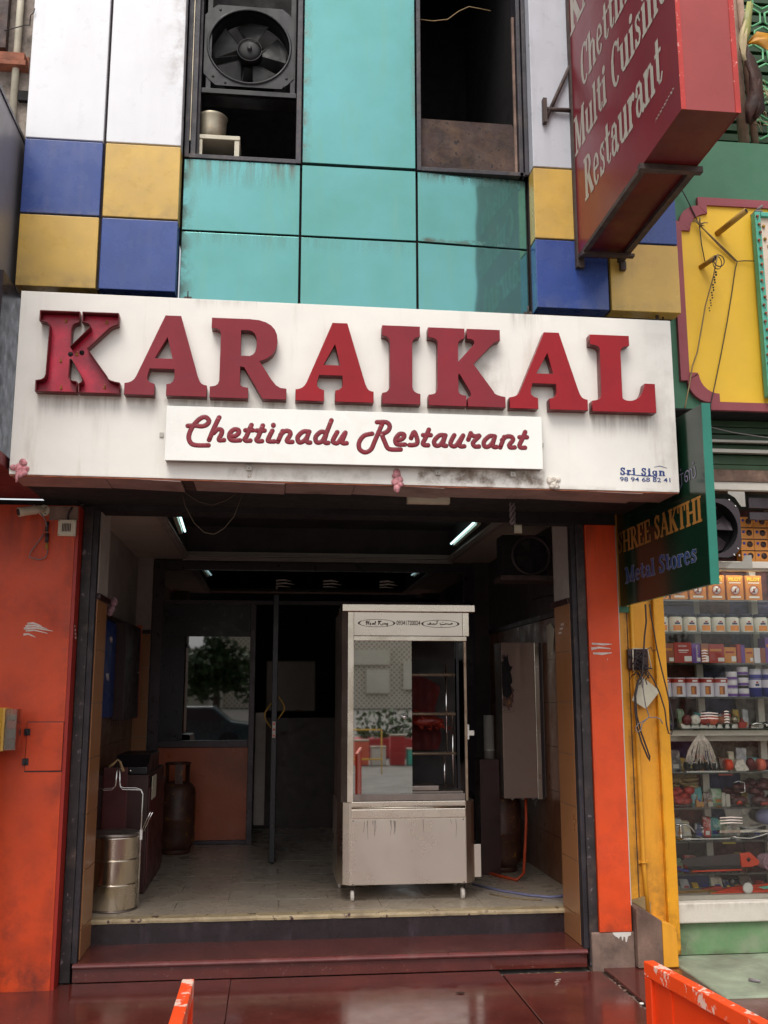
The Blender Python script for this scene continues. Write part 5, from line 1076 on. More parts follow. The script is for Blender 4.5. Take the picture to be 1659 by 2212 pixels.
tag(MB().tube([(1.45,1.36,.259),(1.60,1.10,.259),(1.75,.93,.259),(1.87,.85,.259),(1.95,.86,.259),(2.05,.95,.259),(2.085,1.15,.262)], .008, 8).build('blue_hose', 'hose_blue'), 'pale blue hose lying on the marble floor right of the grill cabinet', 'hose')
tag(MB().tube([(1.50,1.02,.256),(1.62,.86,.256),(1.74,.80,.256),(1.80,.78,.256)], .004, 6).build('tan_cord', 'cable_tan'), 'thin tan cord lying on the marble floor near the right jamb', 'cord')
WF = thing('wall_fan', 'dusty black exhaust fan on a wooden shelf high in the right corner', 'fan', (1.80, 1.1, 2.43))
MB().box(1.64, 1.97, 1.02, 1.20, 2.437, 2.735).build('housing', 'soot', WF, bev=.01)
MB().lathe([(.126,-.02),(.145,-.03),(.150,.0),(.13,.01)], (1.852,1.03,2.585), 1, 36).build('ring_rim', 'fan_grey', WF) if False else None
b = MB(); b.tube([(1.852+.138*math.cos(R(t)), 1.005, 2.583+.138*math.sin(R(t))) for t in range(0,361,12)], .014, 8, cap=False); b.build('ring_rim', 'cable', WF)
for i in range(4):
    a = R(90*i+20); MB().add([(1.852+.02*math.cos(a),1.012,2.583+.02*math.sin(a)),(1.852+.12*math.cos(a-.3),1.006,2.583+.12*math.sin(a-.3)),(1.852+.12*math.cos(a+.35),1.016,2.583+.12*math.sin(a+.35))]+[(1.852+.02*math.cos(a),1.016,2.583+.02*math.sin(a)),(1.852+.12*math.cos(a-.3),1.010,2.583+.12*math.sin(a-.3)),(1.852+.12*math.cos(a+.35),1.0195,2.583+.12*math.sin(a+.35))], [(0,1,2),(5,4,3),(0,1,4,3),(1,2,5,4),(2,0,3,5)]).build('blade', 'fan_black', WF)
tag(bx('shelf_board', 'bracket', None, 1.62, 2.085, .98, 1.24, 2.400, 2.4355, bev=.003), 'rough wooden shelf board under the exhaust fan in the right corner', 'shelf')
tag(MB().prism([(.78,2.06),(.86,2.10),(.95,2.07),(.93,1.90),(.90,1.70),(.86,1.62),(.80,1.80)], 0, 2.060, 2.064).build('white_rag', 'paper_white'), 'pale cloth hanging from the trim on the right interior wall', 'cloth')
tag(MB().prism([(1.22,2.06),(1.30,2.12),(1.42,2.10),(1.40,1.90),(1.30,1.88)], 0, 2.065, 2.069).build('folded_cloth', 'cream_plastic'), 'small folded cloth beside the top of the steel wall box', 'cloth')
b = MB()
for (dx, zz) in ((0,1.45),(.012,1.60),(.02,1.30)): b.tube([(2.08,.74+dx,2.22),(2.075,.70+dx,2.12),(2.07,.72+dx,1.9),(2.075,.75+dx*2,zz)], .0045, 6)
b.tube([(2.08,1.9,2.35),(2.07,1.4,2.33),(2.07,.9,2.30),(2.06,.72,2.24)], .004, 6); b.tube([(2.08,1.3,2.45),(2.07,.95,2.36),(2.06,.75,2.28)], .004, 6)
tag(b.build('cable_bundle', 'cable'), 'bundle of dark cables running down the right interior wall beside the jamb tiles', 'cable')
HS = thing('hanging_bulb_holder', 'dusty twisted cord with a small white box hanging below the sign', 'cord', (1.43, -.2, 2.74))
b = MB()
for p_ in range(3): b.tube([(1.425+.014*math.sin(i*.9+p_*2), -.2+.010*math.cos(i*.9+p_*2), 2.735-.015*i) for i in range(10)], .007, 6)
b.build('twisted_cord', 'cable_grey', HS)
bx('box', 'alu_dull', HS, 1.43, 1.478, -.215, -.185, 2.545, 2.598, bev=.002)
tag(bx('soffit_plate', 'cream_plastic', None, .74, .98, -.55, -.50, 2.655, 2.7345), 'pale plate hanging under the middle of the canopy soffit', 'plate')
tag(MB().tube([(-.535,-.30,2.735),(-.515,-.30,2.66),(-.46,-.30,2.56),(-.40,-.30,2.505),(-.345,-.30,2.495),(-.29,-.30,2.53),(-.235,-.30,2.60),(-.215,-.30,2.66),(-.19,-.30,2.735)], .0024, 6).tube([(-.52,-.32,2.735),(-.44,-.32,2.68),(-.36,-.32,2.66),(-.28,-.32,2.69),(-.22,-.32,2.735)], .002, 6).build('drooping_wire', 'cable_dim'), 'thin dusty wire drooping in two loops under the left of the canopy', 'wire')
tag(MB().tube([(-1.268,.62,2.84),(-1.262,.60,2.70),(-1.265,.62,2.5),(-1.262,.61,2.35),(-1.266,.64,2.22)], .004, 6).build('wall_cable', 'cable'), 'dark cable running down the left interior wall beside the jamb', 'cable')

# ================================================================== LEFT WALL FITTINGS
CM = thing('security_camera', 'white bullet security camera on the top of the orange wall', 'camera', (-1.374, 0, 2.66))
MB().lathe([(.001,-.001),(.034,-.001),(.034,-.008),(.028,-.012),(.001,-.012)], (-1.362,0,2.668), 1, 24).build('mount_plate', 'cream_plastic', CM)
for (x, z) in ((-1.350,2.687),(-1.352,2.648)): MB().ball((x,-.012,z), .004, 7, 5).build('screw', 'dark_alu', CM)
MB().tube([(-1.365,-.01,2.668),(-1.378,-.035,2.668),(-1.392,-.055,2.663)], [.016,.014,.017], 12).build('arm', 'cream_plastic', CM)
MB().tube([(-1.372,-.052,2.668),(-1.395,-.068,2.660),(-1.460,-.112,2.640),(-1.478,-.124,2.634)], [.020,.027,.027,.028], 20).build('barrel', 'cream_plastic', CM)
MB().tube([(-1.4785,-.1245,2.634),(-1.4815,-.1265,2.633)], [.022,.020], 20).build('lens_glass', 'black_paint', CM)
JB = thing('junction_box', 'square cream junction box with a dark grille on the orange wall', 'junction box', (-1.219, 0, 2.56))
bx('housing', 'cream_plastic', JB, -1.272, -1.170, -.028, -.0008, 2.515, 2.612, bev=.004)
g_ = MB(); rn = random.Random(31)
for i in range(6): g_.box(-1.248+.009*i, -1.2435+.009*i, -.0305, -.028, 2.540, 2.588)
g_.build('grille', 'dark_wood', JB)
for (x, z) in ((-1.264,2.522),(-1.178,2.522),(-1.264,2.605),(-1.178,2.605)): MB().ball((x,-.028,z), .003, 6, 4).build('screw', 'dark_alu', JB)
CB = thing('camera_cable', 'grey looped cable with black connectors hanging below the security camera', 'cable', (-1.33, 0, 2.4))
MB().tube([(-1.42,-.01,2.70),(-1.385,-.03,2.66),(-1.345,-.035,2.61),(-1.333,-.02,2.55),(-1.330,-.015,2.50),(-1.325,-.015,2.42),(-1.335,-.015,2.385),(-1.37,-.015,2.372),(-1.43,-.015,2.388),(-1.420,-.015,2.42),(-1.38,-.015,2.48),(-1.35,-.015,2.53)], .0035, 7).build('lead', 'cable_grey', CB)
MB().tube([(-1.334,-.018,2.60),(-1.338,-.018,2.54)], .010, 9).tube([(-1.332,-.018,2.53),(-1.333,-.018,2.475)], .011, 9).build('connector', 'cable', CB)
MB().tube([(-1.330,-.019,2.470),(-1.331,-.019,2.435)], .008, 9).build('plug', 'brass_pipe', CB)
MB().tube([(-1.22,-.008,2.615),(-1.222,-.01,2.64),(-1.215,-.008,2.66),(-1.20,-.008,2.69)], .006, 7).build('conduit_tail', 'cable', CB)
YB = thing('yellow_box', 'bright yellow box with a clear sleeve of packets at the left edge', 'box', (-1.6, -.2, 1.287))
bx('case', 'yellowbox', YB, -1.80, -1.470, -.30, -.06, 1.287, 1.522, bev=.006)
bx('side_tray', 'acp_yellow', YB, -1.4695, -1.455, -.22, -.06, 1.290, 1.520, bev=.002)
sl_ = MB().box(-1.4545, -1.392, -.215, -.213, 1.296, 1.516).box(-1.394, -1.392, -.2125, -.10, 1.296, 1.516); sl_.build('clear_sleeve', 'clear_plastic', YB)
for i, (zz, mm, hh) in enumerate(((1.300,'maroon',.05),(1.355,'cable_grey',.05),(1.412,'coral',.038),(1.455,'alu_bar',.03))): bx('packet', mm, YB, -1.449+.006*(i%2), -1.403, -.19, -.12, zz, zz+hh, bev=.004)
bx('stand_post', 'dark_wood', YB, -1.60, -1.525, -.18, -.10, -.03, 1.2865)

# ================================================================== BARRICADES
def gate(x, ya, yb_, rotz, lab, side):
    g = thing('orange_barricade', lab, 'barricade', (x, ya, 0), 'orange sheet metal barricades on the forecourt')
    L_ = ya-yb_; zt_ = .952
    def Q(u, v, z): # u along the length, v across
        c_, s_ = math.cos(rotz), math.sin(rotz); return (x+v*c_+u*s_, ya-u*c_+v*s_, z)
    def bar(u0, u1, v0, v1, z0, z1, nm, m, bev=.0025):
        b = MB().hexa([Q(u0,v0,z0),Q(u1,v0,z0),Q(u1,v1,z0),Q(u0,v1,z0)], [Q(u0,v0,z1),Q(u1,v0,z1),Q(u1,v1,z1),Q(u0,v1,z1)]); return b.build(nm, m, g, bev=bev)
    bar(0, L_, -.014, .014, zt_-.035, zt_, 'top_rail', 'orange_gate_worn'); bar(0, L_, -.014, .014, .10, .135, 'bottom_rail', 'orange_gate')
    bar(0, .032, -.0135, .0135, 0, zt_-.0355, 'end_post', 'orange_gate'); bar(L_-.032, L_, -.0135, .0135, 0, zt_-.0355, 'end_post', 'orange_gate')
    bar(.0325, L_-.0325, -.004, .004, .1355, zt_-.0355, 'sheet_panel', 'orange_gate', 0)
    for uu in (.11, .62): bar(uu, uu+.010, -.0075, -.0042, .14, zt_-.04, 'panel_seam', 'orange_gate', 0)
    for u0 in (.0, L_-.05): bar(u0, u0+.05, -.16, .16, -.002, .012, 'foot_plate', 'orange_gate')
    return g
gate(-.179, -3.51, -4.75, 0.0, 'orange barricade seen end on at the bottom left of the forecourt', 1)
gate(.935, -3.475, -4.75, R(7), 'orange barricade with a chipped top rail at the bottom right corner', -1)

# ================================================================== HARDWARE SHOP NEXT DOOR (right)
HB = thing('hardware_shop_building', 'green and yellow shop building to the right with a glazed shop window', 'building', (3.2, .3, 0))
# yellow pilaster
bx('yellow_pilaster', 'yellow_wall', HB, 2.186, 2.440, .25, .60, .02, 2.95)
bx('yellow_pilaster_edge', 'yellow_wall2', HB, 2.441, 2.512, .215, .60, .03, 2.95, bev=.004)
bx('pilaster_groove', 'dirt_gap', HB, 2.270, 2.2755, .2475, .2499, .30, 2.2)
MB().prism([(2.182,.0),(2.182,.335),(2.20,.343),(2.24,.325),(2.338,.262),(2.338,.0)], 1, .06, .2495).build('cement_plinth', 'cement_dark', HB, bev=.006)
MB().prism([(2.3385,.0),(2.3385,.260),(2.385,.248),(2.415,.225),(2.428,.190),(2.432,.0)], 1, .06, .2495).build('yellow_plinth', 'yellow_wall', HB, bev=.006)
MB().prism([(2.200,.3445),(2.30,.370),(2.335,.335),(2.336,.270),(2.24,.330)], 1, .225, .2494).build('plinth_patch', 'cable_tan', HB)
PI = MB().tube([(2.300,.232,2.16),(2.302,.232,1.30),(2.304,.232,.59),(2.306,.232,.55),(2.318,.228,.26)], .0135, 12); pi_ = PI.build('conduit_pipe', 'pipe_yellow', HB)
MB().box(2.275, 2.337, .236, .2490, .562, .580).tube([(2.286,.236,.571),(2.288,.216,.571),(2.305,.212,.571),(2.320,.216,.571),(2.322,.236,.571)], .004, 6).build('pipe_clamp', 'pipe_yellow', pi_)
# base wall, step, sill
bx('base_wall', 'light_green', HB, 2.5125, 6.0, .30, .62, .008, .198)
bx('window_sill', 'white_frame', HB, 2.5125, 6.0, .262, .62, .1985, .318, bev=.008)
stp = MB().box(2.435, 6.0, -.55, .2995, -.10, .006); stp.build('green_step', 'green_floor', HB, bev=.01)
bx('lower_step', 'green_floor', HB, 2.44, 6.0, -1.25, -.5505, -.12, -.045, bev=.01)
MB().tube([(2.70,-.28,.012),(2.74,-.33,.018)], [.012,.006], 8).build('pipe_plug', 'cable_grey', HB)
# window framing
bx('pane', 'glass_shop', HB, 2.513, 6.0, .335, .340, .3185, 2.40)
fr = MB(); fr.box(2.513, 6.0, .225, .345, 2.4105, 2.452); fr.box(2.513, 6, .26, .345, 2.4005, 2.410); fr.build('window_head', 'white_frame', HB, bev=.003)
bx('fan_board', 'white_frame', HB, 2.513, 6.0, .20, .25, 2.93, 2.985, bev=.003)
bx('rusty_lintel', 'rust', HB, 2.513, 6.0, .19, .60, 2.986, 3.065).data.materials[0] = M['cement_dark']
for i, (za, zb) in enumerate(((3.066,3.10),(3.104,3.17),(3.2,3.24),(3.27,3.31),(3.315,3.36),(3.365,3.41))): bx('shutter_slat', 'green_dark', HB, 2.513, 6.0, .20+.006*(i%2), .30, za, zb, bev=.004)
bx('shutter_backing', 'green_dark', HB, 2.513, 6.0, .301, .40, 3.066, 3.46)
for za, zb in ((3.243,3.262),(3.172,3.198)): bx('guide_bar', 'alu_bar', HB, 2.513, 6.0, .15, .19, za, zb, bev=.003)
bx('vent_louvre', 'dark_alu', HB, 3.18, 6, .30, .33, 2.83, 2.90); bx('vent_louvre', 'dark_alu', HB, 3.18, 6, .30, .33, 2.75, 2.80)
# upper wall and painted panel
bx('green_upper_wall', 'green_wall', HB, 2.556, 6.0, .0105, .40, 3.425, 5.345)
bx('panel_soffit', 'soot', HB, 2.52, 6.0, .0105, .40, 3.412, 3.4245)
def arcp(cx, cz_, r_, a0, a1, n=8): return [(cx+r_*math.cos(R(a0+(a1-a0)*i/n)), cz_+r_*math.sin(R(a0+(a1-a0)*i/n))) for i in range(n+1)]
inner = [(6,3.467),(2.868,3.467),(2.868,3.522)]+arcp(2.868,3.655,.133,270,180)+[(2.735,3.66),(2.672,3.66),(2.672,4.655),(2.735,4.655),(2.735,4.72)]+arcp(2.860,4.66,.122,150,95)+[(2.862,4.786),(2.862,4.848),(6,4.848)]
MB().prism(inner, 1, -.006, .010).build('yellow_panel', 'yellow_sign', HB)
outer = [(6,3.412),(2.805,3.412),(2.805,3.462)]+arcp(2.815,3.610,.148,265,185)+[(2.612,3.605),(2.612,4.72),(2.665,4.72),(2.672,4.745)]+arcp(2.80,4.70,.137,160,95)+[(2.800,4.842),(2.800,4.903),(6,4.903)]
n_ = 40
# moulding: the outer outline minus the inner outline, built as strips
mo = MB()
def strip(a, b_):
    for i in range(len(a)-1):
        q = [a[i], a[i+1], b_[i+1], b_[i]]
        mo.prism(q, 1, -.022, .009)
strip([(6,3.412),(2.805,3.412)], [(6,3.467),(2.868,3.467)])
strip([(2.805,3.412),(2.805,3.462)], [(2.868,3.467),(2.868,3.522)])
strip(arcp(2.805,3.610,.148,270,182,7), arcp(2.868,3.655,.133,270,182,7))
strip([(2.657,3.605),(2.612,3.605)], [(2.735,3.660),(2.672,3.660)])
strip([(2.612,3.605),(2.612,4.72)], [(2.672,3.660),(2.672,4.655)])
strip([(2.612,4.72),(2.662,4.722)], [(2.672,4.655),(2.735,4.655)])
strip(arcp(2.800,4.700,.140,172,90,7), arcp(2.860,4.660,.125,180,92,7))
strip([(2.800,4.840),(2.800,4.903)], [(2.862,4.785),(2.862,4.848)])
strip([(2.800,4.903),(6,4.903)], [(2.862,4.848),(6,4.848)])
mo.build('maroon_moulding', 'maroon_trim', HB)
for (a, b_) in (((2.930,4.650),(3.035,4.735)), ((2.799,4.403),(2.852,4.445))):
    P0 = Vector((a[0], -.004, a[1])); P1 = Vector((b_[0]-.0, -.22 if a[1] > 4.6 else -.12, b_[1]-.02)); 
    q = MB().tube([P0, P1], .020 if a[1] > 4.6 else .017, 14); q.tube([P1, P1+(P1-P0).normalized()*.001], .014, 12); o = q.build('pipe_stub', 'brass_pipe', HB)
    MB().tube([P1+(P1-P0).normalized()*.0012, P1+(P1-P0).normalized()*.002], .014, 12).build('pipe_bore', 'soot', o)
# lattice terrace above
bx('terrace_back', 'green_dark', HB, 2.56, 6, .60, .62, 5.345, 8)
for i in range(26): bx('louvre', 'green_dark', HB, 2.56, 6.0, .56, .59, 5.36+.085*i, 5.415+.085*i)
LT = thing('hexagon_lattice', 'mint green hexagon lattice screen on the terrace of the green building', 'lattice', (3.5, .2, 5.35))
for i in range(5):
    for j in range(9):
        cx_ = 3.40+.172*i+(.086 if j % 2 else 0); cz_2 = 5.575+.150*j
        MB().tube([(cx_+.078*math.cos(R(90+60*q)), .2, cz_2+.078*math.sin(R(90+60*q))) for q in range(7)], .0085, 6, cap=False).build('lattice_ring', 'lattice', LT)
for zz in (5.35, 5.85, 5.885): bx('lattice_rail', 'lattice', LT, 3.36, 4.4, .19, .21, zz, zz+.018)
for k_, (x, dx, lab) in enumerate(((3.235,.0,'thick weathered wooden post end hanging beside the lattice, nearer the red sign'),(3.305,.012,'thinner weathered wooden post end hanging right beside the thicker one'))):
    tag(MB().tube([(x+dx,.12,5.395+.01*k_),(x-.03,.12,6.6)], [.038-.012*k_]*2, 14).build('wooden_post', 'bamboo'), lab, 'post', 'wooden posts by the lattice')
def leaf(pts, wd, m, nm, lab, cup=.3, seed=0):
    rn = random.Random(seed); b = MB(); P2 = [Vector(p) for p in pts]; vs = []; n = len(P2)
    for i, p in enumerate(P2):
        d = (P2[min(i+1,n-1)]-P2[max(i-1,0)]).normalized(); s_ = d.cross(Vector((0,1,0))).normalized(); w_ = wd[i]
        for k, t in enumerate((-1,-.5,0,.5,1)): vs.append(p+s_*w_*t*rn.uniform(.62,1.2)+Vector((0, -cup*w_*(1-abs(t))+rn.uniform(-.018,.018), 0)))
    b.add(vs, [(i*5+k, i*5+k+1, (i+1)*5+k+1, (i+1)*5+k) for i in range(n-1) for k in range(4)], True); o = b.build(nm, m)
    so_ = o.modifiers.new('s','SOLIDIFY'); so_.thickness = .003
    tag(o, lab, 'leaf', 'banana leaves hanging by the lattice')
leaf([(3.20,-.02,5.47),(3.245,-.03,5.60),(3.27,-.03,5.72),(3.265,-.03,5.85),(3.24,-.02,5.98),(3.235,0,6.08)], [.030,.07,.045,.065,.035,.02], 'leaf_dry', 'banana_leaf', 'curled dead brown banana leaf hanging beside the end of the red sign', .5, 3)
leaf([(3.25,.0,6.10),(3.31,-.02,6.13),(3.38,-.03,6.11),(3.43,-.03,6.05),(3.46,-.03,5.98)], [.012,.05,.07,.06,.02], 'leaf_yellow', 'banana_leaf', 'yellow banana leaf with brown patches in the top right corner', .3, 4)
leaf([(3.22,.02,6.07),(3.235,0,6.2),(3.26,0,6.33),(3.30,0,6.45)], [.02,.032,.03,.02], 'leaf_green', 'banana_leaf', 'pale green stalk rising above the brown leaf', .5, 5)
b = MB(); rn = random.Random(8)
for i in range(34):
    x, z = rn.uniform(3.30,3.50), rn.uniform(5.50,5.95); L_ = rn.uniform(.05,.14); a = rn.uniform(-1.4,-.5)
    b.tube([(x,.10,z),(x+L_*math.cos(a)*.5,.08,z+L_*math.sin(a)*.4),(x+L_*math.cos(a),.10,z+L_*math.sin(a))], [.003,.0025,.001], 5)
o = b.build('dry_fibres', 'leaf_straw'); o['kind'] = 'stuff'; tag(o, 'dry straw fibres tangled on the mint green lattice', 'straw')
leaf([(3.42,-.02,6.06),(3.45,-.03,5.98),(3.47,-.03,5.90),(3.46,-.02,5.83)], [.03,.05,.04,.012], 'leaf_yellow', 'banana_leaf', 'small drooping yellow banana leaf tip at the right photo edge', .3, 11)
leaf([(3.22,-.01,5.92),(3.205,-.02,6.02),(3.215,-.01,6.14),(3.25,0,6.28)], [.012,.022,.03,.02], 'leaf_straw', 'banana_leaf', 'split straw coloured leaf strip next to the end of the red sign', .4, 12)
leaf([(3.24,-.03,5.50),(3.275,-.045,5.60),(3.265,-.05,5.72),(3.29,-.045,5.80)], [.018,.04,.028,.012], 'leaf_dry', 'banana_leaf', 'shrivelled brown leaf tip lying over the bigger dead leaf', .8, 13)
# turquoise framed board
TB = thing('bulb_board', 'turquoise framed cream board dotted with rusty bulb sockets', 'board', (3.4, -.06, 3.48))
MB().prism([(3.165,4.785),(3.168,3.500),(3.208,3.500),(3.205,4.785)], 1, -.085, -.030).build('frame_side', 'turquoise', TB, bev=.003)
bx('frame_top', 'turquoise', TB, 3.2085, 4.2, -.085, -.030, 4.755, 4.785, bev=.003)
bx('frame_bottom', 'turquoise', TB, 3.2085, 4.2, -.085, -.030, 3.500, 3.52)
bx('cream_face', 'cream_board', TB, 3.209, 4.2, -.060, -.035, 3.5205, 4.7545)
bx('coral_print', 'coral', TB, 3.285, 3.60, -.0625, -.0605, 4.45, 4.60)
rn = random.Random(18)
for i in range(22):
    z = 3.55+1.2*i/21; x = 3.186+rn.uniform(-.008,.008)
    MB().ball((x,-.092,z), .0095, 7, 5, (1.2,.8,1)).tube([(x,-.095,z-.004),(x+rn.uniform(-.01,.01),-.10,z-.03)], .002, 5).build('bulb_socket', 'rust', TB)
for (x, z) in ((3.232,4.69),(3.236,4.60),(3.260,4.55),(3.262,4.46),(3.268,4.38)): MB().ball((x,-.068,z), .012, 7, 5, (1,.8,1.1)).build('bulb_socket', 'brass_pipe', TB)
MB().box(3.175, 3.225, -.08, -.005, 4.79, 4.80).tube([(3.185,-.05,4.80),(3.225,-.09,4.83)], .008, 6).build('top_bracket', 'cable_grey', TB)
# wires across the yellow panel
tag(MB().tube([(2.60,-.05,5.10),(2.72,-.03,4.88),(2.797,-.03,4.696)], .004, 6).tube([(2.797,-.03,4.696),(2.805,-.03,4.55),(2.822,-.03,4.42)], .0035, 6).build('rope', 'cable'), 'dark cord crossing the top left corner of the yellow panel', 'cord')
b = MB()
for (dx, dz) in ((-.055,.02),(-.04,.03),(.055,.015),(.03,-.01),(.0,.055),(.02,.01)): b.tube([(2.797,-.035,4.694),(2.797+dx*.5,-.045,4.694+dz*.8),(2.797+dx,-.04,4.694+dz)], [.006,.005,.003], 6)
b.tube([(2.797,-.035,4.690),(2.92,-.03,4.575),(3.05,-.02,4.452)], .005, 6); b.tube([(2.805,-.035,4.685),(2.92,-.025,4.565),(3.04,-.02,4.450)], .004, 6)
tag(b.build('knotted_rope', 'cable_tan'), 'knotted tan rope fixed near the top left corner of the yellow panel', 'rope')
tag(MB().tube([(3.17,-.03,4.455),(3.10,-.02,4.458),(3.053,-.02,4.452),(3.035,-.02,4.40),(3.0,-.015,4.22),(2.955,-.015,4.02),(2.90,-.015,3.80),(2.845,-.02,3.60),(2.80,-.03,3.45),(2.775,-.05,3.40)], .0035, 6).build('long_wire', 'cable'), 'long dark wire running down from the turquoise board across the yellow panel', 'wire')
tag(MB().tube([(2.86,-.14,4.44),(2.84,-.10,4.30),(2.80,-.04,4.12),(2.765,-.03,3.95),(2.73,-.03,3.80),(2.69,-.03,3.70),(2.66,-.04,3.58),(2.62,-.06,3.45),(2.60,-.08,3.40)], .0045, 6).build('yellow_cable', 'cable_tan'), 'tan cable hanging from the lower pipe stub down the maroon moulding', 'cable')
b = MB(); b.tube([(2.868+.036*math.cos(R(t)), -.135, 4.395+.040*math.sin(R(t))) for t in range(0,361,18)], .0035, 6, cap=False); b.tube([(2.862+.03*math.cos(R(t)), -.12, 4.388+.045*math.sin(R(t))) for t in range(0,361,18)], .003, 6, cap=False)
for i in range(16): b.ball((2.858-.004*i+.006*math.sin(i*2.1), -.10, 4.33-.018*i), .008-.0002*i, 6, 4)
tag(b.build('coiled_wire', 'cable'), 'small wire coil and twisted tail hanging from the lower pipe stub', 'wire')
tag(MB().tube([(2.50,.12,3.41),(2.70,.10,3.36),(3.0,.08,3.29),(3.25,.08,3.26),(3.6,.08,3.27)], .0035, 6).build('sagging_wire', 'cable_grey'), 'grey wire sagging across the dark green shutter beams', 'wire')
tag(MB().tube([(2.40,-.16,4.2),(2.42,-.16,3.9),(2.43,-.15,3.6),(2.44,-.12,3.3)], .012, 8).tube([(2.46,-.14,4.1),(2.465,-.14,3.7),(2.45,-.12,3.35)], .006, 6).build('dark_conduit', 'bracket'), 'dark conduit beside the right end of the white fascia sign', 'conduit')
# meter box tangle on the yellow pilaster
MT = thing('meter_box', 'open dark meter box with tangled wires on the yellow pilaster', 'meter box', (2.34, .2, 1.82))
bx('back_box', 'dark_wood', MT, 2.256, 2.395, .215, .2495, 1.745, 1.880, bev=.012)
q = MB().tube([(2.288,.205,1.880),(2.284,.205,1.745)], .004, 6).tube([(2.288,.205,1.880),(2.385,.205,1.880),(2.405,.205,1.752)], .004, 6); q.build('rim', 'cream_plastic', MT)
b = MB(); rn = random.Random(41)
for i in range(26):
    p = Vector((rn.uniform(2.29,2.38), rn.uniform(.17,.21), rn.uniform(1.70,1.86))); pts = [p.copy()]
    for k in range(6): p = p+Vector((rn.uniform(-.03,.03), rn.uniform(-.012,.012), rn.uniform(-.035,.02))); p.y = min(p.y, .21); pts.append(p.copy())
    b.tube(pts, rn.uniform(.002,.0045), 5)
b.build('wire_tangle', 'cable', MT)
tag(MB().prism([(2.318,1.685),(2.352,1.690),(2.428,1.628),(2.440,1.602),(2.356,1.508),(2.345,1.505),(2.262,1.555)], 1, .190, .196).build('hanging_card', 'cream_plastic'), 'tilted grey card hanging under the open meter box', 'card')
def wire(pts, r_, m, lab, cat='cable'): tag(MB().tube(pts, r_, 7).build('hanging_cable', m), lab, cat)
wire([(2.368,.16,2.16),(2.372,.17,2.05),(2.355,.17,1.95),(2.345,.17,1.85),(2.325,.16,1.72),(2.29,.16,1.66),(2.272,.16,1.60),(2.268,.16,1.50),(2.275,.16,1.40),(2.30,.16,1.30),(2.335,.16,1.21),(2.348,.16,1.185),(2.349,.16,1.21),(2.33,.16,1.27),(2.30,.16,1.36),(2.278,.16,1.46),(2.275,.16,1.58),(2.30,.16,1.68)], .0055, 'cable', 'thick dark cable looping down the yellow pilaster past the meter box')
wire([(2.392,.15,2.16),(2.398,.15,2.08),(2.41,.15,2.00),(2.425,.15,1.88),(2.45,.15,1.75),(2.475,.15,1.63),(2.495,.15,1.52),(2.508,.15,1.43),(2.502,.15,1.37),(2.492,.15,1.345),(2.475,.15,1.352),(2.465,.15,1.40),(2.458,.15,1.50),(2.43,.15,1.60),(2.39,.15,1.69),(2.36,.16,1.74)], .0045, 'cable', 'dark and blue cable looping from the green sign past the pilaster edge')
wire([(2.32,.15,1.70),(2.325,.15,1.60),(2.335,.15,1.52),(2.352,.15,1.46),(2.345,.15,1.445),(2.31,.15,1.425),(2.28,.15,1.41),(2.265,.15,1.39),(2.262,.15,1.37),(2.275,.15,1.36),(2.295,.15,1.37),(2.305,.15,1.41),(2.35,.15,1.45),(2.40,.15,1.45),(2.425,.15,1.44),(2.44,.15,1.41)], .0035, 'cable_grey', 'thin grey wire curling below the tilted card')
# shop fan
SF = thing('shop_exhaust_fan', 'grey framed exhaust fan mounted over the shop window', 'fan', (2.83, .1, 2.66))
cx, cz_, rr_ = 2.821, 2.655, .172; vs = []; fs = []
for i in range(N_):
    a = 2*math.pi*i/N_; ca, sa = math.cos(a), math.sin(a); q = .192/max(abs(ca), abs(sa)); q = min(q, .225)
    for y in (.10, .108): vs += [(cx+rr_*ca, y, cz_+rr_*sa), (cx+q*ca, y, cz_+q*sa)]
for i in range(N_):
    j = (i+1) % N_; fs += [(i*4, i*4+1, j*4+1, j*4), (i*4+2, j*4+2, j*4+3, i*4+3), (i*4, j*4, j*4+2, i*4+2), (i*4+1, i*4+3, j*4+3, j*4+1)]
MB().add(vs, fs).build('plate', 'dark_alu', SF)
b = MB(); n = 44; vs = []
for i in range(n):
    a = 2*math.pi*i/n
    for (q, y) in ((.172,.10),(.172,.22)): vs.append((cx+q*math.cos(a), y, cz_+q*math.sin(a)))
b.add(vs, [(2*i, 2*i+1, 2*((i+1)%n)+1, 2*((i+1)%n)) for i in range(n)], True).build('duct', 'soot', SF)
bx('duct_back', 'soot', SF, 2.64, 3.0, .221, .224, 2.47, 2.84)
for i in range(5):
    a = R(72*i+15); pp = [(.03,-.5,.0),(.03,.5,.03),(.15,.42,.045),(.160,.0,.02),(.155,-.32,.0)]
    v1 = [(cx+q*math.cos(a+d), .14+dy, cz_+q*math.sin(a+d)) for q, d, dy in pp]; v2 = [(x, y+.003, z) for x, y, z in v1]
    MB().add(v1+v2, [(0,1,2,3,4),(9,8,7,6,5)]+[(k,(k+1)%5,(k+1)%5+5,k+5) for k in range(5)]).build('blade', 'dark_alu', SF)
MB().lathe([(.001,.12),(.032,.122),(.038,.135),(.038,.19),(.001,.19)], (cx,0,cz_), 1, 20).build('hub', 'soot', SF)
for (x, z) in ((2.945,2.84),(2.985,2.80),(2.985,2.52),(2.955,2.48),(2.99,2.475)): MB().ball((x,.098,z), .007, 7, 5, (1,.5,1)).build('bolt', 'chrome', SF)
MB().prism([(2.945,2.900),(3.06,2.900),(3.06,2.80),(3.03,2.80),(2.99,2.86),(2.945,2.885)], 1, .109, .113).build('mount_bracket', 'alu_bar', SF)
MB().prism([(2.90,2.392),(3.08,2.392),(3.078,2.48),(3.03,2.478),(3.015,2.44),(2.93,2.42)], 1, .109, .113).build('mount_bracket', 'alu_bar', SF)

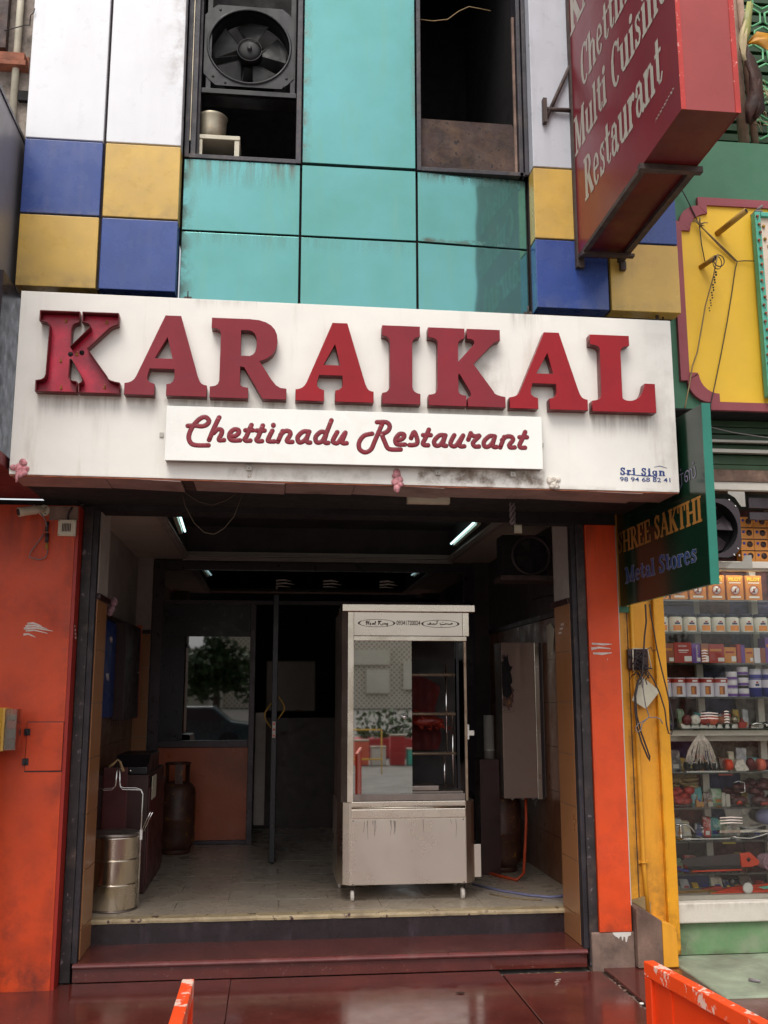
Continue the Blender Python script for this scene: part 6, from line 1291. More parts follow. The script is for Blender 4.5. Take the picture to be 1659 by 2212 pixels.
# ------------------------------------------------------------------ shop window stock
SHF = thing('window_shelving', 'white framed shelves behind the hardware shop glass', 'shelves', (3.2, .5, .32))
for z_ in (2.475, 2.217, 2.002, 1.797, 1.575, 1.372, 1.094, .873, .667, .467):
    bx('shelf', 'glass_shelf', SHF, 2.56, 4.4, .40, .66, z_-.012, z_-.0005)
for x in (2.905, 3.33, 3.80): bx('upright', 'white_frame', SHF, x, x+.045, .662, .70, .33, 2.47)
bx('cross_member', 'white_frame', SHF, 2.56, 4.4, .45, .50, 1.322, 1.3585, bev=.002)
bx('cross_member', 'alu_bar', SHF, 2.56, 4.4, .51, .70, 1.285, 1.3215)
bx('shelf_base', 'white_frame', SHF, 2.56, 4.4, .35, .72, .3185, .345)
pc = (('shop_back','sh1'),)
bpx = [2.55, 2.72, 2.95, 3.2, 3.5, 3.9, 4.4]; rn = random.Random(77)
cols = [(148,142,130),(110,80,70),(170,164,150),(106,52,50),(150,142,132),(92,76,68),(134,124,120),(140,66,54),(82,78,116),(180,172,156)]
for zi, (za, zb) in enumerate(((.345,.68),(.68,1.09),(1.09,1.37),(1.37,1.80),(1.80,2.22),(2.22,2.9))):
    for xi in range(len(bpx)-1):
        c_ = rn.choice(cols); m_ = mat('back_stock_%d' % cols.index(c_), c_, .7, var=.35, vs=18, dirt=(40,34,32), dirt_amt=.8, ds=14); M[m_.name] = m_
        bx('back_panel', m_.name, SHF, bpx[xi], bpx[xi+1]-.003, .72+.01*((xi+zi) % 3), .76, za, zb-.004)
lg = struct(bx('shop_interior', 'shop_back', None, 2.52, 6, 1.2, 1.25, -.02, 3.4))
def item(nm, m, parent=None): return None
# jars
jar = thing('glue_jar', 'x', 'jar', (2.60, .50, 2.003), 'white glue jars in the shop window')
jx = 2.60
MB().lathe([(.001,0),(.044,0),(.047,.004),(.047,.088),(.045,.098),(.038,.104),(.001,.104)], (jx,.50,2.003), 2, 28).build('body', 'white_plastic', jar)
MB().lathe([(.001,.1045),(.043,.1045),(.044,.108),(.044,.122),(.041,.125),(.001,.125)], (jx,.50,2.003), 2, 28).build('lid', 'cable_blue', jar).data.materials[0] = mat('navy_lid', (34,40,66), .4); 
def wrap(cx, cy, r_, a0, a1, z0, z1, nm, m, par, n=10):
    vs = []
    for i in range(n+1):
        a = R(a0+(a1-a0)*i/n); vs += [(cx+r_*math.cos(a), cy+r_*math.sin(a), z0), (cx+r_*math.cos(a), cy+r_*math.sin(a), z1)]
    return MB().add(vs, [(2*i, 2*i+2, 2*i+3, 2*i+1) for i in range(n)], True).build(nm, m, par)
M['orange_label'] = flat('orange_label', (238,146,50), .5); M['white_label'] = flat('white_label', (228,226,222), .5)
M['red_label'] = flat('red_label', (168,52,44), .5); M['blue_label'] = flat('blue_label', (56,60,150), .5); M['violet_label'] = flat('violet_label', (110,70,150), .5)
M['brown_label'] = flat('brown_box_print', (150,84,56), .5); M['amber_label'] = flat('amber_box_print', (206,132,52), .5); M['lav_label'] = flat('lavender_label', (222,218,228), .5)
M['navy'] = flat('navy_print', (46,48,96), .5); M['yellow_print'] = flat('yellow_print', (236,206,60), .5)
wrap(jx, .50, .0476, 232, 305, .010+2.003, .046+2.003, 'orange_label', 'orange_label', jar)
wrap(jx, .50, .0478, 246, 290, .052+2.003, .064+2.003, 'maker_text', 'navy', jar)
wrap(jx, .50, .0478, 258, 278, .066+2.003, .076+2.003, 'emblem', 'red_label', jar)
words = ['leftmost, half hidden by the yellow pilaster edge','second from the left','third from the left','fourth from the left','fifth from the left','sixth from the left','seventh from the left','eighth from the left, at the photo edge','ninth from the left, beyond the photo edge']
allj = [jar]
jar['label'] = 'white glue jar with navy lid, '+words[0]
for i in range(1, 9):
    d = dup(jar, (.1005*i, 0, 0), 'white glue jar with navy lid, '+words[i]); 
# insecticide style cartons (PILOT)
pk = thing('orange_carton', 'x', 'carton', (2.59, .47, 2.218), 'orange cartons with a crossed roundel on the top shelf')
px_ = 2.587
bx('carton', 'amber_label', pk, px_-.058, px_+.058, .45, .52, 2.218, 2.388, bev=.002)
font_text('carton_title', 'PILOT', 'yellow_print', pk, (px_-.046, .449, 2.350), (1,0,0), (0,0,1), .092, .024, bold=.05)
bx('carton_band', 'white_label', pk, px_-.040, px_+.040, .4485, .4493, 2.334, 2.3405)
bx('carton_band', 'white_label', pk, px_-.036, px_+.036, .4485, .4493, 2.234, 2.247)
MB().lathe([(.001,-.0012),(.031,-.0012),(.031,0),(.001,0)], (px_,.4495,2.288), 1, 28).build('roundel', 'white_label', pk)
q = MB(); q.tube([(px_+.031*math.cos(R(t)), .4475, 2.288+.031*math.sin(R(t))) for t in range(0,361,18)], .0025, 5, cap=False); q.tube([(px_-.020,.4472,2.268),(px_+.020,.4472,2.308)], .0028, 5); q.build('roundel_ring', 'red_label', pk)
MB().tube([(px_,.4478,2.272),(px_,.4478,2.300)], .006, 6, flat=(1,.2)).build('roundel_mark', 'dark_wood', pk)
pk['label'] = 'orange roundel carton behind the lower corner of the green sign'
for i, lab in enumerate(('second orange roundel carton, partly behind the green sign','third orange roundel carton, partly behind the green sign','fourth orange roundel carton, first one fully clear of the green sign','fifth orange roundel carton, above the sixth glue jar','sixth orange roundel carton, cut by the photo edge')): dup(pk, (.1325*(i+1), 0, 0), lab)
# stacked yellow bulb boxes on top
n_ = 0; first = None
for r_ in range(4):
    for c_ in range(3):
        if first is None:
            first = thing('bulb_box', 'x', 'box', (3.215,.47,2.4765), 'stacked yellow bulb boxes')
            bx('carton', 'amber_label', first, 3.175, 3.270, .44, .52, 2.4765, 2.5545, bev=.002)
            bx('carton_foot', 'dirt_gap', first, 3.176, 3.269, .4390, .4398, 2.4770, 2.4825)
            MB().lathe([(.001,-.001),(.021,-.001),(.021,0),(.001,0)], (3.238,.4395,2.523), 1, 16).build('dark_roundel', 'dark_wood', first)
            MB().lathe([(.001,-.001),(.010,-.001),(.010,0),(.001,0)], (3.198,.4395,2.530), 1, 12).build('blue_mark', 'blue_label', first)
            it = first
        else: it = dup(first, (.0975*c_, 0, .0795*r_), 'x')
        it['label'] = 'yellow bulb box, %s of its stack in the %s column behind the shop fan' % (('bottom','second up','third up','top')[r_], ('left','middle','right')[c_])
# row of paint packs
x = 2.575; rn = random.Random(5)
specs = [('brown_label',.085,.13,'rust brown paint tin carton at the left end of the paint shelf'),('red_label',.125,.135,'tall brown carton with white print at the left of the paint shelf'),('violet_label',.062,.128,'narrow purple carton with sideways white lettering'),('brown_label',.055,.128,'brown carton with small white tag right of the purple carton'),
         ('red_label',.110,.125,'red brown carton behind the white finger marks on the glass'),('amber_label',.085,.105,'amber carton with white price strip on the paint shelf'),('red_label',.030,.125,'thin crimson carton right of the amber carton'),('violet_label',.030,.12,'thin purple carton near the right of the paint shelf'),('amber_label',.060,.10,'small tan carton with a white tag near the right of the paint shelf'),('lav_label',.045,.10,'lavender carton near the right end of the paint shelf'),('brown_label',.040,.10,'small brown carton beside the lavender one'),('violet_label',.10,.17,'tall purple and orange pack at the right edge of the paint shelf'),('brown_label',.12,.16,'tall brown pack beyond the photo edge')]
for i, (m_, w_, h_, lab) in enumerate(specs):
    g = thing('paint_carton', lab, 'carton', (x+w_/2, .5, 1.7975), 'paint cartons on the fourth shelf')
    bx('carton', m_, g, x, x+w_-.003, .44+.004*(i%3), .55, 1.7975, 1.7975+h_, bev=.002)
    yy = .4385+.004*(i%3)
    if w_ > .05: bx('price_tag', 'white_label', g, x+w_*.55, x+w_-.006, yy, yy+.001, 1.808, 1.832+.01*(i%2))
    if i == 1:
        font_text('carton_title', 'asian', 'white_label', g, (x+.030, yy+.001, 1.7975+.105), (1,0,0), (0,0,1), .055, .016)
        bx('print_line', 'white_label', g, x+.030, x+.10, yy, yy+.001, 1.877, 1.884); bx('print_line', 'white_label', g, x+.034, x+.09, yy, yy+.001, 1.866, 1.870)
    elif i in (2, 9): font_text('carton_title', 'asianpaints', 'white_label', g, (x+w_*.70, yy+.001, 1.806), (0,0,1), (-1,0,0), h_*.85, .018)
    elif w_ > .04: bx('print_line', 'amber_label' if m_ != 'amber_label' else 'red_label', g, x+.008, x+w_*.8, yy, yy+.001, 1.7975+h_*.62, 1.7975+h_*.74)
    x += w_
# cans below
can = thing('varnish_can', 'x', 'can', (2.60,.5,1.5755), 'red topped varnish cans')
MB().lathe([(.001,0),(.047,0),(.048,.002),(.047,.005),(.047,.118),(.048,.121),(.046,.125),(.043,.122),(.001,.121)], (2.60,.50,1.5755), 2, 28).build('body', 'lav_label', can)
wrap(2.60,.50,.0476,180,360,.092+1.5755,.119+1.5755,'red_band','red_label',can,16)
wrap(2.60,.50,.0478,236,280,.015+1.5755,.070+1.5755,'picture','brown_label',can); wrap(2.60,.50,.0480,240,262,.018+1.5755,.062+1.5755,'picture_highlight','amber_label',can)
wrap(2.60,.50,.0480,250,292,.098+1.5755,.110+1.5755,'title_text','white_label',can)
for i in range(5):
    c_ = can if i == 0 else dup(can, (.0985*i, 0, 0))
    c_['label'] = 'red topped varnish can, '+('leftmost, behind the pilaster edge','second from the left','third from the left','fourth, with the deck chair picture','fifth, next to the small purple tins')[i]
tin = thing('small_tin', 'x', 'tin', (3.065,.48,1.5755), 'small purple and white tins')
MB().lathe([(.001,0),(.036,0),(.036,.050),(.034,.054),(.001,.054)], (3.065,.48,1.5755), 2, 24).build('body', 'lav_label', tin)
wrap(3.065,.48,.0366,180,360,.003+1.5755,.020+1.5755,'purple_band','violet_label',tin,14); wrap(3.065,.48,.0368,245,290,.026+1.5755,.040+1.5755,'emblem','white_label',tin)
tl = [('bottom','left'),('middle','left'),('top','left'),('bottom','right'),('middle','right'),('top','right')]
for i, (a, b_) in enumerate(tl):
    t2 = tin if i == 0 else dup(tin, (.079*(i//3), 0, .0555*(i % 3)+(.016 if i//3 else 0)*(i%3)))
    t2['label'] = 'small purple and white tin, %s of the %s stack beside the varnish cans' % (a, b_)
bc = thing('blue_can', 'x', 'can', (3.235,.5,1.5755), 'blue and white glue cans')
MB().lathe([(.001,0),(.044,0),(.044,.112),(.046,.115),(.044,.118),(.001,.118)], (3.235,.50,1.5755), 2, 26).build('body', 'blue_label', bc)
wrap(3.235,.50,.0446,180,360,.060+1.5755,.112+1.5755,'white_band','lav_label',bc,16); wrap(3.235,.50,.0448,250,285,.070+1.5755,.085+1.5755,'maker_text','navy',bc); wrap(3.235,.50,.0448,258,276,.088+1.5755,.100+1.5755,'emblem','red_label',bc)
bc['label'] = 'tall blue and white glue can, left one beside the purple tins'
dup(bc, (.094,0,0), 'tall blue and white glue can, right one at the photo edge')
sc_ = thing('short_blue_can', 'short blue and white can on top of the left tall blue can', 'can', (3.24,.5,1.694))
MB().lathe([(.001,0),(.042,0),(.042,.066),(.001,.066)], (3.24,.50,1.694), 2, 24).build('body', 'lav_label', sc_); wrap(3.24,.50,.0426,180,360,1.696,1.722,'blue_band','blue_label',sc_,14)
dup(sc_, (.094,0,0), 'short blue and white can on top of the right tall blue can')
# bells / knobs on stands
for i, (x, m_, lab) in enumerate(((2.735,'maroon','dark brown round doorbell on a pale stand, leftmost of the row'),(2.795,'white_plastic','cream round doorbell, brightest of the row'),(2.855,'red_label','deep red round doorbell right of the cream one'),(2.915,'coral','red doorbell in front of the white upright'),(2.970,'rust','tan round doorbell right of the white upright'),(3.015,'alu_dull','grey round doorbell near the middle of the row'),(3.065,'alu_dull','second grey round doorbell, right end of the row'))):
    g = thing('doorbell', lab, 'doorbell', (x,.48,1.3725), 'round doorbells on the fifth shelf')
    s_ = .034 if i < 4 else .027
    MB().lathe([(.001,-.02),(s_*.5,-.019),(s_*.85,-.010),(s_,.0),(s_,.010),(.001,.010)], (x,.47,1.3725+.052), 1, 24).build('dome', m_, g)
    MB().ball((x,.447,1.3725+.052), s_*.30, 10, 6, (1,.5,1)).build('button', m_, g)
    MB().prism([(x-.030,1.3725),(x+.030,1.3725),(x+.042,1.3725+.030),(x+.018,1.3725+.024),(x-.018,1.3725+.024),(x-.042,1.3725+.030)], 1, .483, .520).build('stand', 'white_plastic', g)
def small(nm, lab, cat, mb, m): tag(mb.build(nm, m), lab, cat)
small('metal_fittings', 'bright metal fittings with a yellow strip at the right of the doorbell shelf', 'fittings', MB().tube([(3.16,.47,1.385),(3.20,.46,1.40),(3.33,.46,1.405)], .008, 7).box(3.17,3.23,.46,.49,1.3725,1.392).ball((3.28,.46,1.388), .015, 8, 6), 'chrome')
small('wrapped_lock', 'red and gold wrapped lock beside the doorbells', 'lock', MB().box(3.09,3.14,.46,.50,1.3725,1.408).tube([(3.10,.47,1.408),(3.115,.47,1.43),(3.13,.47,1.408)], .005, 6), 'red_label')
# white mop hanging
b = MB(); rn = random.Random(50)
for i in range(60):
    a = rn.uniform(-1, 1); b.tube([(2.79+.01*a,.40,1.335),(2.79+.055*a,.395,1.285),(2.785+.085*a,.39+.02*rn.random(),1.23),(2.78+.105*a,.39,1.165+rn.uniform(-.02,.03))], .0028, 5)
tag(b.build('mop_head', 'wet_white'), 'white string mop head hanging below the aluminium cross member', 'mop')
# third row: castors, rolls
small('chrome_bar', 'row of chrome castor stands on the upper low shelf', 'castors', MB().box(2.70,2.98,.44,.47,1.0945,1.0985).tube([(2.72,.45,1.10),(2.72,.45,1.15),(2.78,.45,1.15),(2.78,.45,1.165)], .004, 6).tube([(2.885,.44,1.10),(2.872,.44,1.125),(2.872,.44,1.15),(2.908,.44,1.15),(2.908,.44,1.125),(2.895,.44,1.10)], .003, 6), 'chrome')
for i, x in enumerate((2.715, 2.775, 2.805, 2.845, 2.89)):
    g = thing('castor', 'small black castor with a steel cap, %s in its row' % ('first','second','third','fourth','fifth')[i], 'castor', (x,.47,1.0945), 'small castors on the upper low shelf')
    MB().lathe([(.001,-.012),(.026,-.012),(.028,-.008),(.028,.008),(.026,.012),(.001,.012)], (x,.47,1.130), 0, 22).build('wheel', 'tyre', g); bx('cap', 'chrome', g, x-.010, x+.010, .445, .475, 1.152, 1.172, bev=.003)
small('orange_roll', 'orange tape roll at the middle of the upper low shelf', 'tape roll', MB().lathe([(.012,-.02),(.035,-.02),(.035,.02),(.012,.02)], (2.995,.46,1.135), 0, 22), 'orange_gate')
small('coral_roll', 'coral tape roll at the right photo edge of the upper low shelf', 'tape roll', MB().lathe([(.012,-.02),(.038,-.02),(.038,.02),(.012,.02)], (3.215,.45,1.135), 0, 22), 'coral')
small('bag_of_knobs', 'pink and white packet on the upper low shelf', 'packet', MB().prism([(3.03,1.12),(3.05,1.165),(3.09,1.17),(3.13,1.10),(3.08,1.0955),(3.045,1.0955)], 1, .44, .49), 'wet_white')
small('dark_packet', 'dark red packet pile at the right of the upper low shelf', 'packets', MB().ball((3.17,.50,1.12), .05, 10, 7, (1.1,.7,.55)).ball((3.15,.46,1.15), .03, 9, 6).ball((3.30,.50,1.13), .06, 10, 7, (1.2,.7,.6)), 'maroon')
b = MB(); rn = random.Random(61)
for i in range(30): b.ball((rn.uniform(2.60,2.74), rn.uniform(.46,.60), .90+rn.uniform(-.02,.10)), rn.uniform(.015,.035), 7, 5, (1.2,.8,.8))
tag(b.build('packet_heap', 'red_label'), 'heap of glossy red packets at the left of the second low shelf', 'packets')
b = MB()
for i in range(30): b.ball((rn.uniform(3.02,3.42), rn.uniform(.48,.60), .90+rn.uniform(-.02,.12)), rn.uniform(.02,.045), 7, 5, (1.3,.8,.7))
tag(b.build('packet_heap', 'maroon_cab'), 'heap of dark wrapped packets at the right of the second low shelf', 'packets')
b = MB()
for i in range(22): b.ball((rn.uniform(2.62,2.80), rn.uniform(.50,.62), 1.0+rn.uniform(-.01,.07)), rn.uniform(.015,.035), 7, 5, (1.6,.8,.5))
tag(b.build('brown_bundles', 'cable_tan'), 'bundles of tan wrapped rope above the red packets', 'rope')
small('brass_latch', 'small brass and steel latch standing on the second low shelf', 'latch', MB().box(2.775,2.812,.45,.47,.874,.902).box(2.755,2.772,.44,.46,.874,.915).tube([(2.765,.45,.915),(2.765,.45,.945)], .003, 6).tube([(2.80,.45,.90),(2.803,.45,.945)], .003, 6), 'text_gold')
g = thing('tap', 'chrome swan neck tap at the left of the third low shelf', 'tap', (2.655,.48,.6675))
MB().lathe([(.001,0),(.020,0),(.020,.006),(.009,.012),(.012,.03),(.008,.04),(.013,.055),(.008,.075),(.012,.09),(.001,.098)], (2.655,.48,.6675), 2, 18).build('body', 'chrome', g)
MB().tube([(2.60,.48,.757),(2.655,.48,.760),(2.70,.48,.758),(2.722,.48,.742),(2.745,.48,.715),(2.758,.48,.69)], .0055, 8).build('spout', 'chrome', g)
g = thing('cross_tap', 'small chrome cross handle tap on the third low shelf', 'tap', (2.805,.48,.6675))
MB().box(2.79,2.822,.47,.49,.6675,.679).tube([(2.806,.48,.679),(2.806,.48,.735)], .005, 8).build('body', 'chrome', g); MB().tube([(2.784,.48,.737),(2.83,.48,.737)], .004, 7).build('handle', 'chrome', g)
small('chrome_rail', 'long chrome towel rail lying on the third low shelf', 'rail', MB().tube([(2.60,.43,.676),(2.75,.43,.674),(2.95,.43,.673),(3.0,.43,.674)], .006, 8), 'chrome')
small('bagged_rail', 'clear bagged chrome bow handle at the right of the third low shelf', 'handle', MB().tube([(2.97,.44,.69),(3.02,.43,.677),(3.10,.43,.673),(3.18,.43,.69),(3.26,.43,.715),(3.34,.43,.73)], .006, 8).box(2.93,3.4,.50,.56,.70,.715), 'chrome')
SW = thing('hand_saw', 'black hand saw with an orange handle on the fourth low shelf', 'saw', (2.9,.45,.468))
MB().prism([(2.63,.530),(2.66,.555),(3.05,.580),(3.05,.500),(2.70,.492)], 1, .450, .455).build('blade', 'dark_alu', SW)
MB().prism([(3.035,.492),(3.03,.58),(3.10,.585),(3.16,.530),(3.155,.505),(3.10,.492)], 1, .440, .465).build('handle', 'orange_gate', SW, bev=.006)
MB().lathe([(.001,-.001),(.016,-.001),(.016,0),(.001,0)], (3.085,.4395,.540), 1, 4).build('grip_hole', 'dark_wood', SW)
bx('sheath', 'tyre', SW, 2.68, 3.035, .443, .449, .484, .503)
small('red_rod', 'long thin red rod lying in front of the hand saw', 'rod', MB().tube([(2.70,.43,.476),(3.03,.43,.480)], .006, 7), 'orange_gate')
small('blue_strap', 'short blue strap at the left end of the fourth low shelf', 'strap', MB().tube([(2.60,.44,.50),(2.63,.44,.485),(2.68,.44,.476)], .008, 7), 'blue_label')
small('yellow_ticket', 'yellow and white ticket hanging above the hand saw', 'ticket', MB().box(2.99,3.08,.60,.602,.615,.645), 'yellow_print')
small('navy_cloth', 'dark navy box on the bottom of the shop window', 'box', MB().box(2.64,2.88,.60,.70,.3455,.452), 'navy')
small('cable_reel_bag', 'pinkish clear bagged coil at the right of the fourth low shelf', 'coil', MB().tube([(3.235+.045*math.cos(R(t)),.45,.520+.045*math.sin(R(t))) for t in range(0,361,15)], .010, 7, cap=False).ball((3.22,.50,.52), .05, 10, 7, (1.2,.5,1)), 'pink_cloth')
# red saws pack at the bottom
b = MB()
for i in range(4): b.hexa([(2.80+.05*i,.39+.02*i,.3455+.006*i),(3.42,.38+.02*i,.350+.007*i),(3.42,.50,.350+.007*i),(2.86+.05*i,.50,.3455+.006*i)], [(2.80+.05*i,.39+.02*i,.3500+.006*i),(3.42,.38+.02*i,.372+.010*i),(3.42,.50,.372+.010*i),(2.86+.05*i,.50,.3505+.006*i)])
tag(b.build('red_saw_cards', 'red_label'), 'fan of red carded saws lying on the window base', 'saw pack').data.materials[0] = M['orange_gate']
small('white_roundel_card', 'white round gear logo card on top of the red saw cards', 'card', MB().lathe([(.016,-.002),(.034,-.002),(.034,0),(.016,0)], (3.035,.37,.378), 1, 16), 'white_label')
small('teal_card', 'teal and white card on the red saw cards at the photo edge', 'card', MB().prism([(3.10,.385),(3.25,.400),(3.40,.42),(3.40,.395),(3.14,.372)], 1, .36, .364), 'turquoise')
small('red_sleeve', 'small red sleeve lying at the left of the window base', 'sleeve', MB().prism([(2.76,.362),(2.86,.378),(2.90,.376),(2.89,.360),(2.80,.352)], 1, .44, .47), 'red_label')
small('thin_blades', 'thin steel saw blades lying on the window base by the pilaster', 'blades', MB().tube([(2.58,.42,.350),(2.85,.42,.354)], .004, 5).tube([(2.60,.44,.352),(2.83,.43,.362)], .004, 5).box(2.80,2.835,.40,.42,.3455,.356), 'brass_pipe')
# finger paint on the shop glass
def gm(x, z, w_, n, lab):
    b = MB()
    for i in range(n): b.tube([(x,.3335,z-.017*i),(x+w_*.5,.3335,z-.017*i+.003),(x+w_,.3335,z-.017*i-.001)], [.004,.0045,.003], 6, flat=(1,.15))
    tag(b.build('glass_paint_mark', 'paint_mark'), lab, 'paint mark')
gm(2.80, 1.872, .045, 5, 'white finger stripes on the shop glass in front of the paint cartons')
gm(2.77, 1.470, .12, 3, 'faint white finger stripes on the shop glass beside the doorbells')
gm(2.93, 1.480, .035, 5, 'short white finger stripes on the shop glass right of the doorbells')
gm(2.86, .815, .15, 3, 'long white finger stripes on the shop glass above the chrome handle')

ex = [
 ('steel_strap','jointed steel strap leaning on the second low shelf under the white upright','strap', lambda: MB().box(2.93,2.955,.44,.446,.874,.96).box(2.956,2.985,.44,.446,.874,.95).tube([(2.9555,.44,.874),(2.9555,.44,.955)], .004, 6), 'alu_bar'),
 ('pink_band','pink and white plastic band at the back of the second low shelf','band', lambda: MB().box(2.99,3.09,.60,.605,1.055,1.07), 'coral'),
 ('wire_basket','small bent chrome wire hanging in the second low shelf','wire', lambda: MB().tube([(3.02,.46,1.02),(3.06,.46,1.03),(3.10,.46,1.02),(3.10,.46,.96),(3.06,.46,.955)], .003, 6), 'chrome'),
 ('grey_pouch','grey padded pouch at the right of the third low shelf','pouch', lambda: MB().ball((3.28,.52,.80), .07, 12, 8, (1.3,.6,.8)), 'hose_blue'),
 ('clear_box','clear plastic box with clips standing on the third low shelf','box', lambda: MB().box(2.95,3.00,.47,.53,.6675,.745).box(3.02,3.06,.48,.53,.6675,.735), 'clear_plastic'),
 ('orange_plug','small orange plug on the second low shelf','plug', lambda: MB().tube([(3.045,.47,.885),(3.06,.46,.90),(3.075,.47,.885)], .009, 8), 'orange_gate'),
 ('red_driver','red screwdriver lying near the right photo edge of the second low shelf','screwdriver', lambda: MB().tube([(3.20,.45,.885),(3.26,.45,.889)], .010, 8).tube([(3.26,.45,.889),(3.32,.45,.891)], .003, 6), 'red_label'),
 ('padlock','steel padlock standing on the second low shelf','padlock', lambda: MB().box(2.84,2.872,.45,.47,.8735,.900).tube([(2.846,.46,.90),(2.846,.46,.918),(2.856,.46,.925),(2.866,.46,.918),(2.866,.46,.90)], .003, 6), 'alu_bar'),
 ('yellow_packet','yellow leaf shaped packet behind the red packet heap','packet', lambda: MB().prism([(2.58,.94),(2.66,1.0),(2.70,1.01),(2.66,.955),(2.60,.92)], 1, .60, .61), 'yellow_print'),
 ('white_folded_bag','crumpled clear bag hanging at the right of the third low shelf','bag', lambda: MB().prism([(3.0,.86),(3.10,.84),(3.35,.86),(3.36,.75),(3.18,.71),(3.02,.745)], 1, .57, .58), 'clear_plastic'),
 ('brown_card_stack','stack of brown cards at the back left of the fourth low shelf','cards', lambda: MB().box(2.60,2.76,.62,.68,.560,.655).box(2.77,2.88,.63,.68,.575,.65), 'dark_wood'),
 ('tin_lids','short stack of dull tin lids at the right of the doorbell shelf','lids', lambda: MB().lathe([(.001,0),(.030,0),(.030,.006),(.026,.008),(.028,.012),(.028,.02),(.001,.02)], (3.31,.50,1.3725), 2, 18), 'alu_dull'),
 ('crumpled_sheet','grey crumpled sheet at the back above the glue jars','sheet', lambda: MB().prism([(2.58,2.135),(2.90,2.14),(2.90,2.20),(2.75,2.19),(2.58,2.205)], 1, .64, .65), 'hose_blue'),
]
for nm, lab, cat_, fn, m_ in ex: small(nm, lab, cat_, fn(), m_)
rn = random.Random(123)
hues = {'teal':(70,150,150),'cream':(220,208,180),'scarlet':(190,50,40),'navy blue':(44,50,100),'silver':(180,180,184),'mustard':(200,160,60),'brown':(110,70,50),'grey':(120,118,122),'pale green':(150,180,140),'black':(34,32,34)}
for shelf, zs, hmax in (('upper low',1.0945,.15),('second low',.8735,.14),('third low',.6675,.14),('fourth low',.4675,.10),('bottom',.3455,.07),('doorbell',1.3725,.13)):
    x = 2.58; keys = list(hues); rn.shuffle(keys)
    for kx in keys:
        w_ = rn.uniform(.04,.085); h_ = rn.uniform(.45,1)*hmax; m_ = mat('packet_'+kx.replace(' ','_'), hues[kx], rn.uniform(.2,.5), var=.2, vs=25, dirt=(230,226,220), dirt_amt=.8, ds=22, fine=0, dth=(.5,.56)); M[m_.name] = m_
        g = thing('stock_packet', 'small %s packet leaning at the back of the %s window shelf' % (kx, shelf), 'packet', (x,.6,zs), 'loose packets at the back of the shop window'); t_ = rn.uniform(-.012,.012); y_ = rn.uniform(.56,.60)
        MB().hexa([(x,y_,zs),(x+w_,y_,zs),(x+w_,y_+.035,zs),(x,y_+.035,zs)], [(x+t_,y_+.02,zs+h_),(x+w_+t_,y_+.02,zs+h_*rn.uniform(.85,1)),(x+w_+t_,y_+.05,zs+h_),(x+t_,y_+.05,zs+h_)]).build('wrapper', m_.name, g, bev=.004)
        bx('printed_patch', rn.choice(['white_label','red_label','blue_label','amber_label','yellow_print']), g, x+w_*.25, x+w_*.75, y_-.003, y_-.001, zs+h_*.10, zs+h_*.30)
        x += w_+rn.uniform(-.01,.02)
# lit tube over the shop window stock
tl2 = thing('tube_light', 'lit tube light inside the hardware shop window, under the window head', 'light', (3.2, .375, 2.39))
M['shop_tube'] = mat('lit_shop_tube', (255,250,238), .4, emit=6, var=0, fine=0)
MB().tube([(2.60,.385,2.445),(3.80,.385,2.445)], .012, 10).build('tube', 'shop_tube', tl2); bx('batten', 'white_frame', tl2, 2.58, 3.82, .37, .40, 2.460, 2.474)

# litter on the forecourt
for nm, lab, cat_, fn, m_ in (
 ('paper_scrap','tiny yellow paper scrap lying in the joint at the foot of the steps','scrap', lambda: MB().box(1.68,1.715,.062,.075,-.012,-.009), 'yellow_print'),
 ('thread','curled white thread on the granite near the right end of the steps','thread', lambda: MB().tube([(1.60,-.22,.003),(1.62,-.19,.003),(1.61,-.16,.003),(1.64,-.15,.003),(1.63,-.12,.003),(1.66,-.11,.003)], .0015, 5), 'wet_white'),
 ('bottle_cap','small white cap lying at the end of the open forecourt joint','cap', lambda: MB().lathe([(.001,0),(.011,0),(.011,.006),(.001,.007)], (1.952,-.60,.001), 2, 14), 'white_plastic'),
 ('fallen_leaf','small dry leaf on the granite below the upper step','leaf', lambda: MB().prism([(1.02,-.30),(1.05,-.285),(1.075,-.30),(1.05,-.318)], 2, .002, .004), 'leaf_dry')): small(nm, lab, cat_, fn(), m_)
# ================================================================== ACROSS THE STREET (seen in the reflections)
OB = thing('street_building', 'long cream building with a roof balustrade across the street', 'building', (-20, -110, 0))
bx('wall', 'far_white', OB, -75, 34, -125, -110, 0, 5.7)
for i in range(90): bx('baluster', 'far_white', OB, -75+.9*i, -74.55+.9*i, -110.5, -109.9, 5.7, 6.7)
bx('coping', 'far_white', OB, -75, 34, -110.8, -109.6, 6.7, 6.95)
for i in range(20):
    for zz in (.8, 3.4): bx('window', 'far_win', OB, -72+5.3*i, -69.5+5.3*i, -109.98, -109.9, zz, zz+1.5)
TW = thing('screen_wall_tower', 'pale tower block with a perforated screen wall across the street', 'building', (8, -100, 0))
bx('screen_wall', 'dots', TW, -5.3, 26, -108, -100, 0, 16); bx('plain_wall', 'far_white', TW, -6.8, -5.31, -108, -99, 0, 15)
for (a, c_, z0, z1) in ((8.2,12.5,4.6,6.2),(10,12.5,1.6,4.1),(14,18,2,5)): bx('window_bay', 'far_white', TW, a, c_, -99.9, -99.5, z0, z1)
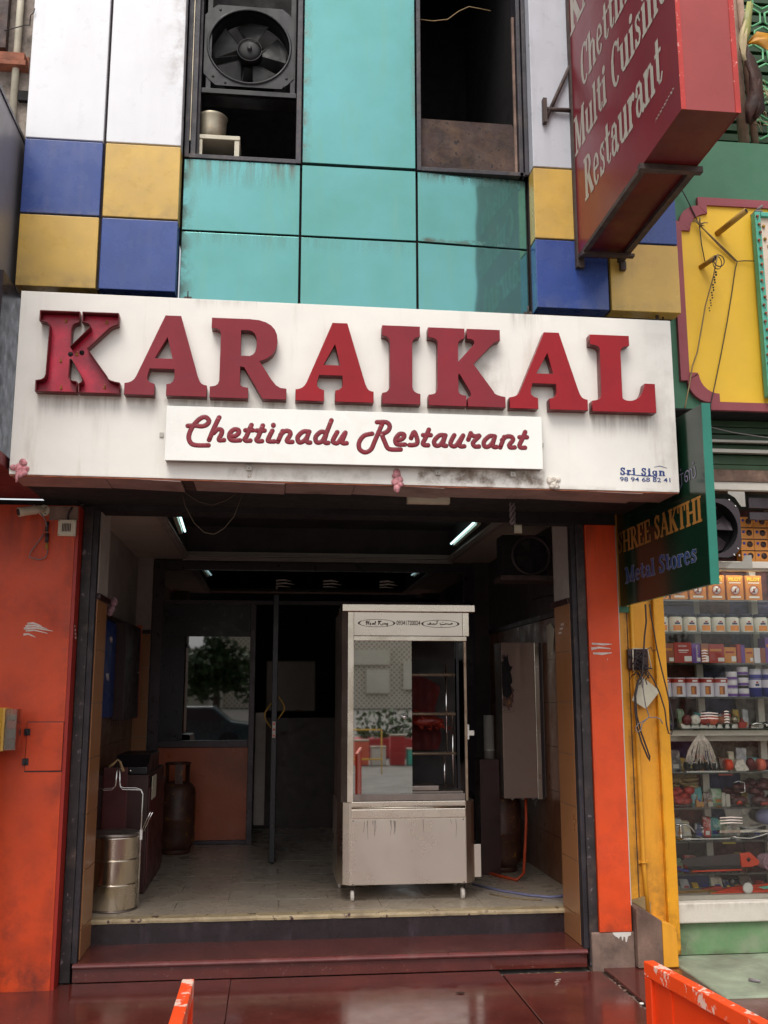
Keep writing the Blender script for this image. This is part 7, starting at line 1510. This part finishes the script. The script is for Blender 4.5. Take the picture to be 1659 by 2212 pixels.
def tree(x, y, h, r_, seed, lab):
    T = thing('street_tree', lab, 'tree', (x, y, 0), 'trees across the street'); rn = random.Random(seed)
    MB().tube([(x,y,0),(x+.1,y,h*.35),(x-.1,y,h*.6)], [.22,.16,.08], 8).build('trunk', 'bark', T)
    b = MB(); vs = []; fs = []
    for i in range(3000):
        a = rn.uniform(0, 6.28); el = rn.uniform(-.9, 1.5); q = r_*rn.uniform(.35,1)*(0.8+.25*math.sin(a*3+seed)+.2*math.sin(el*5))
        c_ = Vector((x+q*math.cos(a)*math.cos(el), y+q*math.sin(a)*math.cos(el), h*.62+q*math.sin(el)*.75)); s_ = rn.uniform(.10,.24)
        u = Vector((rn.gauss(0,1), rn.gauss(0,1), rn.gauss(0,1))).normalized(); v = u.cross(Vector((rn.gauss(0,1), rn.gauss(0,1), 1))).normalized(); k = len(vs)
        vs += [c_-u*s_, c_+v*s_*.6, c_+u*s_, c_-v*s_*.6]; fs.append((k,k+1,k+2,k+3))
    b.add(vs, fs).build('crown', 'foliage', T)
tree(-2.6, -34, 4.2, 2.2, 1, 'bushy tree across the street on the left'); tree(-7.0, -40, 4.4, 2.2, 2, 'second bushy tree across the street, farther left'); tree(22, -46, 4.4, 2.3, 6, 'spreading tree across the street far to the right')
for i, (x, lab) in enumerate(((4.2,'nearest'),(8.6,'middle'),(13,'farthest'))):
    g = thing('red_planter', lab+' low red planter with a loose hedge across the street', 'planter', (x, -19, 0), 'red planters across the street')
    bx('trough', 'awning_red', g, x-2.0, x+2.0, -19.5, -18.5, -.05, .45, bev=.04)
    b = MB(); vs = []; fs = []; rn = random.Random(i)
    for k_ in range(900):
        c_ = Vector((x+rn.uniform(-1.95,1.95), -19+rn.uniform(-.45,.45), .45+rn.uniform(0,.75)*(.6+.4*math.sin(k_*.01+i)))); s_ = rn.uniform(.05,.11)
        u = Vector((rn.gauss(0,1), rn.gauss(0,1), rn.gauss(0,1))).normalized(); v = u.cross(Vector((rn.gauss(0,1), rn.gauss(0,1), 1))).normalized(); q = len(vs)
        vs += [c_-u*s_, c_+v*s_*.6, c_+u*s_, c_-v*s_*.6]; fs.append((q,q+1,q+2,q+3))
    b.add(vs, fs).build('hedge', 'foliage', g)
for i, (x, m_, hh, lab) in enumerate(((2.1,'coral',.5,'coral crate'),(2.5,'white_frame',.35,'pale crate'),(2.95,'awning_red',.62,'tall red crate'),(3.35,'turquoise',.30,'turquoise crate'),(3.7,'white_frame',.48,'taller pale crate'))):
    cr_ = thing('street_crate', lab+' stacked on the roadside across the street', 'crate', (x,-16,0), 'crates on the roadside across the street'); bx('crate_body', m_, cr_, x-.17, x+.17, -16.3, -15.95, -.05, hh, bev=.02); bx('crate_rim', 'alu_dull', cr_, x-.18, x+.18, -16.31, -15.94, hh+.001, hh+.03)
cr = thing('parked_car', 'dark teal car parked across the street on the left', 'car', (-2.4,-16,0)); x = -2.4
M['car_teal'] = mat('dark_teal_car_paint', (30,66,72), .25, coat=.6, var=.03)
MB().prism([(x-2,.3),(x-2,.75),(x-1.2,.85),(x-.7,1.25),(x+.8,1.25),(x+1.3,.85),(x+2,.75),(x+2,.3)], 1, -16.8, -15.2).build('body', 'car_teal', cr, bev=.06)
MB().prism([(x-1.05,.87),(x-.62,1.20),(x+.72,1.20),(x+1.12,.87)], 1, -15.195, -15.185).build('side_window', 'far_win', cr)
for xx in (x-1.25, x+1.25): MB().lathe([(.001,-.1),(.30,-.1),(.30,.1),(.001,.1)], (xx,-15.22,.25), 1, 20).build('wheel', 'tyre', cr)
YR = thing('crowd_rail', 'yellow tubular crowd rail standing near the kerb behind the photographer', 'rail', (1.3, -13.5, 0))
b = MB()
for z_ in (.25, .85): b.tube([(.6,-13.5,z_),(2.3,-13.5,z_)], .016, 8)
b.build('rail', 'rail_yellow', YR)
for x in (.6, .95, 1.3, 1.65, 2.3): MB().tube([(x,-13.5,-.05),(x,-13.5,.85)], .012, 8).build('upright', 'rail_yellow', YR)
